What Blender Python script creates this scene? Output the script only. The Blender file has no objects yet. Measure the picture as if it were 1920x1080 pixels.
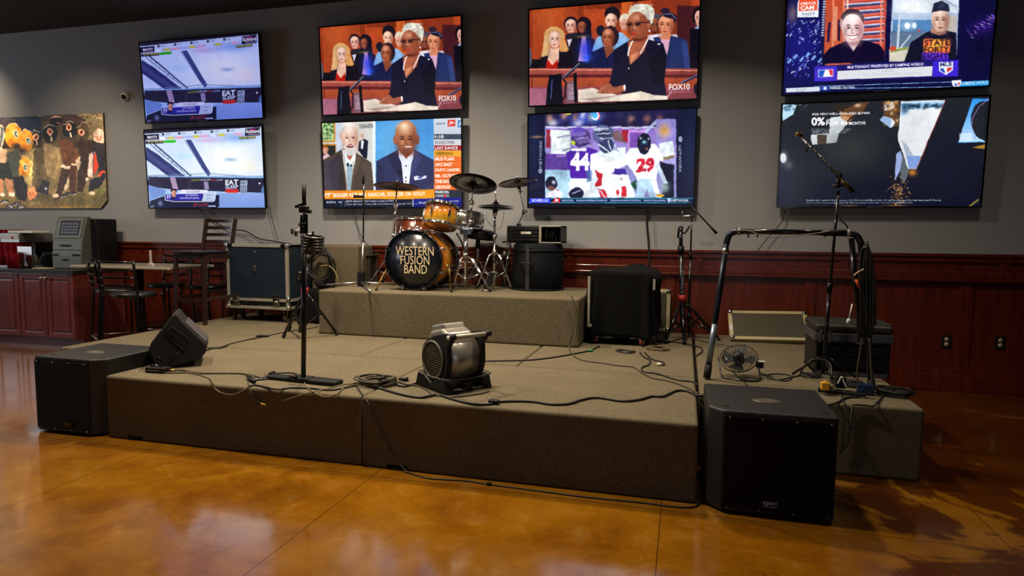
import bpy, bmesh, math, random
import numpy as np
from mathutils import Vector, Matrix, Euler
random.seed(7)
C = bpy.data.collections.new('scene'); bpy.context.scene.collection.children.link(C)
PI = math.pi
# ---------------------------------------------------------------- camera model (metres; back wall at y = D)
F = 1197.415; YAW = .2628440; PIT = .0867542; ROL = .0084672; H = 1.3914877; D = 6.514
SH = .4205      # stage top height
RH = .8378      # drum riser top height
_cp, _sp, _cy, _sy = math.cos(PIT), math.sin(PIT), math.cos(YAW), math.sin(YAW)
FW = Vector((-_sy*_cp, _cy*_cp, -_sp)); _r = Vector((_cy, _sy, 0)); _u = _r.cross(FW)
RT = math.cos(ROL)*_r + math.sin(ROL)*_u; UP = -math.sin(ROL)*_r + math.cos(ROL)*_u
EYE = Vector((0, 0, H))
def ray(px, py): return FW + RT*((px-960)/F) + UP*((540-py)/F)
def P(px, py, ax, v):
    """world point seen at a photo pixel on the plane x|y|z = v"""
    d = ray(px, py); i = 'xyz'.index(ax); return EYE + d*((v-EYE[i])/d[i])
def PV(px, py, o, n):
    d = ray(px, py); return EYE + d*((Vector(o)-EYE).dot(n)/d.dot(n))
def Q(p):
    d = Vector(p)-EYE; k = d.dot(FW); return (960+F*d.dot(RT)/k, 540-F*d.dot(UP)/k)
cam = bpy.data.cameras.new('camera'); cam.sensor_width = 36; cam.lens = F/1920*36; cam.clip_start = .05
co = bpy.data.objects.new('camera', cam); C.objects.link(co)
m = Matrix((RT, UP, -FW)).transposed().to_4x4(); m.translation = EYE; co.matrix_world = m
bpy.context.scene.camera = co
# ---------------------------------------------------------------- materials
def lin(h):
    if isinstance(h, str):
        h = h.lstrip('#'); c = [int(h[i:i+2], 16)/255 for i in (0, 2, 4)]
    else: c = list(h)
    return tuple(x/12.92 if x <= .04045 else ((x+.055)/1.055)**2.4 for x in c)
MATS = {}
def mat(name, col, rough=.5, metal=0., bump=0., bscale=200., var=0., vscale=20., coat=0., emit=0., spec=.5):
    if name in MATS: return MATS[name]
    m = bpy.data.materials.new(name); m.use_nodes = True; nt = m.node_tree; b = nt.nodes['Principled BSDF']
    c = lin(col); b.inputs['Base Color'].default_value = (*c, 1); b.inputs['Roughness'].default_value = rough
    b.inputs['Metallic'].default_value = metal; b.inputs['Coat Weight'].default_value = coat
    b.inputs['Specular IOR Level'].default_value = spec
    if emit: b.inputs['Emission Color'].default_value = (*c, 1); b.inputs['Emission Strength'].default_value = emit
    tc = nt.nodes.new('ShaderNodeTexCoord')
    if var:
        n = nt.nodes.new('ShaderNodeTexNoise'); n.inputs['Scale'].default_value = vscale; n.inputs['Detail'].default_value = 5
        nt.links.new(tc.outputs['Object'], n.inputs['Vector'])
        r = nt.nodes.new('ShaderNodeMapRange'); r.inputs[1].default_value = .3; r.inputs[2].default_value = .7
        r.inputs[3].default_value = 1-var; r.inputs[4].default_value = 1+var
        nt.links.new(n.outputs[0], r.inputs[0])
        x = nt.nodes.new('ShaderNodeVectorMath'); x.operation = 'SCALE'; x.inputs[0].default_value = c
        nt.links.new(r.outputs[0], x.inputs['Scale']); nt.links.new(x.outputs[0], b.inputs['Base Color'])
    if bump:
        n = nt.nodes.new('ShaderNodeTexNoise'); n.inputs['Scale'].default_value = bscale; n.inputs['Detail'].default_value = 3
        nt.links.new(tc.outputs['Object'], n.inputs['Vector'])
        bp = nt.nodes.new('ShaderNodeBump'); bp.inputs['Strength'].default_value = bump; bp.inputs['Distance'].default_value = .01
        nt.links.new(n.outputs[0], bp.inputs['Height']); nt.links.new(bp.outputs[0], b.inputs['Normal'])
    MATS[name] = m; return m
BLK = mat('black_plastic', '#111113', .5, bump=.05, bscale=400, spec=.3)
BLKM = mat('black_metal', '#141417', .3, .6)
BLKG = mat('gloss_black_metal', '#101013', .22, .3, coat=.3)
CABLE = mat('cable_rubber', '#1b1916', .5)
CABLEB = mat('dusty_cable_rubber', '#4a4032', .6)
CHR = mat('chrome', '#d8d8dc', .14, 1.)
CHRG = mat('brushed_chrome', '#b9b6b0', .3, 1.)
ALU = mat('aluminium_edging', '#b9b4a6', .45, .55, var=.12, vscale=30)
WHT = mat('white_plastic', '#d9d6cc', .4)
RUB = mat('rubber', '#0e0e10', .8)
FABRIC = mat('black_cloth', '#0b0b0d', .95, bump=.3, bscale=300, spec=.15)
DARKPANEL = mat('dark_case_laminate', '#1d2733', .35, var=.15, vscale=4)
BRASS = mat('warm_brass', '#b08c4a', .25, 1.)
# ---------------------------------------------------------------- mesh helpers
WM = {}
def xf(loc=(0,0,0), rot=(0,0,0)): return Matrix.Translation(Vector(loc)) @ Euler(rot).to_matrix().to_4x4()
class MB:
    def __init__(s): s.bm = bmesh.new(); s.mi = 0
    def _fin(s, fs):
        for f in fs: f.material_index = s.mi
    def box(s, lo, hi, M=None, bev=0., seg=2):
        t = bmesh.new(); lo, hi = Vector(lo), Vector(hi)
        r = bmesh.ops.create_cube(t, size=1)
        for v in t.verts: v.co = Vector(((lo[i]+hi[i])/2+v.co[i]*(hi[i]-lo[i]) for i in range(3)))
        if bev: bmesh.ops.bevel(t, geom=t.edges[:], offset=bev, segments=seg, profile=.5, affect='EDGES')
        return s.add(t, M)
    def add(s, t, M=None):
        if M is not None: bmesh.ops.transform(t, matrix=M, verts=t.verts[:])
        vm = {}
        for v in t.verts: vm[v] = s.bm.verts.new(v.co)
        for f in t.faces:
            try:
                g = s.bm.faces.new([vm[v] for v in f.verts]); g.material_index = s.mi; g.smooth = f.smooth
            except ValueError: pass
        t.free(); return s
    def tube(s, pts, r, seg=10, cap=True, closed=False):
        pts = [Vector(p) for p in pts]; n = len(pts)
        rr = r if isinstance(r, (list, tuple)) else [r]*n
        T = []
        for i in range(n):
            a = pts[(i-1) % n] if (closed or i) else pts[i]; b = pts[(i+1) % n] if (closed or i < n-1) else pts[i]
            t = (b-a); T.append(t.normalized() if t.length > 1e-9 else Vector((0,0,1)))
        up = Vector((0,0,1)) if abs(T[0].z) < .9 else Vector((1,0,0))
        N = (up - T[0]*up.dot(T[0])).normalized(); rings = []
        for i in range(n):
            N = (N - T[i]*N.dot(T[i])); N = N.normalized() if N.length > 1e-6 else T[i].orthogonal().normalized()
            B = T[i].cross(N)
            rings.append([s.bm.verts.new(pts[i] + (N*math.cos(2*PI*k/seg)+B*math.sin(2*PI*k/seg))*rr[i]) for k in range(seg)])
        for i in range(n if closed else n-1):
            a, b = rings[i], rings[(i+1) % n]
            for k in range(seg):
                f = s.bm.faces.new((a[k], a[(k+1)%seg], b[(k+1)%seg], b[k])); f.smooth = True; f.material_index = s.mi
        if cap and not closed:
            for q in (rings[0][::-1], rings[-1]):
                f = s.bm.faces.new(q); f.material_index = s.mi
        return s
    def lathe(s, prof, M=None, seg=32, smooth=True):
        t = bmesh.new(); rings = []
        for r, z in prof:
            if r < 1e-6: rings.append([t.verts.new((0,0,z))])
            else: rings.append([t.verts.new((r*math.cos(2*PI*k/seg), r*math.sin(2*PI*k/seg), z)) for k in range(seg)])
        for a, b in zip(rings, rings[1:]):
            for k in range(seg):
                k2 = (k+1) % seg
                if len(a) == 1 and len(b) == 1: continue
                if len(a) == 1: f = t.faces.new((a[0], b[k2], b[k]))
                elif len(b) == 1: f = t.faces.new((a[k], a[k2], b[0]))
                else: f = t.faces.new((a[k], a[k2], b[k2], b[k]))
                f.smooth = smooth
        return s.add(t, M)
    def prism(s, poly, vec, M=None, bev=0., seg=2):
        """poly: list of 3D points (planar), extruded by vec"""
        t = bmesh.new(); a = [t.verts.new(Vector(p)) for p in poly]; b = [t.verts.new(Vector(p)+Vector(vec)) for p in poly]
        n = len(a); t.faces.new(a[::-1]); t.faces.new(b)
        for i in range(n): t.faces.new((a[i], a[(i+1)%n], b[(i+1)%n], b[i]))
        bmesh.ops.recalc_face_normals(t, faces=t.faces[:])
        if bev: bmesh.ops.bevel(t, geom=t.edges[:], offset=bev, segments=seg, profile=.5, affect='EDGES')
        return s.add(t, M)
    def sphere(s, c, r, M=None, sc=(1,1,1), seg=16):
        t = bmesh.new(); bmesh.ops.create_uvsphere(t, u_segments=seg, v_segments=max(6, seg//2), radius=r)
        for v in t.verts: v.co = Vector((v.co[i]*sc[i]+c[i] for i in range(3)))
        for f in t.faces: f.smooth = True
        return s.add(t, M)
    def build(s, name, mats, parent=None, local=False, loc=None):
        """vertices are in world space unless local; loc = origin of a single-mesh thing"""
        me = bpy.data.meshes.new(name); W = Matrix()
        if parent is not None and not local: W = WM[parent.name]
        if loc is not None: W = Matrix.Translation(Vector(loc))
        if not local: bmesh.ops.transform(s.bm, matrix=W.inverted(), verts=s.bm.verts[:])
        bmesh.ops.recalc_face_normals(s.bm, faces=s.bm.faces[:])
        s.bm.to_mesh(me); s.bm.free()
        for m_ in (mats if isinstance(mats, (list, tuple)) else [mats]): me.materials.append(m_)
        o = bpy.data.objects.new(name, me); C.objects.link(o)
        if parent is not None: o.parent = parent; WM[o.name] = WM[parent.name]
        else:
            if loc is not None: o.location = Vector(loc)
            WM[o.name] = W
        return o
def seg3(a, b, r1, r2=None): return ([a, b], [r1, r1 if r2 is None else r2])
def tag(o, label=None, cat=None, group=None, kind=None):
    if label: o['label'] = label
    if cat: o['category'] = cat
    if group: o['group'] = group
    if kind: o['kind'] = kind
    return o
def thing(name, label, cat, loc, rz=0., group=None):
    o = bpy.data.objects.new(name, None); o.empty_display_size = .1; C.objects.link(o)
    o.location = Vector(loc); o.rotation_euler = (0,0,rz); WM[o.name] = xf(loc, (0,0,rz))
    return tag(o, label, cat, group)
def dup(o, loc=None, rz=None, label=None, parent=None, props=True):
    c = o.copy(); C.objects.link(c)
    if parent is not None: c.parent = parent
    if loc is not None: c.location = Vector(loc)
    if rz is not None: c.rotation_euler = (0,0,rz)
    if label: c['label'] = label
    for ch in list(o.children): dup(ch, parent=c)
    return c
def smooth(pts, n=6):
    pts = [Vector(p) for p in pts]
    if len(pts) < 3: return pts
    q = [2*pts[0]-pts[1]]+pts+[2*pts[-1]-pts[-2]]; out = []
    for i in range(1, len(q)-2):
        for k in range(n):
            t = k/n; a, b, c, d = q[i-1], q[i], q[i+1], q[i+2]
            out.append(.5*((2*b)+(c-a)*t+(2*a-5*b+4*c-d)*t*t+(3*b-a-3*c+d)*t**3))
    out.append(pts[-1]); return out
def zcyl(c, r, h, rb=None): # profile helper
    return [(0,0),(r,0),(r if rb is None else rb,h),(0,h)]
def align(a, d):
    """matrix: origin at a, local z along d"""
    d = Vector(d).normalized(); return Matrix.Translation(Vector(a)) @ d.to_track_quat('Z', 'Y').to_matrix().to_4x4()
def text_mesh(txt, bold=0.):
    cu = bpy.data.curves.new('t', 'FONT'); cu.body = txt; cu.size = 1; cu.offset = bold; cu.resolution_u = 3
    o = bpy.data.objects.new('t', cu); C.objects.link(o)
    dg = bpy.context.evaluated_depsgraph_get(); me = bpy.data.meshes.new_from_object(o.evaluated_get(dg))
    me.calc_loop_triangles()
    V = [tuple(v.co[:2]) for v in me.vertices]; T = [tuple(t.vertices) for t in me.loop_triangles]
    bpy.data.objects.remove(o); bpy.data.curves.remove(cu); bpy.data.meshes.remove(me)
    xs = [v[0] for v in V]; ys = [v[1] for v in V]
    x0, x1 = min(xs), max(xs); y0, y1 = min(ys), max(ys)
    return [((x-x0)/(x1-x0), (y-y0)/(y1-y0)) for x, y in V], T
def text_on(mb, txt, o, ux, uy, bold=0.):
    """flat lettering from corner o spanning vectors ux, uy"""
    V, T = text_mesh(txt, bold); o, ux, uy = Vector(o), Vector(ux), Vector(uy)
    vs = [mb.bm.verts.new(o+ux*a+uy*b) for a, b in V]
    for t in T:
        try: f = mb.bm.faces.new([vs[i] for i in t]); f.material_index = mb.mi
        except ValueError: pass
# ================================================================ THE ROOM
def struct(mb, name, m, **k): return tag(mb.build(name, m, **k), kind='structure')
# floor: acid-stained polished concrete with saw-cut joints
def floor_mat():
    m = bpy.data.materials.new('stained_concrete'); m.use_nodes = True; nt = m.node_tree; b = nt.nodes['Principled BSDF']
    N = nt.nodes.new; L = nt.links.new
    tc = N('ShaderNodeTexCoord')
    def noise(s, d, rough=.6, dist=0., off=(0,0,0)):
        mp = N('ShaderNodeMapping'); mp.inputs['Location'].default_value = off; L(tc.outputs['Object'], mp.inputs[0])
        n = N('ShaderNodeTexNoise'); n.inputs['Scale'].default_value = s; n.inputs['Detail'].default_value = d
        n.inputs['Roughness'].default_value = rough; n.inputs['Distortion'].default_value = dist; L(mp.outputs[0], n.inputs['Vector']); return n.outputs[0]
    def ramp(src, stops):
        r = N('ShaderNodeValToRGB'); e = r.color_ramp.elements
        while len(e) < len(stops): e.new(.5)
        for x, (p, c) in zip(e, stops): x.position = p; x.color = (*(lin(c) if isinstance(c, str) else (c,c,c)), 1)
        L(src, r.inputs[0]); return r.outputs[0]
    def mix(f, a, c2, mode='MIX'):
        x = N('ShaderNodeMix'); x.data_type = 'RGBA'; x.blend_type = mode
        for i, v in ((0, f), (6, a), (7, c2)):
            if isinstance(v, (int, float)): x.inputs[i].default_value = v
            elif isinstance(v, tuple): x.inputs[i].default_value = (*v, 1)
            else: L(v, x.inputs[i])
        return x.outputs[2]
    base = ramp(noise(1.3, 6, .62, .8), [(.25, '#583006'), (.42, '#764706'), (.55, '#885808'), (.72, '#946616')])
    streak = ramp(noise(5, 8, .75, .5, (3,1,0)), [(.35, '#5c2c08'), (.55, '#8c5a0e'), (.75, '#b08a50')])
    c = mix(.34, base, streak)
    # dark red-brown stains, mostly on the right-hand side of the room
    sx = N('ShaderNodeSeparateXYZ'); L(tc.outputs['Object'], sx.inputs[0])
    def rng(src, a, b2, c0=0., d0=1.):
        r = N('ShaderNodeMapRange'); r.inputs[1].default_value = a; r.inputs[2].default_value = b2; r.inputs[3].default_value = c0; r.inputs[4].default_value = d0
        L(src, r.inputs[0]); return r.outputs[0]
    def math2(op, a, b2):
        x = N('ShaderNodeMath'); x.operation = op
        for i, v in enumerate((a, b2)):
            if isinstance(v, (int, float)): x.inputs[i].default_value = v
            else: L(v, x.inputs[i])
        return x.outputs[0]
    st = noise(1.5, 6, .6, 1.2, (7.3, 2.1, 0))
    amt = math2('ADD', st, math2('ADD', rng(sx.outputs[0], .1, 1.1, -.22, .085), rng(sx.outputs[1], 3.0, 5.0, 0., .16)))
    mask = rng(amt, .53, .58)
    c = mix(math2('MULTIPLY', mask, .8), c, lin('#380f04'))
    st2 = rng(noise(2.1, 6, .65, 1., (1.1, 9.2, 0)), .62, .75, 0., .35); c = mix(st2, c, lin('#a8804c'))
    # left part of the room runs paler and browner
    c = mix(rng(sx.outputs[0], -3., -6.5, 0., .55), c, lin('#6e4830'))
    b.inputs['Roughness'].default_value = .2
    rr = rng(noise(3, 6), .3, .7, .10, .20); L(rr, b.inputs['Roughness'])
    # joints
    def joint(out, pos, w=.004):
        return math2('LESS_THAN', math2('ABSOLUTE', math2('SUBTRACT', out, pos), 0), w)
    j = None
    for ax, pos in ((0, -1.68), (0, -.074), (0, 1.455), (0, -3.23), (0, -4.8), (0, -6.4), (1, 3.21), (1, 1.2)):
        q = joint(sx.outputs[ax], pos, .003); j = q if j is None else math2('MAXIMUM', j, q)
    c = mix(math2('MULTIPLY', j, .75), c, lin('#3a2008'))
    L(c, b.inputs['Base Color'])
    b.inputs['Coat Weight'].default_value = .6; b.inputs['Coat Roughness'].default_value = .10
    bp = N('ShaderNodeBump'); bp.inputs['Strength'].default_value = .15; bp.inputs['Distance'].default_value = .01; L(noise(6, 4), bp.inputs['Height']); L(bp.outputs[0], b.inputs['Normal'])
    return m
X0, X1, Y0 = -12., 7., -5.; ZC = 3.9
struct(MB().box((X0-.2, Y0-.2, -.1), (X1+.2, D+.2, 0)), 'floor', floor_mat())
WALL = mat('grey_wall_paint', '#9b9b9f', .8, bump=.12, bscale=60)
struct(MB().box((X0-.2, D, 0), (X1+.2, D+.2, ZC+.3)), 'wall_back', WALL)
struct(MB().box((X0-.2, Y0, 0), (X0, D, ZC+.3)), 'wall_left', WALL)
struct(MB().box((X1, Y0, 0), (X1+.2, D, ZC+.3)), 'wall_right', mat('dark_brown_paint', '#3a3029', .8))
struct(MB().box((X0, Y0-.2, 0), (X1, Y0, ZC+.3)), 'wall_front', mat('dark_brown_paint', '#3a3029', .8))
struct(MB().box((X0-.2, Y0-.2, ZC), (X1+.2, D, ZC+.2)), 'ceiling', mat('dark_ceiling', '#2e2418', .9, var=.2, vscale=1.5))
# mahogany wainscot
def wood_mat(name, c1, c2, rough=.3):
    m = bpy.data.materials.new(name); m.use_nodes = True; nt = m.node_tree; b = nt.nodes['Principled BSDF']
    tc = nt.nodes.new('ShaderNodeTexCoord'); mp = nt.nodes.new('ShaderNodeMapping'); mp.inputs['Scale'].default_value = (14, 14, 1.2)
    nt.links.new(tc.outputs['Object'], mp.inputs[0]); n = nt.nodes.new('ShaderNodeTexNoise'); n.inputs['Scale'].default_value = 2.2
    n.inputs['Detail'].default_value = 6; n.inputs['Distortion'].default_value = .6; nt.links.new(mp.outputs[0], n.inputs['Vector'])
    r = nt.nodes.new('ShaderNodeValToRGB'); e = r.color_ramp.elements; e[0].position = .3; e[1].position = .7
    e[0].color = (*lin(c1), 1); e[1].color = (*lin(c2), 1); nt.links.new(n.outputs[0], r.inputs[0]); nt.links.new(r.outputs[0], b.inputs['Base Color'])
    b.inputs['Roughness'].default_value = rough; b.inputs['Coat Weight'].default_value = .35; b.inputs['Coat Roughness'].default_value = .12; return m
MAHOG = wood_mat('mahogany', '#48170a', '#66230e')
CHERRY = wood_mat('cherry_cabinet_wood', '#5c2826', '#7e3a36')
WZ = 1.237
w = MB(); yb = D-.012
w.box((X0, yb, .14), (X1, D, WZ-.01))
w.box((X0, D-.045, WZ-.028), (X1, D, WZ), bev=.004)
w.box((X0, D-.030, WZ-.075), (X1, D, WZ-.028), bev=.004)
w.box((X0, D-.034, 1.015), (X1, D, 1.075), bev=.006)
w.box((X0, D-.055, .99), (X1, D, 1.015), bev=.004)
w.box((X0, D-.026, .145), (X1, D, .20), bev=.005)
x = -11.7
while x < 6.9:
    w.box((x, D-.024, .19), (x+.1, D, .995), bev=.004); w.box((x+.3, D-.024, 1.07), (x+.36, D, WZ-.07), bev=.004)
    x += 1.28
struct(w, 'trim_1', MAHOG)
struct(MB().box((X0, D-.035, 0), (X1, D, .15), bev=.006), 'baseboard_back', MAHOG)
# ---------------------------------------------------------------- stage
def carpet(name, c1, c2):
    m = bpy.data.materials.new(name); m.use_nodes = True; nt = m.node_tree; b = nt.nodes['Principled BSDF']
    tc = nt.nodes.new('ShaderNodeTexCoord')
    n = nt.nodes.new('ShaderNodeTexNoise'); n.inputs['Scale'].default_value = 260; n.inputs['Detail'].default_value = 2; nt.links.new(tc.outputs['Object'], n.inputs['Vector'])
    n2 = nt.nodes.new('ShaderNodeTexNoise'); n2.inputs['Scale'].default_value = 3; n2.inputs['Detail'].default_value = 4; nt.links.new(tc.outputs['Object'], n2.inputs['Vector'])
    r = nt.nodes.new('ShaderNodeValToRGB'); e = r.color_ramp.elements; e[0].position = .36; e[1].position = .66
    e[0].color = (*lin(c1), 1); e[1].color = (*lin(c2), 1); nt.links.new(n.outputs[0], r.inputs[0])
    mr = nt.nodes.new('ShaderNodeMapRange'); mr.inputs[3].default_value = .8; mr.inputs[4].default_value = 1.2; nt.links.new(n2.outputs[0], mr.inputs[0])
    x = nt.nodes.new('ShaderNodeVectorMath'); x.operation = 'SCALE'; nt.links.new(r.outputs[0], x.inputs[0]); nt.links.new(mr.outputs[0], x.inputs['Scale'])
    nt.links.new(x.outputs[0], b.inputs['Base Color']); b.inputs['Roughness'].default_value = .95; b.inputs['Specular IOR Level'].default_value = .2
    bp = nt.nodes.new('ShaderNodeBump'); bp.inputs['Strength'].default_value = .5; bp.inputs['Distance'].default_value = .003
    nt.links.new(n.outputs[0], bp.inputs['Height']); nt.links.new(bp.outputs[0], b.inputs['Normal']); return m
CARPET = carpet('stage_carpet', '#4a4234', '#7c705a')
def platform(name, x0, x1, y0, y1, z0, z1, label, cat='stage platform', notch=None, group='carpeted stage platforms'):
    g = .0025; mb = MB().box((x0+g, y0+g, z0), (x1-g, y1-g, z1), bev=.018, seg=3)
    o = mb.build(name, CARPET, loc=((x0+x1)/2, (y0+y1)/2, z0)); tag(o, label, cat, group)
    return o
def hand_slot(px0, px1, py, par):
    a = P(px0, py, 'y', 3.331); b = P(px1, py, 'y', 3.331)
    h = MB().box((a.x, 3.3325, .0), (b.x, 3.345, .03)).build('fork_slot', mat('void_black', '#050505', .9), None)
    h.parent = par; h.matrix_parent_inverse = Matrix.Translation(-par.location)
p1 = platform('stage_platform', -3.70, -1.815, 3.333, 4.45, 0, SH, 'carpeted stage platform at the front left, under the straight-base mic stand')
p2 = platform('stage_platform', -1.815, .10, 3.333, 4.45, 0, SH, 'carpeted stage platform at the front centre, under the floor blower')
hand_slot(240, 266, 819, p1); hand_slot(725, 762, 878, p2)
platform('stage_platform', -4.94, -3.70, 4.04, 6.45, 0, SH, 'carpeted stage platform along the far left, under the bar stool')
platform('stage_platform', -3.70, -2.43, 4.45, 6.45, 0, SH, 'carpeted stage platform behind the front left one, left end of drum riser on it')
platform('stage_platform', -2.43, -1.16, 4.45, 6.45, 0, SH, 'middle carpeted stage platform under the centre of the drum riser')
platform('stage_platform', -1.16, .10, 4.45, 6.45, 0, SH, 'carpeted stage platform under the cloth-covered cart')
platform('stage_platform', .115, 1.335, 3.99, 6.45, 0, SH, 'carpeted stage platform at the right end, carrying the wire fan and rack case')
platform('drum_riser', -3.325, -.84, 5.31, 6.45, SH, RH, 'raised carpeted drum riser carrying the drum kit', 'drum riser', group=None)
# ================================================================ PICTURES ON THE SCREENS (display content) AND THE POSTER
class Pic:
    """small raster painted with polygons; quad = the four corners (TL TR BR BL) in the drawing frame"""
    def __init__(s, quad, W=384, Hh=216, bg='#000000', off=(0,0), sc=1.):
        s.W, s.Hh = W, Hh; s.w, s.h = W*2, Hh*2; s.a = np.zeros((s.h, s.w, 3)); s.a[:] = s.c(bg)
        s.off, s.sc = off, sc
        q = [((x-off[0])*sc, (y-off[1])*sc) for x, y in quad]; dst = [(0,0),(s.w,0),(s.w,s.h),(0,s.h)]
        A, B = [], []
        for (x, y), (u, v) in zip(q, dst):
            A.append([x, y, 1, 0, 0, 0, -u*x, -u*y]); B.append(u); A.append([0, 0, 0, x, y, 1, -v*x, -v*y]); B.append(v)
        s.M = np.append(np.linalg.solve(np.array(A, float), np.array(B, float)), 1).reshape(3, 3)
    def c(s, h):
        if isinstance(h, str): h = h.lstrip('#'); return np.array([int(h[i:i+2], 16)/255 for i in (0, 2, 4)])
        return np.array(h, float)
    def m(s, pts):
        p = np.c_[np.array(pts, float), np.ones(len(pts))] @ s.M.T; return p[:, :2]/p[:, 2:]
    def fill(s, q, col, a=1., col2=None):
        x0, y0 = np.floor(q.min(0)).astype(int); x1, y1 = np.ceil(q.max(0)).astype(int)
        x0, y0, x1, y1 = max(x0, 0), max(y0, 0), min(x1, s.w), min(y1, s.h)
        if x1 <= x0 or y1 <= y0: return
        X, Y = np.meshgrid(np.arange(x0, x1)+.5, np.arange(y0, y1)+.5); I = np.zeros(X.shape, bool); n = len(q)
        for i in range(n):
            (ax, ay), (bx, by) = q[i], q[(i+1) % n]
            if ay == by: continue
            I ^= ((ay > Y) != (by > Y)) & (X < (bx-ax)*(Y-ay)/(by-ay)+ax)
        R = s.a[y0:y1, x0:x1]; cc = s.c(col)
        if col2 is not None:
            t = np.clip((Y-q[:, 1].min())/(np.ptp(q[:, 1])+1e-6), 0, 1)[..., None]; cc = cc*(1-t)+s.c(col2)*t
            R[I] = R[I]*(1-a)+cc[I]*a
        else: R[I] = R[I]*(1-a)+cc*a
    def poly(s, pts, col, a=1., col2=None): s.fill(s.m(pts), col, a, col2)
    def rect(s, x0, y0, x1, y1, col, a=1., col2=None): s.poly([(x0,y0),(x1,y0),(x1,y1),(x0,y1)], col, a, col2)
    def ell(s, cx, cy, rx, ry, col, a=1., rot=0., n=28, col2=None):
        c_, s_ = math.cos(rot), math.sin(rot)
        s.poly([(cx+rx*math.cos(t)*c_-ry*math.sin(t)*s_, cy+rx*math.cos(t)*s_+ry*math.sin(t)*c_) for t in [2*PI*k/n for k in range(n)]], col, a, col2)
    def soft(s, cx, cy, rx, ry, col, a=1.):
        q = s.m([(cx-rx*2.5, cy-ry*2.5), (cx+rx*2.5, cy+ry*2.5), (cx, cy), (cx+rx, cy), (cx, cy+ry)])
        x0, y0 = np.floor(q[:2].min(0)).astype(int); x1, y1 = np.ceil(q[:2].max(0)).astype(int)
        x0, y0, x1, y1 = max(x0, 0), max(y0, 0), min(x1, s.w), min(y1, s.h)
        if x1 <= x0 or y1 <= y0: return
        X, Y = np.meshgrid(np.arange(x0, x1)+.5, np.arange(y0, y1)+.5)
        g = np.exp(-(((X-q[2][0])/abs(q[3][0]-q[2][0]))**2+((Y-q[2][1])/abs(q[4][1]-q[2][1]))**2))[..., None]*a
        R = s.a[y0:y1, x0:x1]; R[:] = R*(1-g)+s.c(col)*g
    def line(s, pts, w, col, a=1.):
        for (ax, ay), (bx, by) in zip(pts, pts[1:]):
            L = math.hypot(bx-ax, by-ay) or 1; nx, ny = -(by-ay)/L*w/2, (bx-ax)/L*w/2
            s.poly([(ax+nx, ay+ny), (bx+nx, by+ny), (bx-nx, by-ny), (ax-nx, ay-ny)], col, a)
    def text(s, t, x0, y0, x1, y1, h, col, bold=.0, a=1., vert=False):
        """baseline from (x0,y0) to (x1,y1), height h upwards in the drawing frame"""
        V, T = text_mesh(t, bold); L = math.hypot(x1-x0, y1-y0); ux, uy = (x1-x0), (y1-y0)
        if vert: vx, vy = (uy/L*h, -ux/L*h)
        else: vx, vy = 0, -h
        pts = s.m([(x0+ux*p+vx*q, y0+uy*p+vy*q) for p, q in V])
        for tr in T: s.fill(pts[list(tr)], col, a)
    def blur(s, x0, y0, x1, y1, r, n=2):
        q = s.m([(x0, y0), (x1, y1)]); a0, b0 = np.maximum(q.min(0).astype(int), 0); a1, b1 = q.max(0).astype(int)
        R = s.a[b0:b1, a0:a1]
        for _ in range(n):
            for ax in (0, 1):
                k = 2*r+1; Pd = np.pad(R, [(r, r) if i == ax else (0, 0) for i in range(3)], mode='edge'); cs = np.cumsum(Pd, axis=ax)
                z = np.zeros_like(np.take(cs, [0], axis=ax)); cs = np.concatenate([z, cs], axis=ax)
                N_ = R.shape[ax]; R = (np.take(cs, range(k, k+N_), axis=ax)-np.take(cs, range(0, N_), axis=ax))/k
        s.a[b0:b1, a0:a1] = R
    def field(s, cell, seed):
        g = np.random.RandomState(seed); n = (s.h//cell+3, s.w//cell+3); f = g.rand(*n)*2-1
        y = np.arange(s.h)/cell; x = np.arange(s.w)/cell; y0 = y.astype(int); x0 = x.astype(int); ty = (y-y0)[:, None]; tx = (x-x0)[None]
        ty = ty*ty*(3-2*ty); tx = tx*tx*(3-2*tx)
        return (f[y0][:, x0]*(1-ty)*(1-tx)+f[y0+1][:, x0]*ty*(1-tx)+f[y0][:, x0+1]*(1-ty)*tx+f[y0+1][:, x0+1]*ty*tx)
    def photo(s, x0, y0, x1, y1, warp=3., lum=.14, cell=14, seed=1):
        """break up flat colour areas: small edge wander and soft tonal variation inside a region"""
        dx = s.field(cell, seed)*warp+s.field(cell//2, seed+5)*warp*.5; dy = s.field(cell, seed+1)*warp+s.field(cell//2, seed+6)*warp*.5
        Y, X = np.mgrid[0:s.h, 0:s.w]; B = s.a[np.clip((Y+dy).astype(int), 0, s.h-1), np.clip((X+dx).astype(int), 0, s.w-1)]
        L = 1+lum*(s.field(cell*3, seed+2)*.6+s.field(cell, seed+3)*.5+s.field(max(4, cell//3), seed+4)*.4); B = B*L[..., None]
        q = s.m([(x0, y0), (x1, y1)]); a0, b0 = np.maximum(q.min(0).astype(int), 0); a1, b1 = q.max(0).astype(int); s.a[b0:b1, a0:a1] = B[b0:b1, a0:a1]
    def noise(s, amp, seed=1, x0=None, y0=None, x1=None, y1=None):
        g = np.random.RandomState(seed); N_ = g.rand(s.h//4+1, s.w//4+1)-.5; N_ = np.kron(N_, np.ones((4, 4)))[:s.h, :s.w, None]
        s.a += N_*amp
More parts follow.
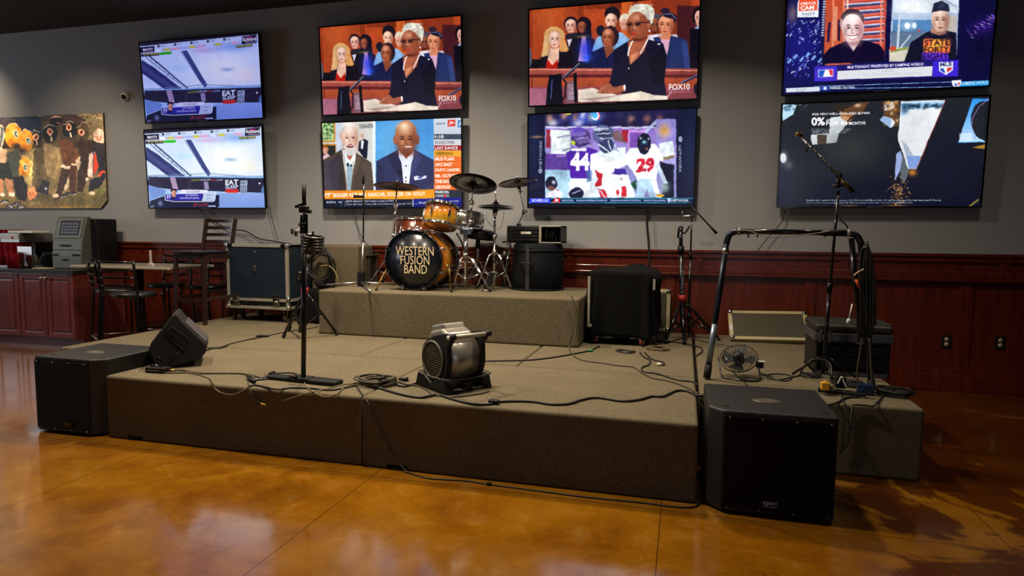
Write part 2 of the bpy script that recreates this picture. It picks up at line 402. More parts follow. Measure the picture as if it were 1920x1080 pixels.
    def face(s, cx, cy, rx, ry, skin, dark, brow='#2a1a14', mouth='#b04038', look=0., gl=False, lit=None, mo=0.):
        s.soft(cx+rx*.1, cy+ry*1.02, rx*.55, ry*.16, dark, .8); s.ell(cx, cy-ry*.1, rx, ry*.9, skin); s.poly([(cx-rx*.93, cy+ry*.2), (cx+rx*.93, cy+ry*.2), (cx+rx*.7, cy+ry*.66), (cx+rx*.32, cy+ry*.97), (cx-rx*.32, cy+ry*.97), (cx-rx*.7, cy+ry*.66)], skin)
        s.soft(cx+rx*.75, cy+ry*.1, rx*.35, ry*.8, dark, .75); s.soft(cx-rx*.8, cy+ry*.5, rx*.25, ry*.5, dark, .5)
        if lit: s.soft(cx-rx*.1, cy-ry*.6, rx*.5, ry*.25, lit, .7); s.soft(cx-rx*.35, cy+ry*.15, rx*.22, ry*.15, lit, .5)
        for k in (-1, 1):
            ex = cx+look*rx+k*rx*.38
            s.soft(ex, cy-ry*.05, rx*.22, ry*.1, dark, .8); s.ell(ex, cy-ry*.03, rx*.14, ry*.045, '#1a1210')
            s.line([(ex-rx*.2, cy-ry*.19), (ex, cy-ry*.25), (ex+rx*.2, cy-ry*.19)], ry*.06, brow)
        s.line([(cx+look*rx-rx*.06, cy), (cx+look*rx*1.15-rx*.1, cy+ry*.3), (cx+look*rx*1.1+rx*.14, cy+ry*.34)], ry*.055, dark)
        s.ell(cx+look*rx, cy+ry*.6, rx*.3, ry*(.07+mo), mouth); s.line([(cx+look*rx-rx*.3, cy+ry*.6), (cx+look*rx+rx*.3, cy+ry*.6)], ry*.03, '#5a1a18')
        s.soft(cx, cy+ry*.98, rx*.6, ry*.12, dark, .6)
        if gl:
            for k in (-1, 1): s.line([(cx+look*rx+k*rx*.4-rx*.3, cy-ry*.1), (cx+look*rx+k*rx*.4+rx*.3, cy-ry*.13)], ry*.09, '#1c1420')
    def mesh(s, name, o, ux, uy, mat_, clip=None, parent=None, gain=1.):
        W, Hh = s.W, s.Hh; A = np.clip(s.a, 0, 1).reshape(Hh, 2, W, 2, 3).mean((1, 3))
        A = np.where(A <= .04045, A/12.92, ((A+.055)/1.055)**2.4)*gain
        o, ux, uy = np.array(o), np.array(ux), np.array(uy)
        U, V = np.meshgrid(np.linspace(0, 1, W), np.linspace(0, 1, Hh))
        co_ = (o+U[..., None]*ux+V[..., None]*uy).reshape(-1, 3)
        idx = np.arange(W*Hh).reshape(Hh, W); f = np.stack([idx[:-1, :-1], idx[1:, :-1], idx[1:, 1:], idx[:-1, 1:]], -1).reshape(-1, 4)
        if clip is not None:
            cu = (U[:-1, :-1]+U[1:, 1:])/2; cv = (V[:-1, :-1]+V[1:, 1:])/2; f = f[clip(cu, cv).reshape(-1)]
        me = bpy.data.meshes.new(name); me.vertices.add(len(co_)); me.vertices.foreach_set('co', co_.ravel())
        me.loops.add(f.size); me.loops.foreach_set('vertex_index', f.ravel().astype(np.int32))
        me.polygons.add(len(f)); me.polygons.foreach_set('loop_start', np.arange(0, f.size, 4, dtype=np.int32))
        ca = me.color_attributes.new('picture', 'FLOAT_COLOR', 'POINT'); ca.data.foreach_set('color', np.c_[A.reshape(-1, 3), np.ones(W*Hh)].ravel())
        me.update(); me.validate(); me.materials.append(mat_)
        ob = bpy.data.objects.new(name, me); C.objects.link(ob)
        if parent is not None: ob.parent = parent
        return ob
def pic_mat(name, emit=None, tint=(1,1,1), rough=.2):
    m = bpy.data.materials.new(name); m.use_nodes = True; nt = m.node_tree; b = nt.nodes['Principled BSDF']
    a = nt.nodes.new('ShaderNodeVertexColor'); a.layer_name = 'picture'
    x = nt.nodes.new('ShaderNodeVectorMath'); x.operation = 'MULTIPLY'; x.inputs[1].default_value = tint; nt.links.new(a.outputs[0], x.inputs[0])
    if emit: nt.links.new(x.outputs[0], b.inputs['Emission Color']); b.inputs['Emission Strength'].default_value = emit; b.inputs['Base Color'].default_value = (.01,.01,.012,1)
    else: nt.links.new(x.outputs[0], b.inputs['Base Color'])
    b.inputs['Roughness'].default_value = rough; return m

# ---- television geometry
TW, TH = 1.654, .949
def tv_frame(x, up):
    t = .0521 if up else .0344; z0 = 2.659 if up else 1.640
    o = Vector((x-TW/2, 6.43, z0)); ux = Vector((TW, 0, 0)); uy = Vector((0, -math.sin(t)*TH, math.cos(t)*TH))
    return o, ux, uy, t
def tv(x, up, label, pic_obj=None, pic=None, mat_=None, standby=False):
    o, ux, uy, t = tv_frame(x, up); W = Matrix.Translation(o) @ Matrix.Rotation(t, 4, 'X')
    root = bpy.data.objects.new('television', None); C.objects.link(root); root.empty_display_size = .1
    root.matrix_world = W; WM[root.name] = W; tag(root, label, 'television', 'wall-mounted televisions')
    f = MB(); b = .014
    f.box((0, -.012, 0), (TW, .0, b), bev=.002); f.box((0, -.012, TH-b), (TW, .0, TH), bev=.002)
    f.box((0, -.012, b), (b, .0, TH-b), bev=.002); f.box((TW-b, -.012, b), (TW, .0, TH-b), bev=.002); f.box((0, 0, 0), (TW, .028, TH), bev=.004)
    fr = f.build('bezel', BLKG, root, local=True)
    MB().box((TW*.46, -.0135, .004), (TW*.54, -.012, .009)).build('logo_strip', mat('silver_print', '#9a9aa0', .3, .8), fr, local=True)
    g = MB(); g.box((TW*.2, .028, TH*.12), (TW*.8, .048, TH*.62), bev=.01); g.build('back_cover', BLK, root, local=True)
    g = MB()
    for k in (.35, .65): g.box((TW*k-.02, .046, TH*.2), (TW*k+.02, .062, TH*.8))
    g.box((TW*.25, .06, TH*.45), (TW*.75, .106 if up else .098, TH*.55)); g.build('wall_bracket', BLKM, root, local=True)
    if pic_obj is None: s_ = pic.mesh('screen', (b, -.004, TH-b), (TW-2*b, 0, 0), (0, 0, -(TH-2*b)), mat_, parent=root)
    else:
        s_ = pic_obj.copy(); C.objects.link(s_); s_.parent = root
    return root, s_
def quad(x, up):
    o, ux, uy, t = tv_frame(x, up); a = .014
    ex, ez = ux.normalized()*a, uy.normalized()*a
    return [Q(o+uy+ex-ez), Q(o+ux+uy-ex-ez), Q(o+ux-ex+ez), Q(o+ex+ez)]
TX = [-5.501, -3.098, -.747, 1.641]

# ---- courtroom programme
def court():
    p = Pic(quad(TX[2], True), off=(980, 0), sc=5.4, bg='#a8401e')
    for x, w, c in ((60,40,'#8a2c14'),(200,120,'#b04a22'),(420,160,'#9c3a1c'),(560,60,'#7e2a14'),(760,100,'#a4401c'),(880,110,'#8a2e16'),(1000,110,'#d8642a'),(1110,60,'#8a2c12'),(1300,400,'#7a2a18')):
        p.rect(x, -40, x+w, 720, c, .8)
    p.rect(640, -40, 1000, 95, '#5e1e10', .6); p.rect(1560, 60, 1830, 720, '#3c1620', .9); p.soft(280, 200, 200, 200, '#c05a2a', .5)
    p.rect(180, 570, 700, 720, '#1c1622'); p.rect(50, 600, 200, 720, '#141018'); p.ell(60, 580, 34, 110, '#54586c')
    # back row
    p.ell(620, 260, 75, 90, '#15101a'); p.poly([(560,240),(690,250),(700,420),(560,420)], '#15101a'); p.face(600, 275, 40, 58, '#9a5238', '#4a2018')
    p.ell(490, 240, 72, 72, '#171018'); p.face(487, 265, 55, 72, '#e0a894', '#8a4a40', look=-.1, lit='#f8d8cc')
    p.poly([(440,350),(560,330),(730,400),(740,700),(460,700)], '#17141f'); p.poly([(600,370),(640,370),(660,620),(560,620),(590,450)], '#c890c0')
    p.poly([(430,370),(545,335),(550,365),(440,400)], '#20202c'); p.poly([(450,400),(500,395),(470,480)], '#d8c8d8')
    p.ell(905, 150, 78, 80, '#130d16'); p.face(893, 215, 62, 78, '#e8b89a', '#8a5040', lit='#f8dcc8'); p.ell(893, 105, 55, 28, '#1a1420')
    p.poly([(750,380),(840,330),(1000,330),(1110,420),(1100,520),(700,520)], '#88b0d8', 1, '#6f9cd0'); p.ell(790, 310, 45, 55, '#1c1a2a')
    p.ell(1035, 200, 55, 62, '#d8ccb8'); p.face(1025, 250, 42, 55, '#dca088', '#a06050')
    p.ell(1350, 200, 65, 65, '#4c4454'); p.face(1335, 255, 48, 72, '#8a4a34', '#3a1a14'); p.poly([(1260,360),(1400,340),(1560,350),(1580,400),(1270,420)], '#e0d8e4')
    p.ell(1440, 110, 50, 30, '#2a1c2c')
    p.ell(1470, 190, 88, 62, '#151020'); p.face(1450, 255, 80, 105, '#dc8a64', '#7a3a2c', look=-.15, lit='#f4b894'); p.ell(1485, 160, 75, 28, '#1a1626', rot=.2)
    p.line([(1400,150),(1500,140),(1550,190)], 6, '#8088b8')
    p.poly([(1380,360),(1500,350),(1500,420),(1450,440),(1390,400)], '#d48060'); p.poly([(1320,380),(1380,370),(1460,480),(1500,360),(1650,400),(1700,700),(1420,710)], '#1f2c5c'); p.poly([(1390,400),(1490,400),(1460,560)], '#cfa0b8')
    p.line([(1500,360),(1480,480),(1470,700)], 5, '#101838'); p.poly([(1600,420),(1660,410),(1700,700),(1640,700)], '#2c3c74')
    p.poly([(1690,290),(1810,270),(1820,720),(1690,700)], '#0d0a18'); p.ell(1775, 170, 62, 95, '#130c14'); p.face(1780, 190, 42, 80, '#e0a898', '#8a4a44'); p.poly([(1730,290),(1800,240),(1800,290)], '#a8b4d8')
    # blonde woman
    p.poly([(170,720),(200,560),(300,480),(470,500),(520,720)], '#1a1420')
    p.ell(320, 370, 105, 100, '#d8a468'); p.poly([(225,370),(185,580),(260,560),(290,400)], '#e0b078'); p.poly([(400,360),(470,500),(430,570),(370,500)], '#c88c50')
    for k in range(10): p.line([(225+k*22, 300+abs(k-5)*8), (200+k*26, 560-abs(k-5)*6)], 4, '#f0cc94' if k % 2 else '#b47c48', .6)
    p.poly([(280,480),(370,480),(370,620),(320,680),(250,620)], '#e8b8a0'); p.face(325, 400, 58, 85, '#eec4b0', '#b07860', mouth='#c04848', lit='#fbe0d4')
    p.poly([(250,600),(300,660),(360,600),(350,700),(230,700)], '#c01c12'); p.poly([(370,530),(500,520),(520,700),(365,700)], '#15101a')
    # woman in navy
    p.ell(885, 370, 90, 105, '#221822'); p.face(865, 385, 62, 98, '#a4583c', '#5a241c', look=-.15, mouth='#c03830', lit='#f0b090')
    p.poly([(820,470),(900,460),(930,520),(850,600),(810,540)], '#8a4630'); p.poly([(720,520),(820,470),(850,590),(930,500),(1000,720),(680,720)], '#161c44'); p.line([(845,590),(870,700)], 4, '#0b0e28')
    # rail
    p.rect(40, 690, 1830, 760, '#b85848', 1, '#7a3034'); p.line([(40,703),(1830,712)], 9, '#e89a80'); p.rect(40, 755, 1830, 785, '#5c1c20'); p.rect(40, 785, 1830, 900, '#b05030', 1, '#9c3c28')
    p.rect(40, 880, 1830, 1100, '#9a4450', 1, '#6c3438'); p.rect(90, 790, 100, 880, '#4a1c18')
    p.poly([(40,890),(260,900),(250,1080),(40,1080)], '#a06078')
    # main speaker
    p.poly([(930,500),(1080,410),(1270,400),(1420,440),(1460,560),(1430,800),(1460,1000),(1050,960),(860,880),(900,760)], '#15142a')
    p.poly([(1280,600),(1420,470),(1455,600),(1430,830),(1320,850)], '#0d0c1c'); p.line([(1090,650),(1080,830)], 5, '#07060f')
    p.poly([(1070,420),(1270,390),(1230,520),(1090,660),(1065,540)], '#a85a3e'); p.poly([(1090,560),(1180,520),(1090,655)], '#c88260')
    p.ell(1190, 130, 120, 88, '#d8d4c0'); p.ell(1230, 185, 95, 95, '#c0b8a8'); p.poly([(1085,120),(1110,70),(1160,40),(1210,45),(1270,45),(1330,90),(1330,160),(1310,240),(1260,230),(1090,150)], '#e4e2d2')
    rs = random.Random(3)
    for k in range(70): p.soft(rs.uniform(1095,1325), rs.uniform(50,210), 12, 8, rs.choice(['#fbfbf0','#b8b09c','#8c8474','#efece0']), .7)
    p.face(1160, 260, 105, 140, '#9c5238', '#4e2018', look=-.35, mouth='#d02a24', lit='#e8a888', gl=True, brow='#3a1a14')
    p.poly([(1180,150),(1290,210),(1270,330),(1230,380),(1200,300)], '#8c4630'); p.ell(1275, 255, 18, 35, '#a05c44'); p.line([(1170,225),(1290,232)], 9, '#18101c')
    for k in range(16):
        t = k/15; p.ell(1110-42*math.sin(t*1.6), 420+140*t, 7, 7, '#f4ece8'); p.ell(1265-75*t, 400+140*t, 7, 7, '#f4ece8')
    p.ell(1375, 448, 14, 8, '#e8e8f0'); p.ell(1072, 690, 8, 8, '#e8d8e0'); p.ell(1280, 315, 10, 12, '#ece0e8')
    # desk, papers, hands
    p.poly([(560,910),(700,890),(960,960),(1200,920),(1330,960),(1470,970),(1460,1010),(560,1030)], '#e8d8c8'); p.poly([(570,1000),(1000,960),(720,1022)], '#b89c94'); p.poly([(1010,960),(1190,920),(1190,950),(1080,1000),(970,1005)], '#f0e4d0')
    p.poly([(750,940),(800,870),(880,840),(920,880),(1030,860),(1040,920),(900,945),(800,945)], '#a45a40')
    for k in range(4): p.line([(820-k*12, 880+k*14), (770-k*4, 925+k*6)], 8, '#c88468')
    p.ell(1030, 885, 10, 30, '#ece4e0')
    # jug, glass, microphones
    p.poly([(270,760),(390,745),(410,1060),(235,1070),(250,880)], '#0e0e1c'); p.line([(300,800),(285,1000)], 8, '#5868a8'); p.line([(330,760),(380,770),(440,830),(430,980),(400,1010)], 16, '#12101e')
    p.poly([(450,820),(540,820),(530,1040),(440,1040)], '#7c6074', .8)
    for k in range(8): p.line([(460, 860+k*20), (520, 856+k*20)], 6, '#f0e8f4', .8)
    p.line([(400,800),(585,640)], 26, '#20202e'); p.line([(400,790),(575,640)], 7, '#9aa4c0'); p.line([(530,740),(540,1040)], 34, '#0c0b16')
    p.line([(1600,840),(1790,750)], 24, '#20203a'); p.line([(1600,832),(1780,748)], 6, '#8894c8'); p.line([(1460,990),(1520,900)], 5, '#c8c8dc')
    p.photo(0, -100, 1900, 1100, 1.0, .12, 26, 31)
    p.soft(640, 500, 70, 110, '#2038e0', .8); p.soft(650, 590, 40, 40, '#3060ff', .9); p.soft(600, 372, 60, 12, '#c0a040', .5); p.ell(1760, 900, 30, 60, '#181424')
    p.text('FOX10', 1480, 912, 1690, 905, 62, '#f4f0f0', .02); p.text('fox10phoenix.com', 1482, 944, 1690, 934, 16, '#e0d4d4')
    p.blur(0, -60, 1900, 1100, 1, 1); p.noise(.03, 3); return p
# ---- football programme
def football():
    p = Pic(quad(TX[2], False), off=(980, 190), sc=5.4, bg='#0c1438'); rs = random.Random(5)
    p.rect(0, 0, 1836, 1080, '#0c1232'); p.soft(120, 500, 90, 300, '#1c2a50', .6); p.soft(1680, 450, 90, 260, '#1a2650', .6); p.soft(150, 362, 60, 12, '#c09060', .8)
    p.rect(228, 60, 1555, 975, '#8e8ec8'); p.rect(228, 60, 1555, 262, '#161646'); p.soft(600, 180, 180, 70, '#1838c8', .9)
    for k in range(9): x = 270+k*140+rs.uniform(-20,20); p.soft(x, 150+rs.uniform(-20,40), 34, 46, rs.choice(['#c89078','#a06858','#d8a890','#383060']), .9); p.soft(x+30, 220, 50, 34, rs.choice(['#201838','#e0e0f0','#2c2858']), .8)
    p.soft(735, 150, 50, 50, '#4cc0ff', 1); p.line([(700,170),(740,190),(775,150),(760,110)], 18, '#f0f0ff'); p.line([(765,110),(778,140),(770,180)], 10, '#e04050'); p.ell(462, 122, 30, 20, '#d8d020'); p.soft(610, 140, 30, 45, '#e8e8ff', .8)
    p.rect(228, 255, 1555, 275, '#c8c0e0'); p.rect(250, 275, 1555, 620, '#8468c0', 1, '#a8a0d8'); p.rect(1060, 290, 1260, 480, '#c890e0'); p.rect(1085, 315, 1240, 470, '#7a50b0'); p.rect(1000, 290, 1065, 410, '#9c2030'); p.rect(240, 290, 280, 470, '#8c2430'); p.rect(285, 290, 480, 640, '#e0ecec')
    p.rect(1340, 180, 1555, 420, '#9088d8'); p.soft(1430, 300, 55, 70, '#c89850', 1); p.line([(1240,320),(1350,200)], 26, '#c8dcf8'); p.line([(1235,325),(1355,190)], 6, '#6068a0')
    p.rect(228, 640, 560, 975, '#9cc4e0', 1, '#b8dcf0'); p.rect(228, 530, 480, 690, '#5c3c98')
    for k in range(26): x, y = rs.uniform(320,560), rs.uniform(290,620); p.line([(x, y), (x+rs.uniform(60,140), y-rs.uniform(10,50))], rs.uniform(6,14), rs.choice(['#f4f8ff','#3c3c70','#b8b0d8','#ffffff','#504878']), .8)
    # player 44
    p.poly([(440,520),(520,480),(700,470),(760,500),(740,620),(700,780),(490,780),(460,640)], '#4c20a0'); p.ell(590, 370, 95, 95, '#48307c'); p.ell(570, 320, 70, 60, '#6048b8')
    for k in range(12): p.line([(500+k*8, 330+k*12), (640+k*6, 310+k*12)], 7, rs.choice(['#f0f0ff','#30285c','#a898d0']), .8)
    p.ell(515, 418, 24, 18, '#b8d030'); p.poly([(490,478),(650,478),(640,505),(500,505)], '#f8f8ff')
    p.text('44', 486, 700, 676, 700, 182, '#ffffff', .05); p.poly([(480,780),(680,780),(700,975),(460,975)], '#f2f8ff')
    # centre player
    p.poly([(690,540),(860,480),(1040,460),(1050,640),(900,720),(880,960),(700,975),(680,700)], '#e8f4ff'); p.ell(820, 340, 110, 100, '#505888')
    for k in range(20): p.line([(710+k*8, 280+k*10), (860+k*6, 260+k*13)], rs.uniform(6,12), rs.choice(['#ffffff','#202444','#8898c0','#e0e8ff']), .8)
    p.ell(850, 450, 75, 75, '#303860'); p.line([(770,430),(930,560)], 14, '#e8f0ff'); p.line([(860,390),(900,500)], 9, '#e8f0ff')
    p.poly([(1050,430),(930,400),(900,330),(960,290),(1000,330)], '#6c5048', .8); p.poly([(700,560),(920,580),(920,700),(720,680)], '#ffffff')
    p.poly([(730,690),(810,730),(800,850),(730,860),(760,780)], '#c02030'); p.poly([(640,700),(700,700),(700,800),(650,820)], '#4468a0', .7); p.poly([(760,880),(820,890),(870,975),(790,975)], '#c83040'); p.line([(770,890),(840,975)], 8, '#f8f8ff')
    p.poly([(850,880),(900,740),(1060,720),(1090,830),(1160,975),(850,975)], '#f4faff'); p.poly([(930,680),(1040,680),(1060,740),(920,740)], '#3c2890'); p.text('1', 1000, 965, 1045, 965, 110, '#d02838', .06); p.poly([(960,880),(980,920),(965,960),(945,920)], '#d02838'); p.text('TB', 975, 795, 1012, 795, 22, '#802030')
    # player 29
    p.poly([(1030,560),(1080,480),(1180,460),(1330,430),(1430,520),(1420,600),(1370,620),(1350,790),(1160,800),(1110,700),(1030,610)], '#fbfdff'); p.poly([(1380,430),(1520,400),(1535,560),(1420,590)], '#e8f2ff')
    p.poly([(1160,790),(1350,790),(1390,975),(1290,975),(1255,880),(1230,975),(1140,975)], '#b4d4f4'); p.poly([(1300,800),(1350,790),(1400,975),(1350,975)], '#ffffff')
    p.ell(1228, 420, 70, 100, '#10132a'); p.ell(1228, 470, 52, 70, '#1c2040'); p.soft(1232, 415, 22, 14, '#9cf0ff', 1); p.ell(1255, 480, 16, 14, '#b87868')
    for k in range(4): p.line([(1185, 460+k*17), (1275, 460+k*17)], 4, '#050510')
    p.soft(1190, 370, 12, 12, '#d8e8ff', .9); p.soft(1270, 380, 10, 10, '#d8e8ff', .9)
    p.text('29', 1150, 722, 1336, 712, 145, '#c81c34', .05); p.rect(1155, 648, 1335, 653, '#ffffff', .5)
    p.poly([(1380,600),(1430,620),(1530,640),(1530,975),(1400,975),(1440,800)], '#141830'); p.line([(1360,640),(1450,830)], 40, '#cfe0f8'); p.line([(1420,580),(1535,560)], 26, '#8a7050'); p.soft(1440, 870, 40, 50, '#98b0a8', .9); p.ell(1390, 950, 40, 14, '#d8b020')
    p.poly([(1090,830),(1150,790),(1140,900)], '#205038')
    # lower left players
    p.ell(290, 830, 60, 72, '#141430'); p.soft(318, 815, 18, 18, '#e8ecff', 1); p.ell(290, 880, 36, 26, '#7c5048'); p.poly([(250,930),(350,880),(400,920),(400,975),(240,975)], '#f0f4ff'); p.line([(340,890),(370,900)], 8, '#c02838'); p.ell(545, 930, 75, 60, '#181a3c'); p.line([(500,930),(590,900)], 7, '#e8ecff')
    p.photo(228, 60, 1555, 975, 2.6, .16, 18, 41); p.blur(228, 60, 1555, 975, 1, 2)
    for x0_, x1_ in ((0, 228), (1555, 1836)): p.rect(x0_, 0, x1_, 1080, '#0c1232'); p.soft((x0_+x1_)/2, 480, 60, 280, '#1a2850', .6)
    p.soft(150, 362, 60, 12, '#c09060', .8)
    # side bars and ticker
    p.text('NETWORK', 196, 672, 200, 395, 26, '#9caac8', .01, vert=True); p.ell(182, 705, 20, 26, '#8c9cc0'); p.text('NFL', 190, 725, 190, 690, 14, '#182448', vert=True)
    p.text('NETWORK', 1575, 445, 1580, 722, 26, '#9caac8', .01, vert=True); p.ell(1595, 385, 20, 30, '#8c9cc0')
    p.rect(40, 975, 1740, 1030, '#0a1840'); p.rect(40, 1030, 1740, 1080, '#080c20'); p.line([(228,980),(1740,980)], 5, '#2cc8d8'); p.line([(60,1024),(1700,1026)], 5, '#38c0d0')
    p.rect(72, 980, 282, 1026, '#2c3cf0'); p.text('SCHEDULE', 96, 1014, 262, 1014, 26, '#ffffff', .02)
    p.poly([(300,1022),(325,978),(385,980),(375,1024)], '#d82038'); p.ell(345, 1000, 16, 14, '#f8e8e8')
    for x0, x1 in ((395,520),(540,860),(885,1200),(1220,1450)): p.rect(x0, 992, x1, 1012, '#5468a0'); p.text('Saturday NFL', x0+8, 1010, x1-8, 1010, 15, '#d0dcf8')
    p.poly([(1462,982),(1500,982),(1496,1012),(1481,1022),(1466,1012)], '#b8c8f0'); p.text('NETWORK', 1505, 1014, 1680, 1014, 24, '#f0f4ff', .02)
    p.noise(.03, 8); return p
# ---- debate programme
def debate():
    p = Pic(quad(TX[1], False), off=(595, 215), sc=6, bg='#e8e4dc')
    p.rect(30, 40, 650, 860, '#d8d4cc'); p.rect(180, 60, 300, 500, '#c8d4e0'); p.rect(620, 60, 660, 860, '#f0f4f8'); p.soft(560, 500, 80, 200, '#c8ccd0', .7)
    p.rect(40, 75, 205, 310, '#d08a28'); p.rect(50, 90, 185, 292, '#c8e0a0'); rs = random.Random(9)
    for k in range(40): p.soft(rs.uniform(60,180), rs.uniform(95,285), 14, 12, rs.choice(['#205828','#184020','#e0f0b8','#388040']), .8)
    p.rect(40, 330, 215, 520, '#c07820'); p.rect(50, 348, 206, 520, '#20282c'); p.ell(95, 385, 35, 30, '#d07848'); p.face(95, 415, 28, 32, '#e8b0a0', '#b07060'); p.poly([(50,470),(120,440),(160,480),(150,520),(50,520)], '#e8c0c8')
    p.text('TORNHEISE', 470, 158, 628, 148, 46, '#3c4450', .01)
    p.ell(508, 240, 20, 28, '#c8a890'); p.poly([(470,300),(530,270),(575,300),(570,360),(560,500),(520,480),(480,420),(460,400)], '#10182c'); p.poly([(495,290),(525,290),(515,390),(495,380)], '#e8ecf0')
    # left man
    p.poly([(50,520),(270,395),(300,380),(430,420),(610,540),(640,860),(50,860)], '#4c4038'); p.poly([(250,420),(300,600),(330,860),(180,860),(120,560)], '#3a3230'); p.poly([(430,440),(500,500),(420,700),(400,860),(360,860)], '#5c4c40'); p.poly([(500,520),(600,560),(640,860),(540,860)], '#544840')
    p.poly([(55,530),(250,480),(240,860),(60,860)], '#40406c', .35); p.poly([(280,390),(440,420),(420,560),(360,860),(340,860),(300,560)], '#e8f0f8'); p.poly([(340,560),(390,555),(400,640),(375,860),(335,860),(330,640)], '#98b0bc'); p.ell(345, 560, 16, 22, '#1c2c3c'); p.ell(385, 570, 10, 16, '#1c2c3c')
    p.line([(300,440),(315,600),(335,860)], 8, '#a88858'); p.line([(410,520),(400,640)], 10, '#b0a080'); p.poly([(330,440),(410,440),(375,510),(350,500)], '#b05848')
    p.ell(360, 190, 92, 100, '#e0d4cc'); p.ell(275, 240, 20, 46, '#d8a898'); p.poly([(270,200),(300,120),(330,100),(290,260)], '#b8b0a8')
    p.face(370, 265, 92, 145, '#e8c4b0', '#b88470', brow='#c8b8b0', mouth='#7c3430', mo=.07, lit='#fcf0e4'); p.poly([(300,360),(330,340),(420,345),(445,390),(420,450),(370,470),(320,440)], '#d8d8d4', .85); p.ell(372, 358, 42, 16, '#782c2c'); p.rect(345, 345, 400, 352, '#f8f0ec'); p.soft(350, 120, 55, 35, '#fff8f0', .9)
    # right man
    p.poly([(655,60),(1312,30),(1315,850),(655,860)], '#4a94d8', 1, '#5cb0e8'); p.soft(800, 300, 120, 220, '#74c0f0', .6); p.soft(1230, 200, 80, 160, '#3c88d0', .5)
    p.poly([(665,520),(900,400),(930,380),(1090,390),(1310,510),(1318,850),(660,860)], '#30345c'); p.poly([(900,400),(945,500),(975,760),(860,620),(790,470)], '#26294a'); p.poly([(1100,400),(1180,480),(1090,640),(1030,760),(1060,520)], '#3c4070'); p.poly([(670,530),(760,600),(750,760),(660,860)], '#282c50')
    p.poly([(910,400),(1085,400),(1080,480),(1060,540),(1030,800),(975,800),(945,540),(920,480)], '#eef2fa'); p.poly([(915,395),(1000,500),(1085,400),(1080,380),(920,380)], '#904c34'); p.poly([(910,400),(935,520),(1000,525),(930,430)], '#dfe8f8'); p.poly([(1088,400),(1075,500),(1015,535),(1070,440)], '#dfe8f8')
    for y in (575, 705, 750): p.ell(997, y, 8, 10, '#20284c')
    p.ell(930, 650, 24, 22, '#161830'); p.poly([(1085,700),(1120,685),(1160,700),(1225,680),(1225,710),(1150,730),(1095,735)], '#e8ecff'); p.poly([(1120,705),(1200,695),(1150,722)], '#3848a0')
    p.ell(880, 280, 26, 58, '#a86448'); p.ell(1125, 280, 22, 56, '#8c4c34')
    p.ell(997, 200, 118, 135, '#b4704c'); p.face(1000, 280, 120, 155, '#b06c4a', '#6c3422', brow='#3a1c12', mouth='#c07060', mo=.03, lit='#f0bc90'); p.soft(975, 130, 70, 45, '#fbe4c0', .9); p.soft(1000, 400, 80, 30, '#5a2c20', .7); p.line([(930,350),(1060,350)], 10, '#6c3828', .7)
    p.rect(985, 352, 1060, 368, '#f0e4dc', .9)
    p.photo(30, 40, 1312, 850, .8, .06, 26, 51)
    # side column
    p.poly([(1308,30),(1640,10),(1640,860),(1314,860)], '#d8dce4'); p.rect(1310, 20, 1640, 220, '#d0dcea', 1, '#c8ccd8'); p.text('NASCAR', 1335, 115, 1440, 112, 22, '#202840', .01); p.poly([(1465,62),(1552,58),(1552,132),(1465,136)], '#d83828'); p.line([(1480,120),(1505,85),(1540,95)], 10, '#fff0f0'); p.line([(1490,75),(1520,110)], 8, '#fff0f0'); p.rect(1580, 65, 1640, 145, '#3478c0'); p.text('A', 1590, 135, 1625, 135, 60, '#f0f8ff', .02)
    p.rect(1312, 220, 1640, 280, '#3a485c'); p.text('1:10', 1325, 270, 1420, 268, 38, '#ffffff', .03)
    p.rect(1312, 282, 1640, 344, '#d4d4dc'); p.text('RUNDOWN', 1326, 333, 1536, 330, 36, '#303038')
    p.rect(1312, 346, 1640, 404, '#a01c20'); p.text('LAST DANCE', 1324, 396, 1578, 392, 36, '#ffffff', .02)
    p.rect(1312, 406, 1640, 466, '#f0a828'); p.text('WEEKEND', 1326, 458, 1524, 455, 36, '#3a2c10', .01)
    for k, t in enumerate(['MLB PLAN', 'AFC EAST', 'DUFFY, HARPER', 'MR. OCTOBER', 'THE BIG 3', 'GEORGE']):
        y = 468+k*63; p.rect(1314, y, 1640, y+58, '#f07028'); p.rect(1314, y+58, 1640, y+63, '#b84818'); w = [210,195,280,280,190,170][k]; p.text(t, 1326, y+50, 1326+w, y+48, 38, '#fff0e4', .035)
    p.rect(1314, 845, 1640, 940, '#28303c'); p.text('PARDON', 1330, 885, 1480, 885, 32, '#ffffff', .03); p.text('INTERRUPTION', 1330, 925, 1480, 925, 28, '#f0f0f0', .02); p.rect(1425, 895, 1448, 928, '#d02828')
    # banners
    p.poly([(50,855),(1318,840),(1318,945),(50,952)], '#f0941c', 1, '#f0a020'); p.rect(50, 852, 420, 952, '#e87c18', .6); p.ell(115, 905, 30, 24, '#fbe4c8'); p.line([(90,890),(172,882)], 12, '#fbe4c8'); p.ell(115, 910, 16, 10, '#e87c18')
    p.text('BIGGER RETURN: NASCAR, SOCCER OR GOLF?', 182, 935, 1212, 915, 52, '#fff4dc', .035)
    p.rect(40, 948, 1650, 1080, '#141c34', 1, '#0c1020'); p.poly([(1080,945),(1650,930),(1650,1080),(1080,1080)], '#1c1c8c', 1, '#101058'); p.text('ESPN', 110, 995, 210, 994, 22, '#d0d8ec', .02); p.text('MLB', 243, 990, 285, 990, 16, '#c0c8dc', .02); p.line([(318,960),(316,1030)], 3, '#a8b8d0'); p.line([(290,955),(265,1035)], 8, '#4878a8', .6)
    p.text('ESPN: Bartolo Colon hopes to play in 2020', 330, 988, 858, 982, 26, '#f0f4ff', .01); p.text('Colon, who turns 47 next week, hasn\'t pitched since September 2018', 328, 1020, 1058, 1012, 24, '#dfe4f4', .005)
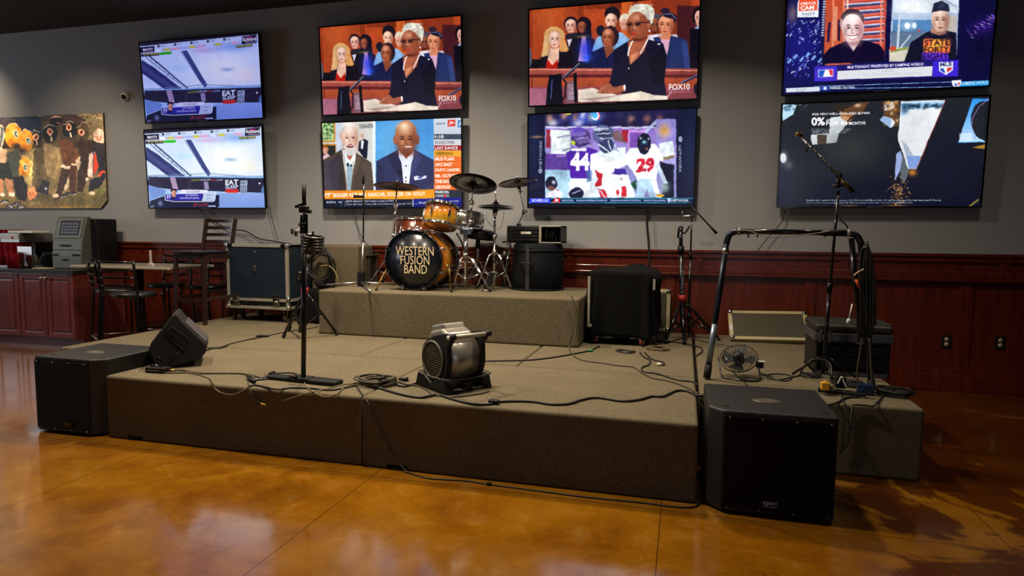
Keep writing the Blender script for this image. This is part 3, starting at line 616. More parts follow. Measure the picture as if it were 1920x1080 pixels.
    p.rect(1073, 948, 1080, 1032, '#d0d8f0'); p.text('hulu', 1088, 1008, 1130, 1006, 16, '#60d0f0'); p.text('Disney+', 1142, 1010, 1222, 1006, 34, '#f0f4ff', .01); p.text('everyone.', 1480, 985, 1596, 980, 18, '#e0e8ff', .01); p.text('abc.com', 1530, 1005, 1590, 1002, 14, '#8098ff')
    p.blur(30, 60, 1312, 850, 1, 1); p.noise(.025, 2); return p
# ---- race programme
def race():
    p = Pic(quad(TX[0], False), off=(265, 230), sc=6.354, bg='#a8c4f0')
    p.rect(30, 60, 1480, 640, '#c8dcf8', 1, '#dceafa'); p.soft(1000, 430, 330, 190, '#fbfbf4', .95); p.soft(1150, 180, 230, 50, '#7ca4e4', .8); p.soft(800, 210, 160, 30, '#b8a0d8', .6); p.soft(500, 400, 140, 40, '#b8dcf8', .8); p.soft(760, 210, 60, 20, '#e0b0d0', .6); p.soft(250, 520, 160, 60, '#b8d0f8', .7); p.soft(1280, 520, 120, 90, '#fff4e8', .8)
    p.soft(1060, 440, 65, 22, '#8cb0d4', .95); p.soft(1060, 400, 50, 22, '#ffffff', .9)
    p.poly([(60,290),(190,370),(480,600),(640,720),(440,720),(60,440)], '#30346c'); p.poly([(60,330),(470,640),(560,720),(500,720),(60,400)], '#4c508c', .7)
    p.line([(150,245),(600,640)], 16, '#34406c'); p.line([(110,260),(520,600)], 7, '#4a5684'); p.line([(375,450),(320,530)], 5, '#5a6894')
    for k in range(7): t = k/7; p.line([(180+t*370, 275+t*320), (168+t*355, 300+t*300)], 5, '#46527e')
    p.poly([(530,205),(590,200),(830,610),(800,640),(780,620)], '#3c4680'); p.line([(520,210),(760,590)], 6, '#5a6898')
    p.line([(80,630),(800,605),(1450,650)], 8, '#6888a8'); p.poly([(80,635),(1460,630),(1460,670),(80,650)], '#8cb4e4'); p.poly([(90,645),(1460,660),(1460,835),(440,800),(80,760)], '#28243e'); p.rect(560, 660, 600, 800, '#3a3048', .6)
    p.poly([(85,740),(300,800),(280,860),(110,920)], '#7090d0'); p.poly([(900,840),(1470,830),(1475,1010),(880,1010)], '#8ca8e4', 1, '#7c98dc'); p.poly([(110,930),(300,860),(930,860),(930,1000),(860,1020),(100,1030)], '#161a38')
    p.poly([(345,655),(405,650),(440,785),(380,790)], '#c8a8c8', .9); p.poly([(745,705),(795,705),(808,795),(758,790)], '#b8a8d0', .9)
    for k in range(4):
        p.line([(362+k*8, 680+k*26), (405+k*8, 674+k*26)], 6, '#584878'); p.line([(752+k*3, 722+k*20), (792+k*3, 720+k*20)], 5, '#584878')
    p.text('WIN EXTRA', 600, 696, 705, 694, 22, '#c8d040'); p.text('EATSLEEP', 712, 694, 820, 692, 22, '#e0e8ff'); p.text('RACE', 824, 694, 880, 692, 22, '#e04040'); p.text('.com', 884, 692, 970, 690, 16, '#c8d8ff')
    p.text('EAT', 1002, 742, 1155, 736, 60, '#e8f4ff', .03); p.text('SLEEP', 1004, 785, 1155, 782, 40, '#d8e4ff', .02); p.rect(1005, 790, 1158, 832, '#e03c38'); p.text('RACE', 1010, 828, 1152, 828, 34, '#c02028', .03)
    p.poly([(1180,690),(1265,684),(1256,834),(1180,838)], '#a8b8d0')
    for k, t in enumerate(['FAST', 'KIDS', 'RIDE']): p.text(t, 1188, 735+k*48, 1252, 733+k*48, 38, '#28305c', .02)
    p.ell(1408, 722, 10, 10, '#f0f8ff'); p.poly([(1430,790),(1460,740),(1470,850),(1430,830)], '#5878b0')
    p.photo(30, 200, 1480, 1060, .6, .03, 40, 61)
    # dashboard tiles
    p.poly([(460,810),(500,796),(790,800),(800,830),(745,845),(460,845)], '#e0e0f4'); p.text('ON BOARD', 545, 836, 700, 830, 24, '#505878')
    p.poly([(285,870),(290,855),(740,842),(720,925),(300,925)], '#28249c'); p.text('77', 305, 908, 355, 906, 42, '#ffffff', .02); p.text('JOE GRAF JR.', 530, 878, 685, 876, 22, '#f0f0ff', .015); p.text('CHAD BRYANT RACING', 460, 908, 690, 906, 20, '#e8e8ff', .01); p.poly([(750,838),(880,830),(880,930),(722,935)], '#b8c8e4')
    p.line([(285,870),(290,922),(400,938),(860,938),(885,900),(880,826),(760,822)], 7, '#e8e8ff'); p.line([(780,862),(830,860)], 9, '#7888a8'); p.line([(780,902),(830,900)], 9, '#7888a8')
    p.ell(390, 810, 38, 26, '#201830'); p.face(390, 845, 28, 40, '#e0a08c', '#a06050'); p.poly([(350,910),(385,880),(425,905)], '#141428')
    p.text('JR', 620, 1010, 680, 1000, 46, '#902838', .04); p.text('RACING', 690, 1000, 800, 990, 36, '#902838', .03); p.rect(800, 985, 890, 1000, '#c8d8ff', .8); p.soft(230, 960, 25, 30, '#c0d0ff', .6); p.text('27', 110, 1015, 155, 1010, 26, '#c8e0ff')
    # top graphics
    p.poly([(40,95),(1420,40),(1420,60),(1228,66),(50,135)], '#241c34'); p.poly([(220,130),(1228,68),(1222,115),(215,180)], '#c4d4f0')
    for k in range(5):
        x = 250+k*193; y = 142-k*11; p.rect(x, y-13, x+24, y+14, '#141c30'); p.text('PLAYER', x+30, y+8, x+90, y+5, 15, '#28344c')
    p.poly([(215,180),(1225,120),(1222,150),(215,208)], '#b4b0e0')
    for k, c in enumerate(['#f0f0ff','#c8c838','#e8a0b8','#9cb8f0','#d4c83c','#e0a8c8','#d0d8f8','#c8c83c','#a8c0f0','#e8a8c0']): x = 222+k*100; y = 192-k*6; p.rect(x, y-14, x+70, y+12, c)
    p.poly([(45,145),(215,136),(212,205),(45,212)], '#1c1838'); p.text('MAVTV', 78, 192, 195, 186, 30, '#f4ecf8', .03); p.line([(80,202),(195,196)], 4, '#d0b8d8')
    p.poly([(1240,72),(1412,62),(1415,155),(1235,160)], '#18142c'); p.text('Richmond', 1250, 130, 1405, 124, 44, '#ffffff', .02); p.poly([(1270,92),(1340,76),(1380,84),(1300,96)], '#c02888'); p.line([(1280,142),(1405,138)], 5, '#c8b8e0')
    p.poly([(55,222),(270,214),(268,248),(55,254)], '#2c2438'); p.text('41 OF 250 LAPS', 82, 242, 262, 236, 20, '#d8d040', .02); p.poly([(272,214),(414,208),(414,238),(270,244)], '#2cb828')
    p.poly([(1168,170),(1365,162),(1360,190),(1165,200)], '#30283c'); p.text('BEHIND LEADER', 1172, 192, 1360, 185, 20, '#d8d848', .02)
    p.blur(30, 250, 1480, 640, 2, 1); p.noise(.02, 4); return p
# ---- baseball programme
def baseball():
    p = Pic(quad(TX[3], True), off=(1460, 0), sc=4.571, bg='#101048'); rs = random.Random(12)
    p.rect(0, -150, 1920, 900, '#0c0c3c'); p.soft(200, 400, 200, 300, '#1c1c80', .8); p.soft(1750, 300, 160, 300, '#0a0a28', .8); p.soft(1750, 230, 120, 80, '#38188c', .5); p.soft(120, 120, 40, 80, '#a08880', .6)
    for k in range(130):
        x, y = rs.uniform(70, 370), rs.uniform(170, 650); s_ = rs.uniform(4, 11)
        if 370 < y < 470 and x < 240: continue
        p.poly([(x-s_, y+s_*.9), (x+s_*.6, y-s_*.9), (x+s_*1.2, y-s_*.2), (x-s_*.4, y+s_*1.6)], rs.choice(['#9cb4f0','#6484e0','#c8d8ff','#4c50d8','#5c68e8']), .9)
    for k in range(6): x, y = 90+k*52, 520-((k*37) % 60); p.poly([(x-18,y+14),(x+14,y-22),(x+24,y-6),(x-4,y+26)], '#7ca8e8')
    for k in range(46):
        t = rs.random(); x = 1590+t*250; y = 290-t*150+rs.gauss(0, 24); p.poly([(x,y),(x+22,y+10),(x+28,y+18),(x+6,y+8)], rs.choice(['#b078e0','#7c4ce0','#e8b8f0','#5c3cc0']), .9)
    # left panel
    p.poly([(375,-60),(935,-90),(905,530),(372,550)], '#14163c'); p.poly([(405,-60),(925,-90),(905,525),(385,545)], '#c04838'); p.rect(400, -60, 620, 560, '#c4482c', 1, '#cc6040')
    for k in range(7):
        y = -30+k*62; p.poly([(560,y+6),(900,y-20),(898,y+12),(560,y+38)], '#3c3c68'); p.line([(560,y+10),(900,y-14)], 12, '#ccd4f0'); p.line([(560,y+44),(900,y+18)], 12, '#e86858')
    for x in (470, 560, 590, 880): p.line([(x,-60),(x-8,420)], 16, '#e88868' if x != 590 else '#f0c0b0')
    p.line([(435,190),(422,360)], 24, '#301440'); p.line([(520,170),(512,350)], 22, '#2c1438'); p.line([(488,60),(475,350)], 34, '#e09070')
    for k in range(14): p.rect(380-k*1.2, 10+k*22, 402-k*1.2, 22+k*22, '#c8ccf0')
    p.poly([(385,470),(440,410),(580,350),(700,340),(860,380),(905,440),(905,525),(380,548)], '#10082a'); p.poly([(575,350),(700,340),(640,440)], '#e0c4c8'); p.poly([(560,350),(640,450),(580,400)], '#2a1a44')
    p.ell(630, 170, 100, 95, '#3a2838'); p.ell(635, 250, 95, 120, '#e8c8c8'); p.ell(540, 210, 16, 50, '#c89898'); p.face(632, 245, 90, 125, '#f0d4d0', '#a87078', brow='#38202c', mouth='#c07880', mo=.02, lit='#ffffff'); p.poly([(592,302),(680,296),(658,332),(614,334)], '#fbf4f4'); p.line([(586,300),(610,306),(660,303),(686,294)], 7, '#702c40'); p.line([(600,325),(632,342),(668,322)], 5, '#a05060'); p.soft(570,270,14,30,'#b88488',.7); p.soft(700,262,14,30,'#b88488',.7); p.soft(630, 140, 60, 25, '#fff0f0', .7)
    # right panel
    p.poly([(975,-90),(1548,-110),(1520,500),(945,528)], '#a8bcd8'); p.rect(980, -100, 1540, 110, '#d4dce8', 1, '#c8d8e8'); p.soft(1150, 60, 130, 60, '#f4f4f0', .9)
    p.line([(1240,-20),(1520,110)], 10, '#f0f4ff'); p.line([(1300,-60),(1520,60)], 6, '#506080'); p.line([(1440,-80),(1380,60)], 5, '#506080'); p.rect(975, 170, 1310, 280, '#3870a8', .8); p.soft(1100, 220, 60, 40, '#e0ecf4', .6); p.rect(960, 270, 1250, 420, '#4c6480', .8); p.ell(1100, 220, 22, 26, '#f0f4f8'); p.ell(1160, 218, 20, 26, '#e0ecf4'); p.rect(1185, 255, 1210, 270, '#d03848')
    p.line([(1035,120),(1015,420)], 18, '#c8d4e0'); p.line([(1130,300),(1040,410)], 8, '#e8f0f8'); p.poly([(945,420),(1120,400),(1080,525),(945,528)], '#d8d0c0'); p.poly([(950,435),(1110,400),(1105,420),(960,450)], '#7c9838'); p.ell(975, 415, 30, 20, '#c84838'); p.rect(1430, 130, 1520, 280, '#c0b8b0')
    p.poly([(1075,525),(1130,360),(1260,280),(1310,260),(1430,260),(1520,280),(1520,500)], '#101228'); p.poly([(1310,240),(1430,220),(1430,285),(1370,300),(1300,280)], '#c09078')
    p.ell(1378, 170, 74, 100, '#dcb4a0'); p.face(1380, 175, 72, 105, '#e0b8a4', '#8c5c50', brow='#503830', mouth='#a86058', lit='#fff0e0'); p.poly([(1305,110),(1325,30),(1390,5),(1450,40),(1462,100),(1380,90)], '#20243c'); p.soft(1390, 50, 30, 20, '#384060', .8)
    p.rect(1240, 335, 1462, 400, '#e89038', 1, '#f0b040'); p.rect(1238, 400, 1462, 450, '#f0a838', 1, '#d05030'); p.rect(1225, 450, 1450, 512, '#6c38c8', 1, '#5024d0'); p.soft(1270, 370, 30, 40, '#e83c40', .7); p.soft(1440, 380, 30, 40, '#e84840', .6)
    p.text('STATE', 1248, 395, 1460, 388, 52, '#100c20', .015); p.text('FORTY', 1244, 452, 1456, 446, 52, '#100c20', .015); p.text('EIGHT', 1232, 508, 1452, 502, 48, '#100c20', .015)
    p.photo(375, -100, 1540, 540, .8, .08, 26, 71)
    # camera bug
    p.poly([(160,150),(165,20),(200,-40),(300,-45),(345,10),(340,148)], '#e8ecf4'); p.poly([(172,98),(178,5),(205,-35),(295,-40),(335,5),(330,90)], '#e8502c'); p.text('HOME PLATE', 188, 48, 318, 42, 26, '#fff0e8', .03); p.text('CAM', 188, 90, 305, 84, 36, '#fff0e8', .04); p.text('7:NTT', 200, 138, 312, 134, 24, '#485068', .01)
    # lower third
    p.poly([(300,565),(1545,510),(1540,655),(300,700)], '#1c1868'); p.poly([(310,572),(500,565),(498,690),(308,696)], '#4430c8'); p.poly([(1320,525),(1535,516),(1532,650),(1316,655)], '#3c24d0'); p.text('MLB TONIGHT PRESENTED BY CAMPING WORLD', 590, 588, 1238, 560, 24, '#f4f0ff', .03)
    p.poly([(505,608),(1316,566),(1310,650),(500,682)], '#dcdce4'); p.text('A-ROD', 880, 618, 985, 614, 18, '#a8a8b4'); p.text('ALL TIME CAREER LEADERS', 720, 650, 1220, 632, 16, '#b4b4bc')
    p.poly([(340,598),(468,592),(468,655),(340,662)], '#f4f4fa'); p.poly([(345,602),(400,600),(380,658),(345,658)], '#2058c0'); p.poly([(410,598),(464,596),(464,650),(440,640)], '#d83440'); p.poly([(400,600),(430,602),(445,650),(385,655),(395,625)], '#f4f4fa')
    p.poly([(1372,534),(1492,528),(1490,600),(1430,642),(1372,606)], '#f0f0f8'); p.poly([(1385,585),(1410,582),(1425,620),(1415,628),(1380,602)], '#2858c0'); p.poly([(1440,580),(1482,576),(1478,596),(1440,622)], '#d83440'); p.text('MLB', 1382, 572, 1482, 566, 36, '#183068', .02)
    p.line([(300,740),(1500,700)], 4, '#8cb8e8'); p.line([(60,765),(1800,738)], 4, '#8cb8e8'); p.poly([(65,755),(352,742),(352,780),(65,790)], '#d4dce8'); p.text('NL EAST', 150, 776, 240, 770, 16, '#889098'); p.poly([(360,742),(435,738),(435,772),(360,776)], '#2840a8'); p.ell(398, 755, 14, 14, '#d8e8ff'); p.text('PAREDES / BELTRAN', 440, 764, 650, 756, 22, '#e8f0ff', .02)
    p.poly([(1540,700),(1800,688),(1798,735),(1530,745)], '#1c90d8'); p.text('CAMPING WORLD', 1562, 730, 1790, 718, 28, '#d8f4ff', .01); p.poly([(1482,690),(1560,684),(1558,724),(1520,752),(1484,728)], '#f0f0f8'); p.poly([(1500,715),(1520,712),(1525,740),(1515,742)], '#2858c0'); p.poly([(1532,708),(1552,706),(1545,724),(1530,734)], '#d83440')
    p.blur(375, -60, 1540, 525, 1, 1); p.noise(.03, 6); return p
# ---- car advertisement
def advert():
    p = Pic(quad(TX[3], False), off=(1450, 180), sc=4.571, bg='#16181e'); rs = random.Random(4)
    p.rect(0, 0, 1920, 1006, '#22252a', 1, '#0c0e22'); p.soft(700, 500, 300, 180, '#2c3030', .8); p.soft(1500, 600, 200, 300, '#141828', .8)
    p.poly([(80,75),(300,80),(85,210)], '#b8e0f4'); 
    for k in range(12): p.soft(rs.uniform(90,200), rs.uniform(85,120), 14, 10, rs.choice(['#184058','#e8f4ff','#306078']), .8)
    p.poly([(200,80),(300,78),(170,160)], '#1c2428'); p.poly([(600,120),(720,60),(820,50),(760,140),(600,200)], '#6c4424', .8); p.soft(720, 80, 30, 14, '#e8c8a8', .9); p.poly([(470,100),(620,60),(700,70),(560,140)], '#30241c', .7)
    p.poly([(490,190),(610,170),(670,200),(560,320),(540,400),(330,420),(320,340),(330,330),(480,320)], '#e4ecf0'); p.poly([(375,330),(460,330),(455,412),(375,415)], '#4c3c30'); p.poly([(560,130),(700,170),(640,230),(580,190)], '#c07838', .7); p.line([(620,230),(720,140)], 14, '#201814')
    p.rect(940, 50, 1075, 260, '#58402c'); p.poly([(945,55),(1030,52),(1030,110),(950,130)], '#c8dcf0'); 
    for k in range(26): p.soft(rs.uniform(940,1070), rs.uniform(55,220), 14, 14, rs.choice(['#d08838','#7c4c20','#e0b888','#2c2018']), .8)
    p.poly([(905,205),(940,170),(1010,190),(1030,250),(1000,278)], '#98b4dc'); p.poly([(1000,278),(1040,230),(1010,190)], '#e8e8f0')
    p.poly([(1090,50),(1468,35),(1360,290),(1265,510),(1225,630),(1150,625),(1100,480),(1065,380)], '#e8ecf0', 1, '#e0e4e8'); p.poly([(1095,60),(1460,45),(1430,100),(1180,110),(1090,180)], '#a8d4f4')
    for k in range(40): x = rs.uniform(1090,1440); p.soft(x, 70+rs.uniform(0,34), 16, 10, rs.choice(['#18344c','#101c28','#306090']), .8)
    p.soft(1125, 120, 30, 30, '#405c78', .9); p.poly([(1100,380),(1150,430),(1200,510),(1130,510)], '#98a8c0', .8); p.poly([(1130,512),(1262,512),(1225,630),(1160,625)], '#7c98d4'); p.line([(1468,40),(1360,290),(1225,630)], 5, '#a84828')
    p.soft(1190, 655, 34, 28, '#c07828', 1); p.poly([(1050,500),(1085,470),(1110,560),(1080,640),(1035,720),(1045,600)], '#98a8d8'); p.poly([(1100,500),(1160,640),(1120,750),(1080,700)], '#606c70', .9)
    for k in range(90): p.soft(1070+rs.gauss(0, 40), 820+rs.gauss(0, 50), 7, 5, rs.choice(['#b87838','#7c4c20','#e0b070']), .8)
    p.soft(650, 940, 70, 8, '#785028', .8); p.soft(1050, 940, 90, 10, '#a06828', .8)
    p.poly([(1705,25),(1840,22),(1810,395),(1580,398)], '#2c90e8', 1, '#b8d8f8'); p.rect(1590, 320, 1700, 396, '#f0f8ff', .5); p.ell(1810, 210, 122, 170, '#20222a'); p.poly([(1805,120),(1860,40),(1860,400),(1800,385)], '#1a1c24'); p.line([(1580,397),(1815,390)], 7, '#58b8f0'); p.line([(1840,22),(1760,90),(1705,190),(1690,290),(1730,375)], 4, '#a890d8')
    p.poly([(1705,440),(1810,415),(1808,455)], '#a87c28'); p.soft(90, 530, 26, 42, '#f8fcff', 1.); p.soft(130, 590, 40, 40, '#6c7478', .7); p.ell(85, 530, 24, 38, '#ffffff')
    p.photo(60, 20, 1860, 1000, 1.6, .06, 34, 81); p.soft(640, 400, 240, 160, '#363a38', .5); p.soft(60, 800, 60, 200, '#0c1030', .7)
    p.text('FOR VERY WELL-QUALIFIED BUYERS', 335, 172, 825, 160, 22, '#f8f8ff', .02); p.text('0%', 328, 256, 442, 254, 70, '#ffffff', .03); p.text('APR', 452, 222, 500, 222, 22, '#f8f8ff', .02); p.text('FOR 84', 452, 254, 636, 250, 34, '#f8f8ff', .02); p.text('MONTHS', 648, 250, 788, 246, 26, '#f8f8ff', .02)
    for k in range(3): p.text('Available on select models, excludes others', 328, 292+k*15, 660-k*20, 290+k*15, 10, '#e8f0ff', .005)
    p.text('Excludes other incentives. Monthly payment is $11.90 for every $1,000 you finance. Example down payment 8.7%. Must finance with GM Financial.', 288, 902, 1440, 902, 17, '#e0f0ff', .0)
    p.text('Some customers may not qualify. Not available with lease and some other offers. Take new retail delivery by 6/1/20.', 288, 922, 1190, 922, 15, '#c8dcf4', .0)
    p.line([(1670,950),(1755,885)], 12, '#8c7c38'); p.noise(.02, 9); return p
EM = 1.08
S_BR = pic_mat('screen_bright', EM); S_DIM = pic_mat('screen_blue_tinted', EM, (.5, .5, .78))
r_, s_ = tv(TX[0], False, 'leftmost lower television, bright view from a race car cockpit', pic=race(), mat_=S_BR)
r2, s2 = tv(TX[0], True, 'leftmost upper television, darker view from a race car cockpit', pic_obj=s_)
s2.material_slots[0].link = 'OBJECT'; s2.material_slots[0].material = S_DIM
r3, s3 = tv(TX[2], True, 'upper television showing a courtroom witness, second from the right', pic=court(), mat_=S_BR)
tv(TX[1], True, 'upper television showing a courtroom witness, beside the race screen', pic_obj=s3)
tv(TX[1], False, 'lower television showing two men in suits above an orange banner', pic=debate(), mat_=S_BR)
tv(TX[2], False, 'lower television showing football players numbered 44 and 29', pic=football(), mat_=S_BR)
tv(TX[3], True, 'rightmost upper television, two men side by side on a baseball show', pic=baseball(), mat_=S_BR)
tv(TX[3], False, 'rightmost lower television, mostly dark car advert with 0% text', pic=advert(), mat_=S_BR)

# ---- football poster
def poster():
    a, b, c, d = P(-28, 227.5, 'y', 6.49), P(193, 211.5, 'y', 6.49), P(197, 391, 'y', 6.49), P(-28, 394, 'y', 6.49)
    x0, x1 = -9.02, b.x; z0, z1 = 1.655, 2.83
    q = [Q((x0, 6.49, z1)), Q((x1, 6.49, z1)), Q((x1, 6.49, z0)), Q((x0, 6.49, z0))]
    p = Pic(q, 320, 200, off=(0, 200), sc=5.4, bg='#3a3020'); rs = random.Random(21)
    p.rect(-300, 60, 1100, 1100, '#6c6048'); p.rect(-300, 100, 450, 420, '#141018'); p.rect(150, 110, 420, 260, '#1c2440'); p.rect(-200, 120, 150, 240, '#403848'); p.rect(420, 80, 1060, 420, '#3c342c'); p.rect(780, 70, 1060, 330, '#786c54')
    p.soft(330, 620, 120, 180, '#f4e090', 1.); p.soft(520, 600, 120, 220, '#b09468', .8); p.soft(560, 760, 60, 80, '#c8b860', .8); p.rect(-300, 900, 1080, 1100, '#6c5c34', 1, '#5a4824'); p.poly([(300,880),(1070,880),(1070,1010),(300,960)], '#5c5434'); p.soft(350, 980, 120, 20, '#a08c60', .8); p.soft(1000, 850, 80, 40, '#708040', .7); p.soft(620, 1015, 300, 14, '#b09050', .6)  # pale yellow patch is a glow of light painted into the print
    # dark uniformed men
    for x0_, w_, c_ in ((340,120,'#4c4430'),(450,110,'#5c5040'),(520,90,'#6c6048')): p.poly([(x0_,430),(x0_+w_,430),(x0_+w_*.8,760),(x0_+w_*.3,860),(x0_-20,850)], c_, .8)
    p.ell(575, 140, 70, 45, '#14141c'); p.line([(510,120),(560,95),(640,110)], 10, '#e0a898'); p.poly([(620,100),(780,90),(860,130),(840,200),(640,190)], '#3a2c2c')
    for k in range(14): x, y = rs.uniform(500,1040), rs.uniform(80,170); p.line([(x,y),(x+rs.uniform(30,70), y+rs.uniform(-20,20))], 9, rs.choice(['#e0b8a8','#2a2428','#c87858','#d8ccc0']), .7)
    for cx, cy, rx, ry in ((365,310,62,70),(505,270,75,95),(705,230,80,85),(840,260,60,110)):
        p.ell(cx, cy, rx, ry, '#16161c' if cx != 840 else '#4c4034'); p.line([(cx-rx*.8, cy-ry*.5), (cx-rx*.2, cy-ry*.98), (cx+rx*.6, cy-ry*.8)], 7, '#d8ccc0', .8)
    for cx, cy in ((362,308),(502,250),(695,208),(822,258)): p.ell(cx, cy, 30, 36, '#e8b8a0'); p.ell(cx, cy, 19, 24, '#c05838'); p.ell(cx+3, cy, 12, 17, '#1c1820')
    for cx, cy in ((375,370),(520,325),(712,290)): p.line([(cx-6,cy-25),(cx+4,cy+22)], 16, '#e0d0b8')
    for k in range(5): p.line([(470+k*20, 380+k*14), (520+k*22, 440+k*8), (570, 470)], 4, '#4c4430'); p.line([(700+k*12, 360+k*22), (800, 370+k*18)], 4, '#241c18')
    p.poly([(440,370),(600,420),(610,600),(560,740),(480,700),(440,520)], '#a08c68', .8); p.poly([(590,330),(700,340),(800,470),(760,600),(640,600),(610,420)], '#5c3c28'); p.poly([(800,330),(900,340),(960,440),(900,640),(830,860),(770,850),(790,600)], '#30241c'); p.poly([(620,610),(710,610),(690,720),(600,930),(540,950),(590,760)], '#3c2c24'); p.poly([(700,600),(780,600),(760,860),(710,860)], '#4a3024')
    p.poly([(600,590),(710,600),(700,630),(610,612)], '#e8dcd0'); p.line([(720,580),(780,590)], 12, '#e8dcd0'); p.poly([(760,560),(800,500),(820,560),(790,650)], '#b8a8a0'); p.poly([(600,470),(560,640),(600,600)], '#c0a478')
    p.poly([(900,470),(960,450),(940,700),(880,710)], '#c8b8c0'); p.poly([(940,470),(975,460),(990,600),(960,690),(940,690)], '#d04028'); p.line([(945,460),(940,700)], 8, '#1c2440'); p.poly([(970,460),(1060,440),(1065,720),(1000,820),(900,860),(900,740),(1000,700)], '#20202c'); p.ell(1000, 310, 58, 85, '#d8c0b8'); p.line([(960,300),(1000,350),(1030,290)], 12, '#c06850'); p.line([(1000,700),(1020,660),(1060,650)], 22, '#e04830'); p.poly([(930,340),(1050,380),(1050,500),(960,480)], '#28242c')
    for cx, cy in ((560,900),(640,905),(690,880),(750,880),(930,875)): p.ell(cx, cy, 34, 20, rs.choice(['#d07858','#20202c','#c8b8a8'])); p.line([(cx-26,cy+14),(cx+26,cy+6)], 6, '#e0d0c0')
    p.poly([(860,720),(900,730),(880,750)], '#e0d8d0'); p.poly([(360,860),(440,740),(500,760),(490,890)], '#2c2c3c'); p.ell(465, 825, 12, 12, '#d0d8e8'); p.poly([(640,830),(690,700),(700,800),(660,850)], '#c8bca8')
    # gold helmets
    p.poly([(-60,180),(30,180),(50,300),(20,440),(-60,430)], '#d8ccc0'); p.poly([(0,200),(40,220),(20,400),(0,420)], '#5c6878')
    for cx, cy, rx, ry in ((135,290,85,125),(265,345,70,118),(240,600,62,100)):
        p.ell(cx, cy, rx, ry, '#e89c18'); p.soft(cx-rx*.2, cy-ry*.5, rx*.5, ry*.3, '#ffd060', .9); p.soft(cx-rx*.3, cy+ry*.6, rx*.6, ry*.3, '#b86808', .8); p.line([(cx-rx*.8, cy-ry*.6), (cx-rx*.1, cy-ry), (cx+rx*.7, cy-ry*.75)], 8, '#f4ead0')
    for cx, cy in ((162,275),(290,345),(260,610)): p.ell(cx, cy, 27, 40, '#f4f0e4', rot=-.15); p.ell(cx+2, cy, 17, 28, '#204030', rot=-.15); p.ell(cx+6, cy, 9, 17, '#e8ecd8', rot=-.15)
    p.ell(110, 340, 14, 14, '#a04818'); p.soft(160, 400, 40, 30, '#181010', .95); p.soft(230, 450, 50, 30, '#181014', .95); p.soft(200, 520, 24, 24, '#2c1c18', .9)
    for k in range(4): p.line([(120+k*20,380),(150+k*22,460)], 6, '#20181c'); p.line([(170,440+k*12),(250,470+k*10)], 5, '#5c5058')
    p.poly([(80,460),(180,440),(200,520),(190,700),(60,690)], '#38403c'); p.poly([(0,440),(70,430),(60,560),(0,570)], '#c8a890'); p.poly([(-60,570),(90,560),(130,730),(20,740),(-60,720)], '#1c2420'); p.poly([(50,720),(120,740),(145,890),(90,910)], '#b07c5c'); p.poly([(-10,720),(30,740),(45,900),(0,910)], '#b07c5c'); p.poly([(120,700),(230,700),(300,860),(260,960),(170,930)], '#201c20')
    p.poly([(280,830),(350,800),(370,860),(350,920),(300,940),(275,880)], '#d89468'); 
    for k in range(4): p.line([(300+k*16,860),(310+k*14,930)], 8, '#a86440')
    for cx, cy in ((45,960),(175,980),(105,1010),(210,1010)): p.ell(cx, cy, 42, 26, '#202028'); p.line([(cx-34,cy+16),(cx+34,cy+10)], 8, '#e8e0d8'); p.line([(cx-20,cy-10),(cx+24,cy-4)], 8, '#c8c0c0')
    p.rect(10, 870, 50, 905, '#e8e0d0'); p.rect(100, 870, 150, 905, '#e8e0d0'); p.photo(-300, 40, 1100, 1100, 3., .24, 14, 91); p.photo(-300, 40, 1100, 1100, 1., .15, 8, 95); p.blur(-40, 60, 1070, 1050, 1, 1); p.noise(.06, 15)
    W_, H_ = x1-x0, z1-z0; k = .10
    cl = lambda u, v: ~(((1-u)*W_+(1-v)*H_ < k) | ((u*W_+(1-v)*H_) < k))
    f = MB(); f.prism([(x0, 6.49, z1), (x1, 6.49, z1), (x1, 6.49, z0+k), (x1-k, 6.49, z0), (x0+k, 6.49, z0), (x0, 6.49, z0+k)], (0, .02, 0))
    o = f.build('football_poster', mat('poster_edge', '#5a5040', .6), loc=(0,0,0)); tag(o, 'mounted football poster with yellow and black helmets, left of the televisions', 'poster')
    pr = p.mesh('printed_picture', (x0, 6.4885, z1), (W_, 0, 0), (0, 0, -H_), pic_mat('lit_poster_print', None, (3.0, 2.7, 2.3), rough=.55), clip=cl, parent=o)  # warm tint lifts the print's colours in place of spotlight
poster()
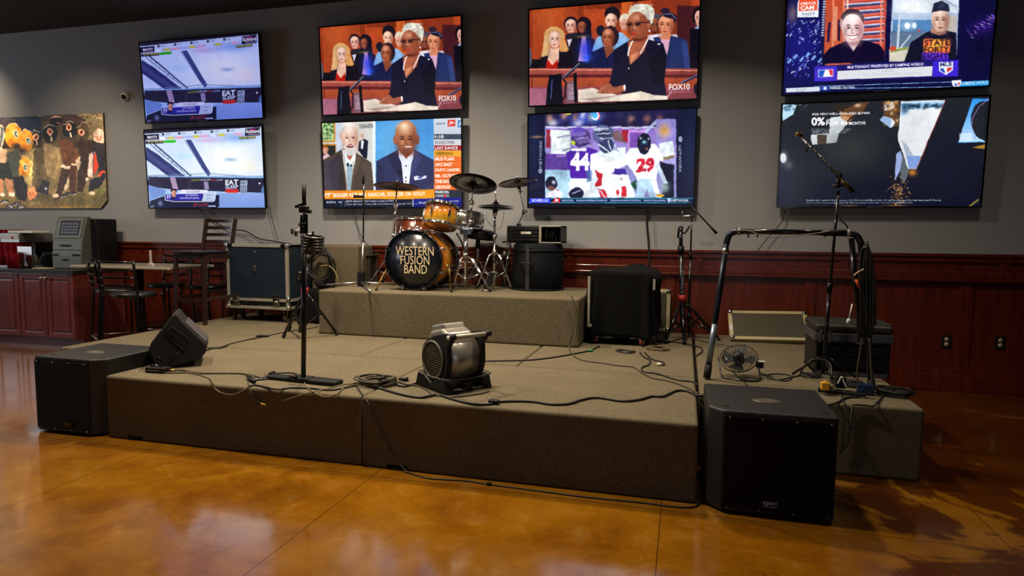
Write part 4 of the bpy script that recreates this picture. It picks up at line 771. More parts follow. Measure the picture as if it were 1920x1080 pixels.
# ================================================================ SUBWOOFERS
def rz_of(v): return math.atan2(v[1], v[0])
SUBM = mat('textured_black_paint', '#0c0b0a', .45, bump=.25, bscale=350)
GRL = mat('perforated_black_grille', '#060608', .6, 0., bump=.3, bscale=900, spec=.2)
PRN = mat('silver_print', '#b8b8b8', .4)
def subwoofer(x0, x1, y0, y1, h, label, rz=0., cl=.07, cr=.07):
    w = x1-x0; d = y1-y0; root = thing('subwoofer', label, 'speaker', (x0, y0, 0), rz)
    def foot(i): return [(i+cl*0, .075+i), (cl+i*.4, i), (w-cr-i*.4, i), (w-i, .075+i), (w-i, d-i), (i, d-i)]
    b = MB(); b.prism([(x, y, .012) for x, y in foot(.0)], (0,0,h-.012), bev=.012, seg=3)
    cab = b.build('cabinet', SUBM, root, local=True)
    g = MB(); g.box((cl+.005, -.006, .03), (w-cr-.005, .004, h-.025), bev=.003); gr = g.build('front_grille', GRL, root, local=True)
    s = MB()
    for z in (.035, h-.032):
        for k in range(4): s.lathe(zcyl(0, .004, .004), align((cl+.03+k*(w-cl-cr-.06)/3, -.006, z), (0,-1,0)), 8)
    s.build('screws', CHRG, gr, local=True)
    t = MB(); t.box((w*.5-.04, -.009, .052), (w*.5+.04, -.006, .088), bev=.001); bd = t.build('badge', BLK, gr, local=True)
    t = MB(); text_on(t, 'QSC', (w*.5-.033, -.0095, .068), (.066, 0, 0), (0, 0, .017), .02); text_on(t, 'KW Series', (w*.5-.03, -.0095, .056), (.06, 0, 0), (0, 0, .007), .01)
    t.build('lettering', PRN, gr, local=True)
    p = MB(); p.lathe([(0,.0025),(.018,.0025),(.02,.004),(.05,.004),(.056,.001),(.056,0)], Matrix.Translation((w/2, d*.42, h)) @ Matrix.Diagonal((1.3,.8,1,1)), 32)
    p.build('pole_cup', mat('cup_plastic', '#4a4238', .45), cab, local=True)
    for k, (x, y) in enumerate(((.03, .03), (w-.11, .03))):
        f = MB(); f.box((x+.04, y+.04, h), (x+.075, y+.055, h+.003), bev=.001); f.build('stacking_recess', BLK, cab, local=True)
    for x, y in ((.05,.09), (w-.05,.09), (.05,d-.05), (w-.05,d-.05)):
        MB().lathe(zcyl(0,.018,.013), Matrix.Translation((x,y,0)), 14).build('rubber_foot', RUB, root, local=True)
    return root
subwoofer(-4.275, -3.712, 3.305, 3.85, .525, 'black subwoofer on the floor at the left end of the stage', cl=.01, cr=.085)
subwoofer(.142, .745, 3.262, 3.84, .525, 'black subwoofer on the floor at the right, in front of the tubular frame', rz=.015, cl=.07, cr=.012)

# ================================================================ STAGE MONITOR
o_ = P(318, 691, 'z', SH); n_ = Vector((-.62, .785, 0)); X_ = Vector((.785, .62, 0))
pts = [(277,657),(283,643),(322,592),(330,588),(343,604),(387,645),(386,661),(374,675),(318,691),(290,683)]
W3 = [PV(x, y, o_, n_) for x, y in pts]
for v in W3: v.z = max(v.z, SH+.003)
root = thing('stage_monitor', 'black wedge stage monitor standing on its edge at the front left of the stage', 'speaker', (o_.x, o_.y, SH))
b = MB(); b.prism(W3, n_*.36, bev=.012, seg=3); cab = b.build('cabinet', mat('monitor_carpet_black', '#1c1a1b', .7, bump=.3, bscale=250, spec=.25), root)
hp = [(312,625),(322,616),(345,634),(350,643),(345,652),(330,640)]
g = MB(); g.prism([PV(x,y,o_-n_*.003,n_) for x, y in hp], n_*.012, bev=.003); g.build('handle_recess', mat('void_black', '#050505', .9), cab)
g = MB()
hp2 = [PV(x,y,o_-n_*.006,n_) for x, y in [(308,626),(322,612),(349,632),(354,644),(346,658),(330,645)]]
g.tube(hp2, .004, 6, closed=True); g.build('handle_rim', BLK, cab)
g = MB(); g.tube([PV(x,y,o_-n_*.004,n_) for x, y in [(337,659),(317,684)]], .005, 6); g.build('edge_groove', BLK, cab)
a, b2 = W3[4], W3[5]; nn = (b2-a).cross(n_).normalized()
g = MB(); g.prism([a+n_*.03-nn*.001, b2+n_*.03-nn*.001, b2+n_*.33-nn*.001, a+n_*.33-nn*.001], -nn*.006 if nn.z > 0 else nn*.006); 
c_ = (a+b2)/2+n_*.18; up_ = nn if nn.z > 0 else -nn
g = MB(); g.prism([a+n_*.03+(b2-a)*.06, b2+n_*.03-(b2-a)*.03, b2+n_*.33-(b2-a)*.03, a+n_*.33+(b2-a)*.06], up_*.007, bev=.002); g.build('grille', mat('grey_foam_grille', '#3c3638', .9, bump=.3, bscale=300), root)
# direct box beside it
root = thing('direct_box', 'small black box with knobs and plugs in front of the stage monitor', 'audio box', P(294, 697, 'z', SH))
a, b_ = P(272, 698, 'z', SH+.004), P(307, 700, 'z', SH+.004)
w_ = (b_-a); M_ = Matrix.Translation(a) @ Matrix.Rotation(rz_of(w_), 4, 'Z'); L_ = w_.length
MB().box((0, 0, 0), (L_, .075, .032), M_, .003).build('body', BLK, root)
t = MB(); t.box((.012, -.001, .012), (L_*.75, 0, .018), M_); t.build('printed_stripe', PRN, root)
for k in range(3): MB().lathe([(0,0),(.009,0),(.007,.016),(0,.016)], M_ @ Matrix.Translation((.02+k*.035, .04, .032)), 14).build('knob', BLKM if k != 1 else CHRG, root)
MB().tube([M_ @ Vector((L_, .03, .016)), M_ @ Vector((L_+.06, .03, .016))], .009, 12).build('jack_plug', BRASS, root)
MB().tube(smooth([M_ @ Vector(p) for p in [(.03,.06,.03),(.02,.07,.07),(.05,.075,.09),(.07,.075,.05)]]), .006, 8).build('carry_loop', BLKM, root)

# ================================================================ MICROPHONE / SPEAKER STANDS
def knob(c, d, r=.014, l=.03): return MB().tube([Vector(c), Vector(c)+Vector(d)*l*.5, Vector(c)+Vector(d)*l], [r*.5, r, r*.9], 10)
B0 = P(569, 716, 'z', SH); yb_ = B0.y
root = thing('microphone_stand', 'tall black microphone stand on a long flat base at the front of the stage', 'microphone stand', B0)
a, b_ = P(505, 709, 'z', SH), P(634, 722, 'z', SH); M_ = Matrix.Translation((a+b_)/2) @ Matrix.Rotation(rz_of(b_-a), 4, 'Z'); L_ = (b_-a).length/2
g = MB(); g.box((-L_, -.04, .0), (L_, .04, .026), M_, .012, 3); g.box((-L_*.35, -.045, .0), (L_*.25, .045, .034), M_, .01, 3); g.box((L_*.25, -.05, .0), (L_+.01, .05, .03), M_, .012, 3)
base_ = g.build('base', BLK, root)
def pz(py, px=570, y=yb_): return P(px, py, 'y', y)
xa = pz(470); MB().tube([B0+Vector((0,0,.02)), pz(600), pz(450)], [.016,.016,.016], 14).build('lower_tube', BLKG, root)
MB().tube([pz(452), pz(400)], .009, 12).build('upper_tube', BLKG, root)
MB().tube([pz(470)+Vector((-.0,0,0)), pz(438)], .021, 14).build('height_clutch', BLK, root)
g = MB(); g.tube([pz(438, 565), pz(402, 565)], .008, 10); g.tube([pz(438, 575), pz(402, 575)], .008, 10); g.build('twin_rods', BLKM, root)
g = MB(); c_ = pz(393); g.box(c_-Vector((.028,.02,.02)), c_+Vector((.028,.02,.022)), bev=.006); g.box(pz(397,572)-Vector((0,.012,.01)), pz(397,583)+Vector((0,.012,.012)), bev=.003); c2 = pz(386, 560); g.prism([pz(388,566), pz(390,553), pz(386,552), pz(380,568)], (0,.018,0)); g.build('boom_clutch', BLK, root)
MB().tube([pz(385, 571), pz(372, 570), pz(371,570), pz(345, 570)], [.012,.012,.013,.0135], 12).build('microphone_clip', BLK, root)
g = MB(); g.tube([pz(421, 561), pz(420, 575)], .012, 10); g.build('collar', BLKM, root)
for q in ((548, 434), (555, 438)):
    g = MB(); c_ = pz(q[1], q[0]); g.box(c_-Vector((.010,.008,.018)), c_+Vector((.010,.008,.018)), bev=.003); g.tube([c_, pz(q[1]-3, 562)], .004, 6); g.build('clip_bracket', CHRG, root)
# coil of cable hung on the stand
g = MB()
for k in range(6):
    c_ = pz(444+k*5.6, 586); R_ = [c_+Vector((.066*math.cos(t)+.004*math.sin(3*t+k), .05*math.sin(t)-.0, .012*math.cos(t+.6)*(-1))) for t in [2*PI*i/26 for i in range(26)]]
    g.tube(R_, .0085, 8, closed=True)
g.tube(smooth([pz(447, 580), pz(441, 585), pz(434, 588)]), .006, 8)
tag(g.build('cable_coil', mat('glossy_cable', '#1c1a18', .3), loc=pz(460, 586)), 'coil of black cable hung high on the tall microphone stand', 'cable')

def tripod_stand(name, label, cat, base, hub_z, leg_tips, pole_top, r1, r2, joint_z, text=None, legr=.014, collar=None, group=None):
    base = Vector(base); root = thing(name, label, cat, base, group=group); top = Vector(pole_top)
    ax = (top-base); f = lambda z: base+ax*((z-base.z)/ax.z)
    low = MB().tube([f(base.z+.06), f(joint_z)], r1, 14).build('lower_pole', BLKG, root)
    MB().tube([f(joint_z-.05), top], r2, 12).build('upper_pole', BLKG, root)
    MB().tube([f(joint_z-.04), f(joint_z+.03)], r1*1.35, 14).build('clutch', BLK, root)
    MB().tube([f(hub_z-.04), f(hub_z+.03)], r1*1.5, 14).build('hub', collar or BLK, root)
    k_ = knob(f(hub_z-.07)+Vector((r1,0,0)), (.8,-.6,0), .018, .05); k_.build('knob', BLK, root)
    for t in leg_tips:
        t = Vector(t); h = f(hub_z); d = (t-h); 
        lg = MB().tube([h, t+Vector((0,0,.012))], legr, 10).build('leg', BLKG, root)
        MB().tube([h+d*.93, t+Vector((0,0,.012))], legr*1.35, 10).build('rubber_foot', RUB, lg)
        mid = h+d*.5; MB().tube([mid, f(base.z+.10)], legr*.55, 8).build('brace', BLKM, root)
    if text:
        zz0, zz1 = text[1], text[2]; a = f(zz0); t_ = MB(); to = (EYE-a); to.z = 0; to.normalize(); rr = Vector((-to.y, to.x, 0))
        text_on(t_, text[0], a+to*(r1+.0015)-rr*(r1*.55)*-1, (0,0,zz1-zz0), rr*(-r1*1.1), .03); t_.build('lettering', PRN, low)
    return root
bs = P(580, 606, 'z', SH)
tripod_stand('speaker_stand', 'black tripod speaker stand just behind the tall microphone stand', 'speaker stand', (-3.32, 5.0, SH), .86,
    [P(531, 634, 'z', SH), Vector((-3.10, 5.27, SH)), Vector((-3.72, 5.42, SH))], P(578, 470, 'y', 5.0), .021, .016, 1.15, ('ULTIMATE', 1.0, 1.22), .013, mat('red_collar', '#a0201c', .5))
bs = Vector((.012, 6.08, SH))
tripod_stand('speaker_stand', 'black tripod speaker stand with white lettering, left of the tubular frame', 'speaker stand', bs, .80,
    [P(1247, 645, 'z', SH), P(1283, 660, 'z', SH)+Vector((0,.35,0)), P(1345, 634, 'z', SH)], P(1276, 430, 'y', 6.08), .022, .018, 1.25, ('ULTIMATE', .82, 1.06), .014, mat('red_collar', '#a0201c', .5))
g = MB(); c_ = P(1276, 428, 'y', 6.08); g.tube(smooth([P(1271, 446, 'y', 6.08), P(1273, 428, 'y', 6.08), P(1279, 426, 'y', 6.08), P(1279, 436, 'y', 6.08), P(1285, 436, 'y', 6.08), P(1293, 424, 'y', 6.08)]), .008, 8)
tag(g.build('cable_hook', BLKM, loc=c_), 'bent black hook on top of the lettered tripod stand', 'hook')
bs = P(1289, 648, 'z', SH); bs.y = 6.2; bs.x = .06; bs.z = SH
r_ = tripod_stand('microphone_stand', 'black boom microphone stand behind the lettered tripod stand, boom pointing down right', 'microphone stand', bs, .62,
    [bs+Vector((.28,-.12,0)), bs+Vector((-.22,-.14,0)), bs+Vector((0,.2,0))], P(1297, 403, 'y', 6.2), .012, .008, 1.2, legr=.009)
g = MB(); a, b_ = P(1290, 380, 'y', 6.2), P(1344, 438, 'y', 6.2); g.tube([a, b_], .007, 10); g.tube([a+(b_-a)*.8, b_], .012, 10); g.build('boom', BLKM, r_)
g = MB(); g.tube([P(1280, 406, 'y', 6.19), P(1303, 405, 'y', 6.19)], .014, 12); g.tube([P(1281,396,'y',6.19), P(1278,402,'y',6.19)], .006, 8); g.build('microphone_clip', CHRG, r_)
# stand on the drum riser, left
y_ = 5.80; top = P(683, 313, 'y', y_); bs = P(678, 536, 'y', y_); bs.z = RH
root = thing('microphone_stand', 'thin straight microphone stand at the left end of the drum riser', 'microphone stand', bs)
MB().tube([bs+Vector((0,0,.02)), P(681, 455, 'y', y_)], .010, 12).build('lower_tube', CHRG, root)
MB().tube([P(681, 458, 'y', y_), P(682.5, 330, 'y', y_)], .008, 12).build('upper_tube', BLKG, root)
g = MB(); c_ = bs+Vector((0,0,.08)); g.box(c_-Vector((.035,.03,.08)), c_+Vector((.035,.03,.07)), bev=.01); g.build('hub', BLK, root)
for t in (P(612, 536, 'z', RH), P(695, 549, 'z', RH), bs+Vector((.28,.2,0))):
    t = t.copy(); t.z = RH+.012; MB().tube([bs+Vector((0,0,.04)), t], [.011,.009], 10).build('leg', CHRG, root)
g = MB(); g.tube([P(664, 368.5, 'y', y_-.01), P(682, 368.5, 'y', y_-.01)], .014, 10); g.tube([P(664,364,'y',y_-.01), P(664,372,'y',y_-.01)], .006, 8); g.build('boom_clutch', BLK, root)
MB().tube([P(681.5, 345, 'y', y_), P(681, 322, 'y', y_)], [.012,.014], 10).build('microphone_clip', BLK, root)
# tall boom stand right
y_ = 4.72; bs = P(1543, 712, 'y', y_); bs.z = SH
root = thing('microphone_stand', 'tall boom microphone stand at the right, its boom crossing the dark car advert', 'microphone stand', bs)
MB().tube([bs+Vector((0,0,.03)), P(1556, 535, 'y', y_)], .013, 12).build('lower_tube', BLKG, root)
MB().tube([P(1556, 540, 'y', y_), P(1572, 358, 'y', y_)], .010, 12).build('upper_tube', BLKG, root)
MB().tube([P(1554, 548, 'y', y_), P(1557, 530, 'y', y_)], .019, 12).build('height_clutch', BLKM, root)
a, b_ = P(1503, 258, 'y', y_-.03), P(1600, 360, 'y', y_-.03); d_ = b_-a
bm_ = MB().tube([a, b_], .0075, 12).build('boom', CHRG, root)
MB().tube([a+d_*.78, b_], .0145, 14).build('counterweight', mat('dark_brass', '#5a4a26', .3, .8), bm_)
g = MB(); g.tube([P(1492, 254, 'y', y_-.03), P(1497, 250, 'y', y_-.03), P(1504, 256, 'y', y_-.03)], [.014,.017,.011], 12); g.build('microphone_clip', BRASS, bm_)
g = MB(); pw = [a+d_*(k/36)+Vector((.012*math.cos(k*1.9), -.012, .012*math.sin(k*1.9))) for k in range(3, 26)]; g.tube(smooth(pw, 3), .0035, 6); g.tube(smooth([P(1514,277,'y',y_-.04),P(1511,283,'y',y_-.04),P(1515,284,'y',y_-.04)]), .006, 6); g.build('wrapped_cable', CABLE, bm_)
g = MB(); c_ = P(1572, 325, 'y', y_-.03); g.tube([P(1571, 324, 'y', y_-.05), P(1574, 332, 'y', y_+.02)], .02, 12); g.tube([P(1572, 333, 'y', y_), P(1571, 352, 'y', y_)], .015, 12); g.tube([P(1560, 349, 'y', y_-.01), P(1583, 347, 'y', y_-.01)], .008, 8); g.build('boom_clutch', BLK, root)
for dx, dy in ((-.2,-.02), (.2,-.0), (0.02,-.22)): MB().tube([bs+Vector((0,0,.16)), bs+Vector((dx,dy,.012))], .008, 8).build('leg', BLKG, root)
MB().tube(smooth([P(1568, 392, 'y', y_-.02), P(1577, 412, 'y', y_-.04), P(1588, 424, 'y', y_-.04), P(1589, 434, 'y', y_-.04)]), .005, 8).build('hanging_cable', CABLE, root)

# ================================================================ BLOWER
bc = (-1.385, 3.74, SH); root = thing('floor_blower', 'silver and black floor blower at the front edge of the stage', 'blower', bc, math.radians(54))
SILV = mat('silver_paint', '#a8a29a', .32, .7)
def arc(cx, cz, r, a0, a1, n=20): return [(cx+r*math.cos(math.radians(a0+(a1-a0)*k/n)), cz+r*math.sin(math.radians(a0+(a1-a0)*k/n))) for k in range(n+1)]
drum_ = arc(0, .215, .142, -200, 100) + [(-.03,.40),(.16,.44),(.16,.37)][0:0]
g = MB(); pr = arc(0,.185,.14,0,360,40)[:-1]; g.prism([(-.108, y, z) for y, z in pr], (.216, 0, 0)); 
for f in g.bm.faces: f.smooth = len(f.verts) == 4
dr = g.build('drum_housing', SILV, root, local=True)
g = MB(); g.prism([(-.095, -.10, .27), (-.095, .13, .15), (-.095, .15, .30), (-.095, .125, .345), (-.095, -.01, .375), (-.095, -.07, .35)], (.19, 0, 0), bev=.018, seg=4); g.prism([(-.072, -.015, .36), (-.072, .13, .325), (-.072, .145, .375), (-.072, .01, .405)], (.16, 0, 0), bev=.012, seg=3); g.build('outlet_nozzle', SILV, root, local=True)
for sx in (-1, 1):
    prof = arc(0,.185,.152,180,395,24)+[(.085,.30),(.02,.33),(-.10,.36),(-.165,.365),(-.19,.345),(-.18,.32),(-.148,.28)]
    g = MB(); g.prism([(sx*.108, y, z) for y, z in prof], (sx*.034, 0, 0), bev=.006); pn = g.build('side_panel', BLK, root, local=True)
    g = MB(); M_ = align((sx*.143, .01, .185), (sx,0,0)); g.lathe([(.118,.0),(.122,.004),(.118,.010),(.108,.010),(.106,.0)], M_, 40); gr = g.build('intake_ring', mat('grey_plastic', '#5c5850', .5), pn, local=True)
    g = MB()
    for k in range(-7, 8):
        z = k*.0145; hw = math.sqrt(max(.0001, .107**2-z*z)); g.tube([(sx*.147, .01-hw, .185+z), (sx*.147, .01+hw, .185+z)], .0019, 6)
    for k in range(-5, 6):
        y = k*.019; hh = math.sqrt(.107**2-y*y); g.tube([(sx*.146, .01+y, .185-hh), (sx*.146, .01+y, .185+hh)], .0013, 6)
    g.build('intake_grille', mat('tan_wire', '#6c5c3e', .5, .4), pn, local=True)
g = MB(); g.tube([(-.125, -.175, .345), (.14, -.175, .345)], .0145, 16); hd = g.build('handle', mat('light_grip', '#b0a898', .4, .3), root, local=True)
MB().tube([(.120, -.175, .345), (.158, -.175, .345)], [.02,.018], 14).build('handle_end', BLK, hd, local=True)
MB().tube([(-.150, -.175, .345), (-.105, -.175, .345)], [.022,.019], 14).build('handle_end', BLK, hd, local=True)
MB().lathe([(0,0),(.016,0),(.013,.006),(0,.008)], align((-.150, -.175, .345), (-1,0,0)), 16).build('bolt_cap', WHT, hd, local=True)
for sx in (-1, 1):
    g = MB(); g.prism([(sx*.115, -.185, 0), (sx*.115, .185, 0), (sx*.115, .155, .085), (sx*.115, .09, .09), (sx*.115, .0, .045), (sx*.115, -.09, .09), (sx*.115, -.155, .085)], (sx*.055, 0, 0), bev=.008); g.build('foot', BLK, root, local=True)
g = MB(); g.box((-.12,-.17,0), (.12,.17,.014), bev=.004); g.box((-.02,-.172,.0), (.03,-.15,.05), bev=.004); g.build('base_tray', BLK, root, local=True)
g = MB()
for x in (-.07, .03): g.box((x-.025,-.15,.014), (x+.025,-.11,.017))
g.build('rating_label', mat('tan_label', '#8c7a58', .6), root, local=True)
g = MB(); wr = [(-.178,-.14,.092),(-.12,-.18,.088),(0,-.178,.083),(.12,-.18,.086),(.178,-.14,.09),(.182,.1,.092),(.12,.16,.092),(-.12,.16,.092),(-.182,.1,.092)]
g.tube(smooth(wr+[wr[0]], 5), .0045, 8); g.build('power_cord', CABLEB, root, local=True)

# ================================================================ FLIGHT CASES AND LIDS
def ball(mb, c, r): mb.sphere(c, r, seg=10)
def case_frame(w, d, z0, z1, t=.028, bands=()):
    g = MB(); e = .003
    for z in (z0, z1-t)+tuple(bands):
        g.box((-e,-e,z), (w+e,t*.4,z+t), bev=.002); g.box((-e,d-t*.4,z), (w+e,d+e,z+t), bev=.002); g.box((-e,-e,z), (t*.4,d+e,z+t), bev=.002); g.box((w-t*.4,-e,z), (w+e,d+e,z+t), bev=.002)
    for x in (-e, w-t+e):
        for y in (-e, d-t+e): g.box((x,y,z0), (x+t,y+t,z1), bev=.002)
    for x in (-e, w-t+e): g.box((x,0,z1-t), (x+t,d,z1+e), bev=.002)
    g.box((0,-e,z1-t*.1), (w,t-e,z1+e), bev=.002)
    return g
A_ = P(428, 585, 'y', 5.80); Bx = P(541, 585, 'y', 5.80); w_ = Bx.x-A_.x; zt = P(480, 458, 'y', 5.80).z; zb = P(480, 579, 'y', 5.8).z
root = thing('flight_case', 'large dark blue flight case on casters behind the ladder-back bar stool', 'flight case', (A_.x, 5.80, SH))
d_ = .50; b0 = zb-SH; b1 = zt-SH; sp = b0+.115
g = MB(); g.box((.005,.005,sp+.004), (w_-.005,d_,b1), bev=.004); g.build('case_lid', DARKPANEL, root, local=True)
g = MB(); g.box((.005,.005,b0), (w_-.005,d_,sp), bev=.004); g.build('case_tray', BLK, root, local=True)
case_frame(w_, d_, b0, b1, .03, (b0+.082,)).build('aluminium_edging', ALU, root, local=True)
g = MB()
for x in (0, w_):
    for y in (0,):
        for z in (b0+.02, b1-.012, sp+.0): g.sphere((x,y,z), .026, seg=12)
for x in (.045, w_-.045): g.box((x-.03,-.008,b1-.05), (x+.03,-.002,b1+.004), bev=.003)
g.build('ball_corner', CHR, root, local=True)
for x in (.11, w_-.14):
    g = MB(); g.box((x-.04,-.012,sp-.075), (x+.04,-.003,sp+.04), bev=.004); g.box((x-.02,-.02,sp-.05), (x+.02,-.01,sp+.012), bev=.004); g.tube([(x-.02,-.02,sp-.03),(x+.02,-.02,sp-.03)], .006, 8); g.build('butterfly_latch', CHR, root, local=True)
g = MB(); cx = w_*.47
for z in (b1-.08, b1-.235): g.sphere((cx, -.001, z), .008, seg=8)
g.box((cx-.018,-.006,b1-.29), (cx+.018,0,b1-.255), bev=.004); g.build('lock_plate', CHRG, root, local=True)
g = MB(); M_ = Matrix.Translation((w_, d_*.5, b1-.33)); g.box((0,-.09,-.055), (.006,.09,.055), M_, .003); g.tube([(w_+.012,d_*.5-.06,b1-.30),(w_+.025,d_*.5,b1-.30),(w_+.012,d_*.5+.06,b1-.30)], .008, 8); g.build('side_handle', CHR, root, local=True)
for x in (.09, w_-.09):
    for y in (.09, d_-.08):
        g = MB(); g.box((x-.04,y-.04,b0-.012), (x+.04,y+.04,b0)); g.box((x-.024,y-.01,.04), (x-.018,y+.03,b0)); g.box((x+.018,y-.01,.04), (x+.024,y+.03,b0)); cs = g.build('caster', CHRG, root, local=True)
        MB().tube([(x-.017,y+.01,.045),(x+.017,y+.01,.045)], .045, 20).build('wheel', mat('caster_rubber', '#54483c', .6), cs, local=True)
def lid(name, label, pts, y0, t, panel):
    """case lid leaning against something: pts = photo corners TL TR BR BL, y0 = (bottom y, top y)"""
    yb, yt = y0; q = [P(*pts[0], 'y', yt), P(*pts[1], 'y', yt), P(*pts[2], 'y', yb), P(*pts[3], 'y', yb)]
    q[2].z = q[3].z = SH+.003; return q
LIDP = mat('olive_case_laminate', '#3a3426', .5, var=.1, vscale=6)
def lean_lid(label, x0, x1, zt, yb, yt, z0=SH+.022, skew=0.):
    root = thing('road_case_cover', label, 'case cover', (x0, yb, z0)); lean = math.atan2(yt-yb, zt-z0); h = math.hypot(yt-yb, zt-z0); w = x1-x0
    M_ = Matrix.Rotation(-lean, 4, 'X') @ Matrix.Rotation(skew, 4, 'Y'); t = .035
    g = MB(); g.box((t*.5,0,t*.5), (w-t*.5,.022,h-t*.5), M_); g.build('panel', LIDP, root, local=True)
    g = MB()
    for a_, b_ in (((0,-.006,0),(w,.05,t)), ((0,-.006,h-t),(w,.05,h)), ((0,-.006,t),(t,.05,h-t)), ((w-t,-.006,t),(w,.05,h-t))): g.box(a_, b_, M_, .003)
    g.build('aluminium_edging', mat('worn_cream_aluminium', '#b0a582', .45, .35), root, local=True)
    for x in (.02, w-.02):
        for z in (.02, h-.02): MB().sphere((x,-.004,z), .024, M_, seg=12).build('ball_corner', CHR, root, local=True)
    return root, M_
a, b_ = P(1372, 655, 'z', SH), P(1522, 650, 'z', SH)
zt = P(1437, 586, 'y', 6.30).z; r_, M_ = lean_lid('wide flight case lid leaning on the panelling behind the wire fan', P(1363,590,'y',6.30).x+.02, P(1524,640,'y',6.04).x, zt, 6.06, 6.33, skew=-.035)
g = MB(); g.box((.005,-.0085,.10), (.03,-.006,.17), M_); g.build('sticker', mat('pale_sticker', '#b8bcc8', .5), r_, local=True)
zt = P(1240, 543, 'y', 6.36).z; lean_lid('upright flight case lid half hidden behind the cloth-covered cart', P(1180,600,'y',6.36).x, P(1256,600,'y',6.36).x, zt, 6.33, 6.40)
# box of the amplifier rack at right
y_ = 4.80; xa, xb = P(1530, 650, 'y', y_).x, P(1671, 650, 'y', y_).x; zt = P(1600, 610, 'y', y_).z; w_ = xb-xa; h_ = zt-SH; d_ = .42
root = thing('rack_case', 'black rack case with grey latched edge at the right end of the stage', 'rack case', (xa, y_, SH))
g = MB(); t = .03
g.box((0,0,0), (t,d_,h_-.06), bev=.01); g.box((w_-t,0,0), (w_,d_,h_-.06), bev=.01); g.box((0,0,0), (w_,d_,.03), bev=.006); g.box((t,d_-.03,.03), (w_-t,d_,h_-.06)); g.build('shell', BLK, root, local=True)
g = MB(); g.box((-.01,-.01,h_-.055), (w_+.01,d_+.01,h_), bev=.02, seg=3)
for k in range(5): g.box((.05+k*.095,.03,h_-.004), (.10+k*.095,d_-.03,h_+.006), bev=.003)
g.build('top_cover', mat('rack_lid_plastic', '#221f1c', .5, bump=.2, bscale=80), root, local=True)
g = MB(); g.box((-.012,-.014,h_-.115), (w_+.012,.02,h_-.058), bev=.004); g.box((-.014,-.01,h_-.115), (.01,d_,h_-.058), bev=.003); g.box((.01,-.005,.0), (w_-.01,.015,.03), bev=.003)
g.build('aluminium_edging', mat('dull_aluminium', '#5c5a60', .4, .6), root, local=True)
for x in (.05, w_*.6):
    g = MB(); g.box((x-.035,-.022,h_-.125), (x+.035,-.012,h_-.045), bev=.004); g.box((x-.016,-.03,h_-.105), (x+.016,-.02,h_-.065), bev=.004); g.build('butterfly_latch', CHR, root, local=True)
for k in range(3):
    z = .05+k*.085
    g = MB(); g.box((t,.02,z), (w_-t,.05,z+.075), bev=.003); u_ = g.build('rack_unit', mat('rack_faceplate', '#101218', .4, .3), root, local=True)
    g = MB()
    for j in range(5): g.lathe(zcyl(0,.011,.014), align((.10+j*.075,.02,z+.037), (0,-1,0)), 12)
    g.build('knobs', BLKM, u_, local=True)
g = MB(); g.box((w_*.71,.012,h_-.215), (w_*.74,.02,h_-.185)); g.build('tag_label', WHT, root, local=True)

# ================================================================ TUBULAR FRAME
y_ = 4.42; ft = [P(1325,718,'y',y_), P(1363,452,'y',y_), P(1368,440,'y',y_), P(1380,434,'y',y_), P(1480,435,'y',y_), P(1590,437,'y',y_), P(1606,442,'y',y_), P(1614,456,'y',y_), P(1634,728,'y',y_)]
ft[0].z = SH+.01; ft[-1].z = SH+.01
root = thing('tubular_frame', 'arch-shaped dark steel tube frame standing behind the right subwoofer', 'frame', (ft[0].x, y_, SH))
m_ = MB(); left = [ft[0], ft[0].lerp(ft[1],.5), ft[1]]; m_.tube(left, .0185, 16); m_.build('leg', mat('blued_steel_tube', '#2b3038', .28, .7), root)
m_ = MB(); m_.tube([ft[7], ft[7].lerp(ft[8],.5), ft[8]], .0185, 16); m_.build('leg', BLKG, root)
m_ = MB(); m_.tube(smooth([ft[1].lerp(ft[0],.02), ft[1], ft[2], ft[3], ft[3].lerp(ft[4],.1)], 6), .020, 16); m_.build('corner_bend', mat('blued_steel_tube', '#2b3038', .28, .7), root)
m_ = MB(); m_.tube(smooth([ft[5].lerp(ft[4],.1), ft[5], ft[6], ft[7], ft[7].lerp(ft[8],.03)], 6), .020, 16); m_.build('corner_bend', mat('blued_steel_tube', '#2b3038', .28, .7), root)
m_ = MB(); m_.tube([ft[3], ft[4], ft[5]], .017, 16); m_.build('crossbar', BLKG, root)
m_ = MB(); m_.tube([ft[5].lerp(ft[4],.45), ft[5]], .021, 16); m_.build('crossbar_sleeve', BLK, root)
for a, b_ in ((ft[3].lerp(ft[4],.03), ft[3].lerp(ft[4],.09)), (ft[5].lerp(ft[4],.02), ft[5].lerp(ft[4],-.04))): MB().tube([a, b_], .024, 16).build('tape_wrap', mat('grey_tape', '#8c8a80', .6), root)
MB().tube([ft[0], ft[0].lerp(ft[1], .10)], .024, 14).build('rubber_foot', RUB, root)
MB().tube([ft[0].lerp(ft[1], .12), ft[0].lerp(ft[1], .40)], .0195, 16).build('bare_steel_sleeve', mat('worn_steel', '#8494a4', .3, .7), root)
MB().tube([ft[8], ft[8].lerp(ft[7], .06)], .024, 14).build('rubber_foot', RUB, root)
MB().tube([ft[1].lerp(ft[0],.05), ft[1].lerp(ft[0],.09)], .022, 16).build('clamp', CHRG, root)
for px in (1403, 1420, 1547): MB().tube([P(px, 436, 'y', y_), P(px, 445, 'y', y_)], .005, 8).build('hanging_bolt', BLKM, root)
MB().tube([ft[7].lerp(ft[8],.0)+Vector((-.055,0,.03)), ft[8]+Vector((-.075,0,.30))], .017, 14).build('inner_upright', BLKG, root)
g = MB(); g.tube(smooth([P(1378,432,'y',y_-.022), P(1405,433,'y',y_-.024), P(1425,441,'y',y_-.024), P(1450,444,'y',y_-.024), P(1500,441,'y',y_-.024), P(1535,437,'y',y_-.024), P(1556,433,'y',y_-.024)]), .0035, 6)
